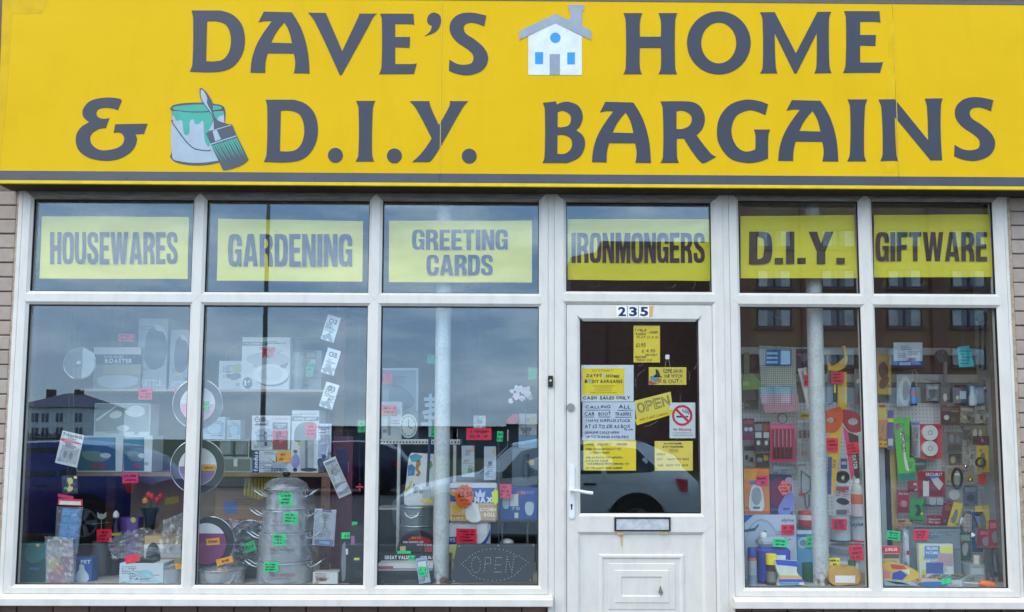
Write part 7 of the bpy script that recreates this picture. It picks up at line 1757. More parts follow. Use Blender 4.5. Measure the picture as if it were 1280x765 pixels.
# pane five
def small(name, label, x0, y0, x1, y1, rgb, P=(), rot=0, clear=None, Y=YH, hk=True): return hcard(name, label, x0, y0, x1, y1, rgb, P, rot, clear, Y, None, 'hanging pack', hk)
small('tool_card', 'mustard tool card with dark grips at the mullion', 1094.5, 443, 1114, 493, (186, 146, 66), [('s', [(.2, .3), (.6, .2), (.8, .5), (.4, .6)], (90, 60, 50)), ('s', [(.3, .65), (.8, .55), (.7, .8), (.3, .85)], (104, 70, 50))])
small('blue_sheet_pack', 'pale pack with a royal blue foot near the top rail', 1117, 428, 1153, 457, (190, 200, 214), [('r', .0, .8, 1, 1, (40, 70, 150)), ('r', .2, .85, .6, .98, (150, 170, 210))], Y=.5)
small('white_tool_tie', 'white looped cable tie pack on the upper pegboard', 1121, 468, 1141, 508, (170, 178, 176), [('s', [(.3, .15), (.6, .05), (.9, .4), (.7, .95), (.3, .9), (.1, .5)], (200, 206, 202)), ('s', [(.4, .3), (.6, .2), (.75, .5), (.6, .8), (.4, .75)], (150, 158, 158))])
turned('glue_tube', 'slim blue and black glue tube hanging on a loop', 'glue tube', 1144.3, .56, W(1144, 507, .56).z, [('tube', [(0, 0), (3.8, 0), (3.8, 20), (2.8, 23)], mat((36, 100, 176), .35)), ('black_cap', [(3.9, 0), (3.9, 2.2)], M_BLACK), ('red_band', [(3.9, 13), (3.9, 18)], mat((190, 60, 50), .4)), ('nozzle', [(2.8, 23), (1.2, 30), (0, 30)], M_BLACK)], n=16)
t = thing('cord_loop', 'white cord loop holding the glue tube', 'cord', W(1144, 484, .56)); b = MB(); b.tube([W(*p, .565) for p in ((1143, 484), (1140, 468), (1143, 461), (1147, 468), (1145, 484))], .0016, 5); b.build('loop', M_WHITE, t); hang(t, 1143.4, 462, .56)
t = thing('turquoise_note', 'turquoise paper price note hanging at the top of the pegboard', 'price card', W(1207, 459, .42), 'neon price cards'); shape([(1196.5, 434), (1211, 432), (1218, 458), (1199, 459)], .42, .001, 'card', mat((60, 196, 200), .6), t); scribble(1199, 437, 1214, 456, .4192, 5, RNG, .5).build('handwriting', M_INK, t)
MB().tube([W(1204, 434, .421), W(1204, 246, .421)], .0006, 5).build('hanging_cord', M_CORD, t)
t = thing('grabber', 'grey long handled tool with a round head on the pegboard', 'tool', W(1180, 560, .6)); shape(ell(1178, 445, 7.5, 8, 24), .6, .03, 'round_head', mat((70, 72, 72), .5), t); shape(rect(1180, 452, 1184, 540), .61, .012, 'shaft', mat((120, 118, 112), .5), t); hang(t, 1178, 441, .6)
t = thing('bolt_cutter', 'dark two armed cutter hanging by the end panel', 'tool', W(1230, 466, .5)); shape(rect(1224.5, 398, 1227, 460), .5, .01, 'arm', mat((50, 52, 56), .4, .4), t); shape(rect(1230.5, 400, 1233, 462), .5, .01, 'arm', mat((50, 52, 56), .4, .4), t); shape(spline([(1222, 394, 1), (1229, 390, 1), (1236, 394, 1), (1234, 401, 1), (1224, 401, 1)], 4), .495, .02, 'jaw', mat((60, 64, 70), .35, .5), t); MB().tube([W(1229, 392, .5), W(1229, 246, .5)], .0006, 5).build('hanging_cord', M_CORD, t)
for i in range(7):
    x, y = 1155 + i * 9, (473, 475, 474, 501, 505, 508, 477)[i]
    t = thing('display_hook', 'bare steel display hook on the upper pegboard', 'hook', W(x + 12, y + 4, .55), 'bare pegboard hooks')
    a = W(x + 15, y + 4, PB); MB().tube([(a.x, PB - .001, a.z), (W(x, y, .5).x, .5, W(x, y, .5).z), (W(x, y, .5).x, .495, W(x, y, .5).z + .01)], .0024, 6).build('wire', M_STEEL, t)
small('bracket_pack', 'steel bracket pack beside the joint strip', 1176, 478, 1187, 506, (110, 108, 100), [('s', [(.3, .55), (.6, .5), (.7, .8), (.4, .85)], (210, 208, 196))])
small('lock_pack', 'dark red padlock pack with a white label', 1193, 481, 1208, 507, (92, 40, 40), [('r', .45, .3, .98, .7, (190, 196, 200)), ('e', .25, .6, .14, .1, (206, 190, 120)), ('r', .4, .68, .95, .98, (56, 24, 26))])
turned('filler_bottle', 'white bottle of oil on the pegboard shelf edge', 'bottle', 1218.5, .52, W(1218, 507, .52).z, [('bottle', [(0, 0), (4.6, 0), (4.6, 10), (3, 16), (3, 20)], mat((200, 208, 214), .35)), ('cap', [(3.2, 20), (3.2, 24), (0, 24)], mat((170, 190, 206), .4))], n=16)
small('grey_fitting_pack', 'blue grey fittings pack behind the white oil bottle', 1209, 480, 1226, 506, (116, 132, 150), [('s', [(.2, .3), (.6, .2), (.8, .5), (.4, .6)], (160, 170, 182)), ('e', .3, .7, .15, .12, (60, 66, 74))], Y=.63)
small('yellow_tip_pack', 'small blue pack with a yellow corner below the cutter', 1229, 473, 1240, 490, (120, 130, 150), [('r', .35, .2, .9, .6, (206, 190, 60))])
for i, (x0, y0, x1, y1, c, lb) in enumerate(((1176, 508, 1200, 531, (84, 56, 50), 'brown fittings pack with pale screws'), (1201, 509, 1217, 528, (176, 160, 130), 'cream fittings pack next to the brown one'), (1218, 507, 1232, 529, (180, 176, 166), 'white pouch of plugs by the end panel'), (1233, 503, 1242, 530, (150, 110, 100), 'rosy striped pack of dowels by the end panel'))):
    small('fittings_pack', lb, x0, y0, x1, y1, c, [('r', .05, .05, .95, .25, tuple(min(255, v + 40) for v in c)), ('e', .3, .6, .14, .14, (206, 196, 180)), ('e', .65, .7, .14, .14, (90, 80, 76))], rot=(0, 2, -3, 4)[i])
small('orange_sealant_pack', 'orange tall pack beside the mullion with a yellow top', 1096.5, 506, 1108, 560, (206, 130, 90), [('r', .0, .0, 1, .35, (206, 180, 90)), ('r', .2, .0, .9, .06, (190, 60, 50))])
tag('orange price card on the orange tall pack', 1104, 555, 10.5, 7.5, .58, (255, 160, 40), 4, 1)
small('purple_blade_pack', 'purple tall pack with a yellow sticker', 1109.5, 513, 1117, 562, (96, 84, 140), [('r', .0, .2, 1, .3, (206, 214, 60)), ('r', .1, .72, .9, .9, (190, 196, 214))])
t = small('specialist_blade_pack', 'bright green tall blade pack with white saw tooth strip', 1120, 522, 1142, 601, (84, 182, 76), [('s', [(.3, .2), (.5, .2), (.52, .6), (.62, .85), (.45, .8), (.4, .5)], (214, 224, 206)), ('r', .05, .88, .98, 1.0, (60, 120, 116))], rot=-5)
text_bm('SPECIALIST', 1115, 549, 1143, 554, .598, th=.0004, rot=84, bx=.03, by=.03).build('lettering', mat((24, 60, 28), .5), t)
small('file_pack', 'pale blue blister with a long thin file', 1137, 527, 1150, 572, (166, 176, 186), [('r', .1, .02, .95, .1, (70, 110, 170)), ('r', .45, .15, .55, .65, (150, 150, 156)), ('r', .38, .6, .66, .95, (110, 104, 130))], clear=(.2, .12, .85, .97, .012))
t = small('alarm_twin_pack', 'red twin pack of round white smoke alarms', 1150, 530, 1177.5, 573.5, (198, 72, 78), [('p', [(.0, .0), (1, .0), (1, .1), (.1, .6), (0, .6)], (176, 40, 60))])
for cy in (541, 560.5):
    p = W(1162, cy, .585); MB().lathe([(0, 0), (9.6 * kpx(.585), 0), (9.6 * kpx(.585), .012), (7.5 * kpx(.585), .02), (0, .022)], 28).add([], [])
    b = MB(); b.prism([ell(p.x, p.z, 9.6 * kpx(.585), n=28)], .575, .597); b.build('alarm', mat((214, 216, 210), .4), t)
    b = MB(); b.prism([ell(p.x, p.z, 3 * kpx(.585), n=16), ell(p.x, p.z, 2.3 * kpx(.585), n=16)], .5735, .5748); b.build('test_button', mat((110, 116, 118), .5), t)
t = small('key_blister_pack', 'grey blister of small keys and locks', 1184, 540, 1203, 566, (100, 98, 100), [('e', .3, .3, .16, .2, (150, 156, 166)), ('e', .7, .35, .14, .2, (130, 136, 146)), ('r', .1, .6, .9, .9, (60, 56, 58))], clear=(.05, .1, .95, .95, .014))
small('bulb_pack', 'olive pack with a small light bulb', 1214, 532, 1233, 551, (128, 128, 96), [('e', .25, .5, .14, .3, (206, 200, 190)), ('e', .6, .5, .12, .26, (206, 190, 180))])
small('ring_pack', 'purple pack with a pink ring', 1216, 545, 1236, 556, (70, 50, 66), [('e', .6, .5, .08, .2, (226, 90, 130))], Y=.58)
t = thing('steel_chain', 'bunch of silver chain looped over a peg', 'chain', W(1211, 590, .5)); b = MB()
cr_ = random.Random(4)
for i in range(26):
    q = W(1203 + cr_.uniform(-3, 14), 515 + i * 3.0, .5 + cr_.uniform(-.02, .02)); b.torus(tuple(q), .010, .0026, 'Y' if i % 2 else 'Z', 10, 5)
b.build('links', M_CHROME, t, True)['kind'] = 'stuff'; hang(t, 1208, 513, .5)
for i, (x0, y0, x1, y1, lb) in enumerate(((1147, 589, 1181, 621, 'large crimson security lock pack lettered SECURIT'), (1135, 601, 1156, 615, 'crimson pack with a curved hook behind the large one'), (1122, 613, 1137, 641, 'narrow crimson pack low on the pegboard'), (1159, 644, 1177, 659, 'small crimson pack above the grey case'))):
    P = [('r', .1, .75, .9, .95, (110, 16, 34))]
    if i == 0: P += [('t', .3, .06, .92, .18, 'SECURIT', (226, 206, 206), .03), ('r', .2, .38, .42, .98, (206, 206, 198)), ('r', .3, .25, .36, .4, (60, 60, 62)), ('p', [(.5, .3), (.75, .25), (.95, .5), (.8, .75), (.6, .5)], (190, 186, 184))]
    if i == 1: P += [('s', [(.3, .3), (.6, .2), (.7, .6), (.4, .9), (.55, .5)], (206, 160, 170))]
    if i == 2: P += [('s', [(.3, .5), (.6, .45), (.8, .6), (.6, .75), (.35, .7)], (190, 110, 120)), ('t', .1, .08, .9, .2, 'Mortice', (206, 170, 176))]
    if i == 3: P += [('t', .1, .25, .9, .42, 'Secure', (206, 190, 192)), ('t', .1, .5, .9, .66, 'Mortice', (206, 190, 192))]
    small('security_pack', lb, x0, y0, x1, y1, (146, 24, 48), P, Y=.60 - .012 * (i == 0))
t = thing('grey_alarm_box', 'two tone grey alarm boxes lying across the pegboard', 'alarm box', W(1168, 633, .55))
for x in (1162, 1171): shape(rrect(x, 622, x + 8, 631, 1), .55, .05, 'box', mat((150, 156, 160), .4), t)
shape(rect(1158, 631, 1180, 633), .545, .06, 'tray', mat((60, 64, 70), .4), t); hang(t, 1168, 632, .56)
t = small('hinge_pack', 'green carded pack with a dark hinge', 1137, 622.5, 1155, 652.5, (46, 138, 66), [('s', [(.4, .3), (.7, .3), (.75, .7), (.4, .72), (.55, .5)], (30, 56, 36)), ('r', .05, .92, .95, .96, (20, 60, 30))])
small('tan_pack', 'tan card pack under the narrow crimson pack', 1120, 649, 1140, 661, (186, 140, 110), [('r', .1, .1, .6, .3, (90, 70, 60))])
t = thing('rubber_ring', 'black rubber ring hanging on a carded peg', 'ring', W(1196, 612, .5)); shape([ell(1197, 598, 7.2, 14, 28), ell(1197, 598.5, 4.8, 10.5, 28)], .5, .012, 'ring', mat((26, 26, 28), .5), t); hang(t, 1197, 585, .5)
t = small('brass_hook_card', 'clear card of brass and chrome knobs', 1182, 582, 1218, 606, (160, 158, 146), [('e', .2, .6, .1, .2, (190, 160, 84)), ('e', .85, .65, .08, .16, (190, 150, 70))], Y=.63)
for x, y, m_ in ((1207, 583, M_CHROME), (1213, 600, mat((196, 150, 66), .25, .9))):
    p = W(x, y, .55); MB().lathe([(0, -.018), (.014, -.01), (.018, 0), (.014, .01), (0, .018)], 14, tuple(p)).build('knob', m_, t, True)
t = thing('corkscrew', 'red handled puller tool with a steel shaft', 'tool', W(1229, 622, .42)); shape(rrect(1224, 592, 1233, 606, 2.5), .42, .02, 'handle', mat((190, 46, 56), .4), t); shape([(1227, 606), (1230, 606), (1231.5, 619), (1229.5, 620)], .425, .006, 'shaft', M_STEEL, t); shape([ell(1226, 578, 6.5, 6.5, 20), ell(1226, 578, 4, 4, 16)], .425, .008, 'ring', mat((40, 40, 42), .4), t); shape(rect(1225.5, 583, 1227.5, 593), .427, .006, 'link', M_STEEL, t); hang(t, 1226, 574, .425)
for x0, y0, x1, y1, lb in ((1221, 557, 1236, 590, 'upper yellow carded tool pack by the end panel'), (1219.5, 632, 1237, 670, 'lower yellow carded pack with a steel clamp'), (1188, 628, 1200, 659, 'slanted yellow ended red pack on the pegboard')):
    P = [('r', .0, .0, 1, .14, (206, 180, 60)), ('s', [(.35, .3), (.65, .3), (.7, .8), (.4, .85)], (110, 112, 116))]
    small('yellow_tool_pack', lb, x0, y0, x1, y1, (214, 182, 40), P, rot=16 if x0 == 1188 else -2, Y=.50)
small('red_blister_pack', 'dark red blister leaning beside the slanted yellow pack', 1177, 629, 1190, 660, (126, 30, 46), [('r', .2, .1, .8, .3, (160, 70, 80))], rot=10)
t = thing('wire_coil', 'coil of silver wire hanging on a peg', 'wire coil', W(1210, 672, .42)); b = MB()
for i in range(7):
    c = W(1209.5 + i * .4, 655 + (i % 3), .42 + i * .004)
    b.tube([c + Vector((math.cos(a_ * math.pi / 12) * (.046 + .004 * (i % 3)), 0, math.sin(a_ * math.pi / 12) * (.082 + .004 * (i % 2)))) for a_ in range(25)], .0022, 5)
b.build('wire', M_CHROME, t, True); hang(t, 1209, 638, .44)
for i, (x0, y0, x1, y1, c, lb) in enumerate(((1236, 650, 1252, 685, (170, 44, 56), 'red tool card hanging along the end panel'), (1222, 662, 1245, 686, (150, 40, 54), 'second red tool card overlapping the first'), (1215, 640, 1229, 690, (40, 84, 140), 'blue pack behind the silver wire coil'), (1199, 665, 1214, 701, (60, 80, 66), 'dark green leaf print pack over the grey case'), (1238, 652, 1253, 730, (90, 76, 96), 'long dark tool pack standing in the right corner'))):
    small('corner_pack', lb, x0, y0, x1, y1, c, [('r', .1, .1, .9, .3, tuple(min(255, v + 60) for v in c)), ('s', [(.3, .45), (.7, .4), (.6, .8), (.35, .8)], (140, 140, 144))], Y=.40 + .05 * (i % 3), rot=(0, 6, 0, 0, 0)[i], hk=i != 4)
t = thing('metal_tool_bundle', 'dark steel chisels standing in the corner', 'tools', W(1238, 731, .25), None)
for x in (1231, 1238, 1245): MB().tube([W(x, 690, .28), (W(x + 4, 720, .24).x, .24, FL + .006)], .006, 8).build('steel_bar', mat((64, 66, 70), .35, .6), t, True)
# floor goods
carton('grey_tool_case', 'dull grey tool case standing below the pegboard', 'tool case', 1142, 659, 1201, .36, FL, .1, (110, 124, 128), [('r', .0, .0, 1, .03, (50, 54, 58)), ('t', .38, .12, .66, .16, 'professional', (150, 162, 166)), ('r', .0, .42, 1, .44, (84, 96, 100))])
tag('pink price card on the grey tool case', 1151.5, 668.5, 18.5, 13, .345, RED2, 1)
tag('green price card on the shelf post by the mullion', 1117, 669.5, 17, 11.5, .30, GREEN, 6)
t = small('glue_blister', 'blue and white blister pack hanging next to the green card', 1129, 662, 1142, 710, (150, 166, 184), [('s', [(.2, .2), (.8, .1), (.9, .5), (.6, .9), (.3, .8)], (206, 210, 216)), ('r', .3, .55, .8, .66, (190, 60, 60))], Y=.42)
carton('filler_pack', 'white, blue and yellow filler packet behind the screw organiser', 'packet', 1149, 680, 1192, .30, FL, .03, (196, 202, 196), [('r', .16, .05, .6, .4, (84, 120, 176)), ('t', .22, .08, .54, .16, 'FILLING', (226, 232, 238), .03), ('t', .2, .2, .56, .28, 'PATCHING', (226, 232, 238), .03), ('r', .6, .05, .98, .25, (214, 206, 96)), ('p', [(.55, .25), (.98, .28), (.98, .6), (.5, .6)], (170, 140, 150)), ('r', .02, .0, .12, .6, (206, 210, 130)), ('r', .2, .5, .7, .8, (70, 90, 150))])
carton('hanging_hook_pack', 'red headed hook pack on the floor by the mullion', 'packet', 1103, 682.5, 1125, .24, FL, .02, (170, 170, 158), [('r', 0, .0, 1, .2, (200, 40, 50)), ('t', .15, .05, .85, .16, 'JUBILEE', (234, 214, 210), .03), ('r', .05, .22, .95, .34, (90, 80, 60)), ('s', [(.1, .5), (.6, .4), (.9, .5), (.7, .7), (.2, .72)], (110, 100, 90))])
t = thing('screw_organiser', 'open grey organiser tray of assorted screws on the floor', 'screw tray', W(1184, 729, .08))
qq = [(1168, 695), (1216, 703), (1205, 723), (1153, 712)]
zt = FL + .045
def fpt(x, y, z): Yd = depth(x, y, z); return W(x, y, Yd)
cs = [(W(1152, 720, .08).x, .085), (W(1203, 724, .06).x, .068), (W(1215, 710, .25).x, .27), (W(1167, 702, .27).x, .29)]
b = MB(); b.add([(x, y, FL + .0005) for x, y in cs] + [(x, y, zt) for x, y in cs], [(3, 2, 1, 0), (0, 1, 5, 4), (1, 2, 6, 5), (2, 3, 7, 6), (3, 0, 4, 7), (4, 5, 6, 7)]); b.build('tray', mat((166, 174, 174), .35), t)
def blq(u, v): return tuple(cs[0][i] * (1-u) * (1-v) + cs[1][i] * u * (1-v) + cs[2][i] * u * v + cs[3][i] * (1-u) * v for i in (0, 1))
for i in range(2):
    for j in range(2):
        u0, v0 = .06 + .46 * i, .06 + .46 * j
        P = [blq(u0, v0), blq(u0 + .42, v0), blq(u0 + .42, v0 + .42), blq(u0, v0 + .42)]
        MB().add([(x, y, zt + .001) for x, y in P], [(0, 1, 2, 3)]).build('compartment', mat((96, 104, 104), .4), t)
        sb = MB(); r_ = random.Random(i * 2 + j)
        for k_ in range(26):
            c = blq(u0 + r_.uniform(.05, .37), v0 + r_.uniform(.05, .37)); a_ = r_.uniform(0, 6.3)
            sb.tube([(c[0] - .010 * math.cos(a_), c[1] - .010 * math.sin(a_), zt + .004), (c[0] + .010 * math.cos(a_), c[1] + .010 * math.sin(a_), zt + .004)], .0022, 4)
        sb.build('screws', mat(((170, 150, 90), (150, 156, 158))[(i + j) % 2], .3, .8), t)['kind'] = 'stuff'
t = thing('work_gloves', 'red, yellow and blue pack of work gloves on the floor', 'gloves', W(1123, 727, .10))
shape(spline([(1103, 706), (1112, 702, 1), (1130, 706, 1), (1148, 716, 1), (1146, 724, 1), (1120, 727, 1), (1103, 724)], 5), .10, .05, 'glove_pack', mat((206, 160, 60), .5, 0, .1, 10, .4, 20), t, True)
for pts, c in (([(1113, 705), (1130, 707), (1134, 712), (1115, 711)], (196, 60, 50)), ([(1104, 713), (1114, 714), (1113, 723), (1104, 723)], (206, 120, 110)), ([(1116, 716), (1126, 713), (1134, 719), (1128, 725), (1115, 724)], (44, 66, 150)), ([(1127, 712), (1137, 711), (1137, 719)], (206, 206, 200))): shape(pts, .0985, .001, 'printed_patch', mat(c, .5), t)
t = thing('wiper_blades', 'black and clear blister of blades lying along the sill', 'packet', W(1125, 732, .07)); shape([(1104, 725), (1140, 727), (1148, 732), (1106, 732)], .07, .03, 'blister', mat((150, 166, 170), .25), t); shape([(1107, 726), (1128, 728), (1138, 731), (1120, 730)], .068, .001, 'blade', M_BLACK, t)
t = thing('orange_scraper', 'orange flat scraper lying in front of the organiser', 'scraper', W(1160, 727, .09)); shape([(1147, 723), (1172, 723.5), (1178, 727), (1150, 727.5)], .09, .02, 'handle', mat((226, 136, 50), .4), t)
t = thing('blue_pliers', 'blue gripped pliers lying on the display floor', 'pliers', W(1168, 733, .065)); shape(spline([(1150, 730, 1), (1165, 727.5, 1), (1184, 729, 1), (1182, 732.5, 1), (1156, 732.8, 1)], 4), .065, .02, 'grip', mat((60, 100, 150), .4), t); shape([(1184, 729), (1200, 730), (1200, 732), (1184, 732)], .068, .015, 'jaw', M_STEEL, t)
tag('green price card lying by the blue pliers', 1183, 726.5, 13, 6, .06, GREEN, -12, 0)
t = thing('screwdriver', 'screwdriver with an orange handle lying beside the corner tools', 'screwdriver', W(1225, 732, .10)); MB().tube([W(1196, 728, .13), W(1226, 729.5, .1)], .005, 8).build('shaft', M_STEEL, t, True); MB().tube([W(1224, 729, .1), W(1228, 729, .1), W(1238, 730.5, .095), W(1243, 731, .09)], [.012, .021, .021, .014], 12).build('handle', mat((236, 100, 36), .35), t, True)
t = thing('paint_roller', 'pale paint roller sleeve standing against the blue pack', 'paint roller', W(1222, 706, .35)); MB().tube([W(1221, 694, .35), W(1221, 705, .35)], .022, 12).build('sleeve', mat((190, 186, 176), .8), t, True)
carton('roller_tray', 'clear plastic tray under the paint roller sleeve', 'tray', 1212, 706, 1232, .30, FL, .1, (140, 152, 156), [('r', .1, .2, .9, .6, (170, 180, 184))])

# further packs filling the pegboard
t = thing('timber_batten', 'pale timber batten and dark strip standing beside the mullion', 'batten', (W(1115, 660, .66).x, .66, FL))
for x0, x1, c in ((1113, 1120, (176, 150, 96)), (1107, 1112.5, (34, 36, 60)), (1098, 1106.5, (150, 158, 160))):
    a, b2 = W(x0, 600, .66), W(x1, 600, .66); MB().cbox(a.x, b2.x, .655, .68, FL + .0005, W(1110, 560, .66).z, .002).build('strip', mat(c, .6), t)
for x0, y0, x1, y1, c, P, lb in (
    (1182, 608, 1204, 632, (150, 152, 150), [('s', [(.2, .3), (.6, .2), (.8, .5), (.4, .7)], (206, 208, 206)), ('e', .75, .75, .15, .12, (176, 140, 70))], 'pale blister of hooks under the rubber ring'),
    (1205, 607, 1222, 631, (92, 104, 122), [('r', .1, .1, .9, .3, (150, 160, 176)), ('e', .5, .65, .3, .2, (60, 64, 72))], 'blue grey blister left of the red puller'),
    (1186, 567, 1203, 582, (120, 110, 100), [('e', .3, .5, .18, .3, (190, 180, 150)), ('e', .7, .5, .18, .3, (80, 76, 76))], 'small brown blister below the keys pack'),
    (1236, 592, 1247, 640, (120, 124, 128), [('r', .2, .1, .8, .3, (170, 176, 180)), ('r', .4, .35, .6, .9, (70, 72, 76))], 'long grey card against the end panel'),
    (1158, 480, 1174, 501, (150, 156, 154), [('r', .1, .1, .9, .3, (190, 196, 196)), ('s', [(.3, .5), (.7, .45), (.6, .85), (.35, .85)], (110, 116, 118))], 'pale grey pack behind the bare hooks'),
    (1142, 576, 1158, 587, (60, 110, 116), [('r', .1, .2, .9, .5, (130, 170, 172))], 'teal strip pack over the security packs'),
    (1226, 524, 1238, 545, (150, 146, 120), [('e', .5, .5, .3, .3, (96, 92, 80))], 'olive grey pouch right of the bulb pack'),
    (1204, 530, 1215, 548, (110, 96, 104), [('r', .1, .1, .9, .4, (170, 160, 166))], 'mauve pouch left of the bulb pack'),
    (929, 555, 944, 583, (130, 136, 138), [('r', .1, .1, .9, .3, (60, 64, 70)), ('e', .3, .6, .15, .12, (40, 42, 46)), ('e', .7, .7, .15, .12, (40, 42, 46))], 'grey pack of hinges above the fan heater box'),
    (945, 567, 961, 584, (64, 60, 54), [('r', .6, .1, .95, .5, (206, 176, 60)), ('r', .1, .3, .5, .6, (140, 140, 140))], 'dark pack with a yellow corner above the fan heater box'),
    (966, 581, 994, 592, (150, 168, 176), [('r', .05, .2, .95, .5, (190, 204, 210))], 'pale blue pouch under the magenta screwdriver set'),
    (1001, 516, 1013, 524, (206, 190, 60), [('r', .1, .3, .9, .6, (120, 110, 50))], 'small yellow clip pack above the chisels'),
    (1051, 573, 1059, 586, (60, 90, 150), [('r', .1, .3, .9, .6, (190, 200, 214))], 'tiny blue pack between the two loop handled saws'),
    (930, 497, 948, 512, (120, 122, 118), [('r', .1, .2, .9, .4, (84, 86, 84))], 'grey pack below the olive shovel'),
    (1079, 575, 1088, 640, (150, 156, 158), [('r', .1, .2, .9, .4, (196, 60, 70))], 'long pale pack beside the solvent bottle')):
    small('fittings_pack', lb, x0, y0, x1, y1, c, P, Y=.655)
GAIN = 1.0
# ================================================================== STREET MIRRORED IN THE GLASS
def car(label, x_front, D, face, length, paint, h=1.6, w=1.82, name='parked_car'):
    """car parked along the kerb; face = -1 nose towards -X"""
    z0 = -.115
    t = thing(name, label, 'car', (x_front - face * length / 2, -D, z0))
    L = length
    # stations along the car (0 nose .. 1 tail): lower edge, belt height, roof height, half width at belt, half width at roof
    S = [(0.0, .34, .62, .62, .62, .60), (.02, .24, .70, .72, .76, .70), (.08, .20, .80, .84, .86, .80), (.20, .19, .90, .96, .90, .84), (.27, .19, .94, 1.02, .91, .82), (.40, .19, .97, 1.50, .91, .64), (.50, .19, .98, 1.58, .91, .62), (.66, .19, 1.0, 1.60, .91, .61), (.82, .19, 1.02, 1.54, .90, .60), (.92, .22, 1.02, 1.36, .88, .62), (.965, .28, 1.0, 1.08, .84, .72), (1.0, .36, .92, .94, .74, .68)]
    hs = h / 1.6; ws = w / 1.82
    def sec(s):
        for a, b2 in zip(S, S[1:]):
            if a[0] <= s <= b2[0]:
                q = (s - a[0]) / (b2[0] - a[0]); q = q * q * (3 - 2 * q) * .5 + q * .5
                return [a[i] + (b2[i] - a[i]) * q for i in range(1, 6)]
    def pt(s, v, side, out=0.0):
        """v: 0 sill, .5 belt, 1 roof edge"""
        zb, zm, zt, wb, wt = sec(s)
        if v <= .5:
            q = v / .5; y = wb * (.90 + .10 * math.sin(q * math.pi * .62)) ; z = zb + (zm - zb) * q
            if q > .9: y = wb * (.985)
        else:
            q = (v - .5) / .5; y = wb * .985 + (wt - wb * .985) * q ** 1.2; z = zm + (zt - zm) * (q * .97)
        X = x_front - face * s * L
        return Vector((X, -D + side * (y * ws + out), z0 + z * hs))
    ns = 40; vsn = [0, .12, .25, .38, .46, .5, .62, .75, .88, 1.0]
    b = MB(); vs = []
    ring = [(v, -1) for v in vsn] + [(None, k) for k in (-.6, -.2, .2, .6)] + [(v, 1) for v in reversed(vsn)]
    ss = [i / ns for i in range(ns + 1)]
    for s in ss:
        for v, k in ring:
            if v is None:
                a = pt(s, 1, -1); e = pt(s, 1, 1); q = (k + 1) / 2; p = a.lerp(e, q); p.z += .035 * hs * (1 - k * k) ; vs.append(p)
            else: vs.append(pt(s, v, k))
    n = len(ring); fs = []
    for i in range(ns):
        for j in range(n):
            fs.append((i * n + j, i * n + (j + 1) % n, (i + 1) * n + (j + 1) % n, (i + 1) * n + j))
    fs += [tuple(range(n)), tuple(reversed(range(ns * n, ns * n + n)))]
    b.add(vs, fs).build('body', paint, t, True)
    M_CG = mat((16, 20, 24), .06, 0, .02, 3, spec=.8)
    def patch(nm, outline, side, m, out=.006):
        vs_ = [pt(s, v, side, out) for s, v in outline]
        MB().add(vs_, [tuple(range(len(vs_)))]).build(nm, m, t)
    for side in (-1, 1):
        patch('side_window', [(.33, .56), (.36, .66), (.42, .90), (.50, .93), (.50, .56)], side, M_CG)
        patch('side_window', [(.515, .56), (.515, .93), (.66, .93), (.68, .56)], side, M_CG)
        patch('side_window', [(.695, .56), (.68, .93), (.80, .90), (.86, .64), (.84, .58)], side, M_CG)
        patch('door_seam', [(.505, .05), (.505, .52), (.508, .52), (.508, .05)], side, M_BLACK)
        patch('door_seam', [(.70, .20), (.685, .52), (.688, .52), (.703, .20)], side, M_BLACK)
        patch('door_handle', [(.62, .44), (.62, .46), (.66, .46), (.66, .44)], side, M_BLACK, .012)
        patch('door_handle', [(.45, .44), (.45, .46), (.49, .46), (.49, .44)], side, M_BLACK, .012)
        patch('headlight', [(.03, .40), (.06, .50), (.13, .49), (.10, .38)], side, mat((206, 214, 220), .1), .008)
        patch('tail_light', [(.915, .49), (.955, .49), (.955, .37), (.935, .37)], side, mat((225, 18, 36), .2), .035)
        patch('sill_trim', [(.04, .0), (.04, .10), (.97, .10), (.97, .0)], side, mat((30, 30, 32), .6), .004)
        m_ = pt(.34, .56, side, .06); MB().cbox(m_.x - .09, m_.x + .09, min(m_.y, m_.y + side * .14), max(m_.y, m_.y + side * .14), m_.z, m_.z + .13, .02).build('mirror', paint, t)
    a = [pt(.275, .56, -1, -.06), pt(.275, .56, 1, -.06), pt(.395, .99, 1, -.05), pt(.395, .99, -1, -.05)]
    MB().add([p + Vector((face * .02, 0, .05)) for p in a], [(0, 1, 2, 3)]).build('windscreen', M_CG, t)
    a = [pt(.845, .985, -1, -.05), pt(.845, .985, 1, -.05), pt(.955, .62, 1, -.08), pt(.955, .62, -1, -.08)]
    MB().add([p + Vector((-face * .05, 0, .035)) for p in a], [(0, 1, 2, 3)]).build('rear_window', M_CG, t)
    R = .345 * hs + .02
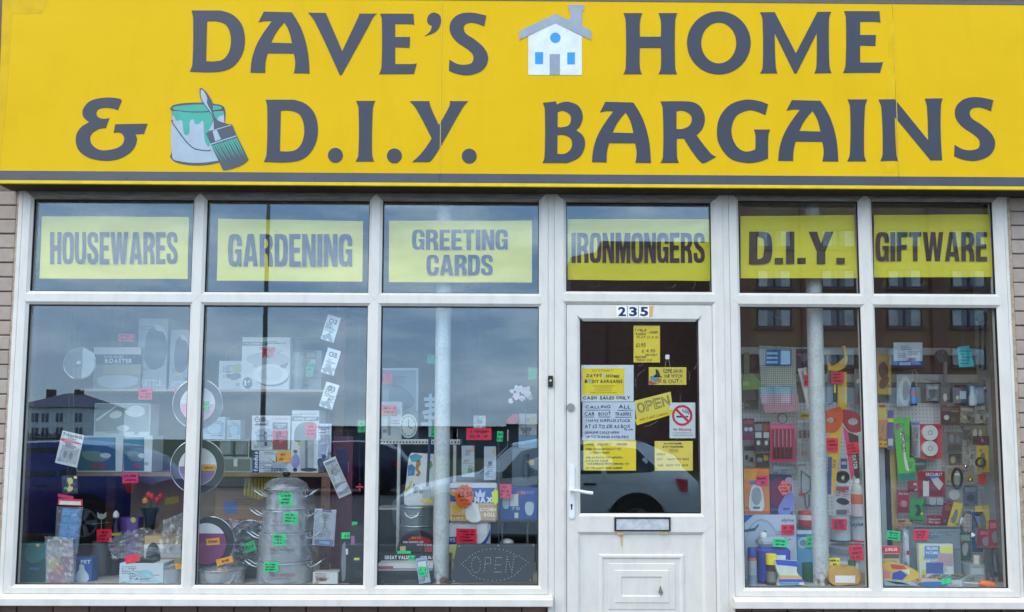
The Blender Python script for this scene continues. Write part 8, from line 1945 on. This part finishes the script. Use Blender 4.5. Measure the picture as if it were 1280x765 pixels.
    for s in (.185, .79):
        for side in (-1, 1):
            X = x_front - face * s * L; y = -D + side * (.905 * ws)
            ar = MB(); ar.prism([ell(X, z0 + R + .01, R * 1.17, n=32)], y + side * .004 - .001, y + side * .004 + .001); ar.build('wheel_arch', mat((12, 12, 13), .8), t)
            wh = MB()
            prof = [(R * .55, -.10), (R * .92, -.105), (R, -.07), (R, .07), (R * .92, .105), (R * .62, .108), (R * .55, .09)]
            vs_ = []; m = 32
            for r, o in prof:
                for k in range(m): vs_.append((X + r * math.cos(2 * math.pi * k / m), y - side * .085 + o, z0 + R + r * math.sin(2 * math.pi * k / m)))
            fs_ = [(j * m + k, j * m + (k + 1) % m, (j + 1) * m + (k + 1) % m, (j + 1) * m + k) for j in range(len(prof) - 1) for k in range(m)]
            wo = wh.add(vs_, fs_).build('wheel', mat((22, 22, 23), .8), t, True)
            rb = MB(); yo = y - side * .085 + side * .085
            for k in range(5):
                a0 = 2 * math.pi * k / 5
                rb.prism([[(X + math.cos(a0 + d) * r, z0 + R + math.sin(a0 + d) * r) for r, d in ((.04, -.6), (R * .6, -.22), (R * .6, .22), (.04, .6))]], yo - .012, yo + .012)
            rb.prism([ell(X, z0 + R, R * .62, n=28), ell(X, z0 + R, R * .53, n=28)], yo - .02, yo + .015)
            rb.build('rim', mat((150, 154, 158), .3, .8), wo)
            MB().prism([ell(X, z0 + R, R * .55, n=24)], yo - side * .06 - .002, yo - side * .06 + .002).build('brake_disc', mat((24, 24, 26), .6), wo)
    pl = pt(1.0, .3, 1).x; MB().box(min(pl, pl - face * .01), max(pl, pl - face * .01), -D - .26, -D + .26, z0 + .55, z0 + .66).build('number_plate', mat((226, 190, 40), .4), t)
    return t
xf = WR(497, 560, 7.7).x
car('silver grey estate car parked at the kerb facing the shop window', xf, 7.75, -1, 4.62, mat((234, 238, 240), .2, .1, .02, 2, coat=.6), 1.62)
car('navy blue hatchback parked at the kerb beyond the housewares window', WR(-125, 560, 7.7).x, 7.7, -1, 4.25, mat((12, 34, 120), .25, .25, .02, 2, coat=.6), 1.54)
car('dark blue saloon parked across the road', WR(305, 560, 17).x, 18.2, -1, 4.4, mat((24, 34, 70), .25, .3, .02, 2, coat=.5), 1.5)
car('grey hatchback parked further along the far kerb', WR(640, 560, 17).x, 18.4, -1, 4.1, mat((110, 112, 116), .25, .4, .02, 2, coat=.5), 1.48)

def flats(label, x0, x1, yf, yb, zt, m, wins, rot=0, band=None):
    t = thing('apartment_block', label, 'building', ((x0 + x1) / 2, (yf + yb) / 2, 0))
    MB().box(x0, x1, yb, yf, -.13, zt).build('wall', m, t)
    MB().box(x0 - .25, x1 + .25, yb - .25, yf + .25, zt + .002, zt + .28).build('roof', mat((52, 50, 52), .8), t)
    MF = mat((60, 62, 70), .5); MG = mat((110, 124, 136), .08, 0, .3, 1.5, spec=.9); MC = mat((214, 216, 214), .7, 0, .25, 2)
    for (a, c, w_, h_) in wins:
        b = MB(); b.prism([rect(a - w_ / 2, c - h_ / 2, a + w_ / 2, c + h_ / 2), rect(a - w_ / 2 + .07, c - h_ / 2 + .07, a + w_ / 2 - .07, c + h_ / 2 - .07)], yf - .02, yf + .06)
        b.box(a - .05, a + .05, yf + .001, yf + .058, c - h_ / 2 + .071, c + h_ / 2 - .071)
        wn = b.build('window', MF, t)
        MB().box(a - w_ / 2 + .072, a + w_ / 2 - .072, yf + .004, yf + .02, c - h_ / 2 + .072, c + h_ / 2 - .072).build('pane', MG, wn)
        for s_ in (-1, 1):
            xx = a + s_ * w_ * .33; MB().box(xx - w_ * .13, xx + w_ * .13, yf + .021, yf + .026, c - h_ / 2 + .075, c + h_ / 2 - .075).build('curtain', MC, wn)
        MB().box(a - w_ / 2 - .1, a + w_ / 2 + .1, yf + .061, yf + .16, c - h_ / 2 - .12, c - h_ / 2 - .002).build('sill', mat((120, 100, 90), .8), wn)
    return t
DA_ = 38.0
xA0, xA1 = WR(713, 400, DA_).x, WR(908, 400, DA_).x
zA = WR(800, 309, DA_).z
wA = [(WR(738, 440, DA_).x, WR(738, 440, DA_).z, .5, .9), (WR(735, 408, DA_).x, WR(735, 408, DA_).z, 1.2, .9)]
flats('dark red brick block across the road with few windows', xA0 + 1.9, xA1 + 2.2, -DA_, -DA_ - 12, zA, M_FLATS, wA)
sr = thing('stair_roof_block', 'lower sloping roofed brick wing beside the dark red block', 'building', (xA0 + .9, -DA_ - 5, 0))
b = MB(); z_a, z_b = WR(713, 322, DA_).z, WR(750, 314, DA_).z
b.prism([[(xA0, -.13), (xA0 + 1.89, -.13), (xA0 + 1.89, z_b), (xA0, z_a)]], -DA_ - 10, -DA_ + .2); b.build('wall', M_FLATS, sr)
DB = 33.0
xB0, xB1 = WR(922, 400, DB).x, WR(1330, 400, DB).x
wins = []
for cx in (968, 1048, 1131, 1211, 1290):
    for cy in (298, 348, 397, 446, 494):
        p = WR(cx, cy, DB); wins.append((p.x, p.z, 44 * (5 + DB) / F, 24 * (5 + DB) / F))
flats('tall tan brick apartment block with rows of curtained windows', xB0 + .3, xB1, -DB, -DB - 3.2, 14.6, M_FLATS2, wins)
tb = thing('brick_pilasters', 'dark red brick piers on the front of the tall tan block', 'wall', ((xB0 + xB1) / 2, -DB + .15, 0))
for cx in (928, 1010, 1092, 1171, 1252):
    p = WR(cx, 400, DB); MB().box(p.x - .32, p.x + .32, -DB + .003, -DB + .3, -.13, 14.59).build('pier', M_FLATS, tb)
# white house far left with slate hipped roof, and its fence
DH = 95.0
hx0, hx1 = WR(20, 520, DH).x, WR(112, 520, DH).x
ze, zr = WR(70, 509, DH).z, WR(60, 489, DH).z
h_ = thing('white_house', 'white rendered house with a dark hipped slate roof far off', 'house', ((hx0 + hx1) / 2, -DH - 4, 0))
MB().box(hx0, hx1, -DH - 9, -DH, -.13, ze).build('wall', mat((240, 240, 242), .8), h_)
o_ = .5; cy = -DH - 4.5
MB().add([(hx0 - o_, -DH + o_, ze + .01), (hx1 + o_, -DH + o_, ze + .01), (hx1 + o_, -DH - 9 - o_, ze + .01), (hx0 - o_, -DH - 9 - o_, ze + .01), (hx0 + 3.5, cy, zr), (hx1 - 3.5, cy, zr)], [(0, 1, 5, 4), (1, 2, 5), (2, 3, 4, 5), (3, 0, 4), (3, 2, 1, 0)]).build('roof', mat((92, 96, 118), .7), h_)
for cx in (43, 56, 74, 98):
    for cy_ in (522, 540): p = WR(cx, cy_, DH); wn = MB().box(p.x - .42, p.x + .42, -DH + .003, -DH + .05, p.z - .55, p.z + .55).build('window', mat((96, 104, 120), .2), h_); MB().box(p.x - .05, p.x + .05, -DH + .051, -DH + .07, p.z - .55, p.z + .55).build('glazing_bar', M_WHITE, wn)
for cx in (38, 75): p = WR(cx, 489, DH); MB().box(p.x - .5, p.x + .5, cy - .3, cy + .3, zr - .8, zr + .5).build('chimney', mat((110, 96, 90), .8), h_)
DF = 42.0
fx0, fx1 = WR(10, 550, DF).x, WR(78, 550, DF).x
f_ = thing('picket_fence', 'dark timber picket fence in front of the white house', 'fence', ((fx0 + fx1) / 2, -DF, -.13))
n_ = 26
for i in range(n_): x = fx0 + (fx1 - fx0) * i / (n_ - 1); MB().box(x - .035, x + .035, -DF, -DF + .03, -.125, WR(40, 541 + (i % 3) * .6, DF).z).build('picket', mat((40, 40, 60), .8), f_)
for zz_ in (.5, 1.3): MB().box(fx0, fx1, -DF - .04, -DF - .001, zz_, zz_ + .08).build('rail', mat((40, 40, 60), .8), f_)
# low garages across the road seen under the sky
DG = 60.0
for i, (a, b_, yt, c) in enumerate(((400, 470, 546, (170, 160, 154)), (478, 566, 539, (140, 126, 122)), (572, 634, 536, (150, 118, 110)), (636, 705, 533, (120, 120, 126)))):
    p0, p1 = WR(a, 545, DG), WR(b_, 545, DG); zt_ = max(2.2, WR(a, yt, DG).z)
    g = thing('garage_block', ('pale', 'brown', 'red brick', 'slate grey')[i] + ' low garage block far across the road', 'garage', ((p0.x + p1.x) / 2, -DG - 3, 0))
    MB().box(p0.x, p1.x, -DG - 6, -DG, -.13, zt_).build('wall', mat(c, .85, 0, .15, 1), g)
    MB().box(p0.x - .2, p1.x + .2, -DG - 6.2, -DG + .25, zt_ + .002, zt_ + .2).build('roof', mat((60, 58, 60), .8), g)
    for k_ in range(2):
        xm = p0.x + (p1.x - p0.x) * (.28 + .44 * k_); MB().box(xm - .9, xm + .9, -DG + .003, -DG + .04, -.1, min(1.95, zt_ - .2)).build('garage_door', mat((90, 110, 120), .6), g)
# lamp column across the road
lp = WR(330, 400, 17.0)
t = thing('lamp_column', 'tall slim grey lamp column across the road', 'street lamp', (lp.x, -21.0, -.004))
x = W(331, 400, 21.0).x
t.location.x = x
MB().tube([(x, -21, -.003), (x, -21, 2.0), (x, -21, 9.2)], [.11, .085, .06], 14).build('column', mat((110, 108, 104), .5, .3), t, True)
MB().tube([(x, -21, 9.15), (x, -20.6, 9.5), (x, -19.6, 9.6)], .04, 8).build('arm', mat((110, 108, 104), .5, .3), t, True)
MB().cbox(x - .12, x + .12, -19.75, -19.1, 9.52, 9.64, .03).build('lantern', mat((150, 150, 148), .4), t)
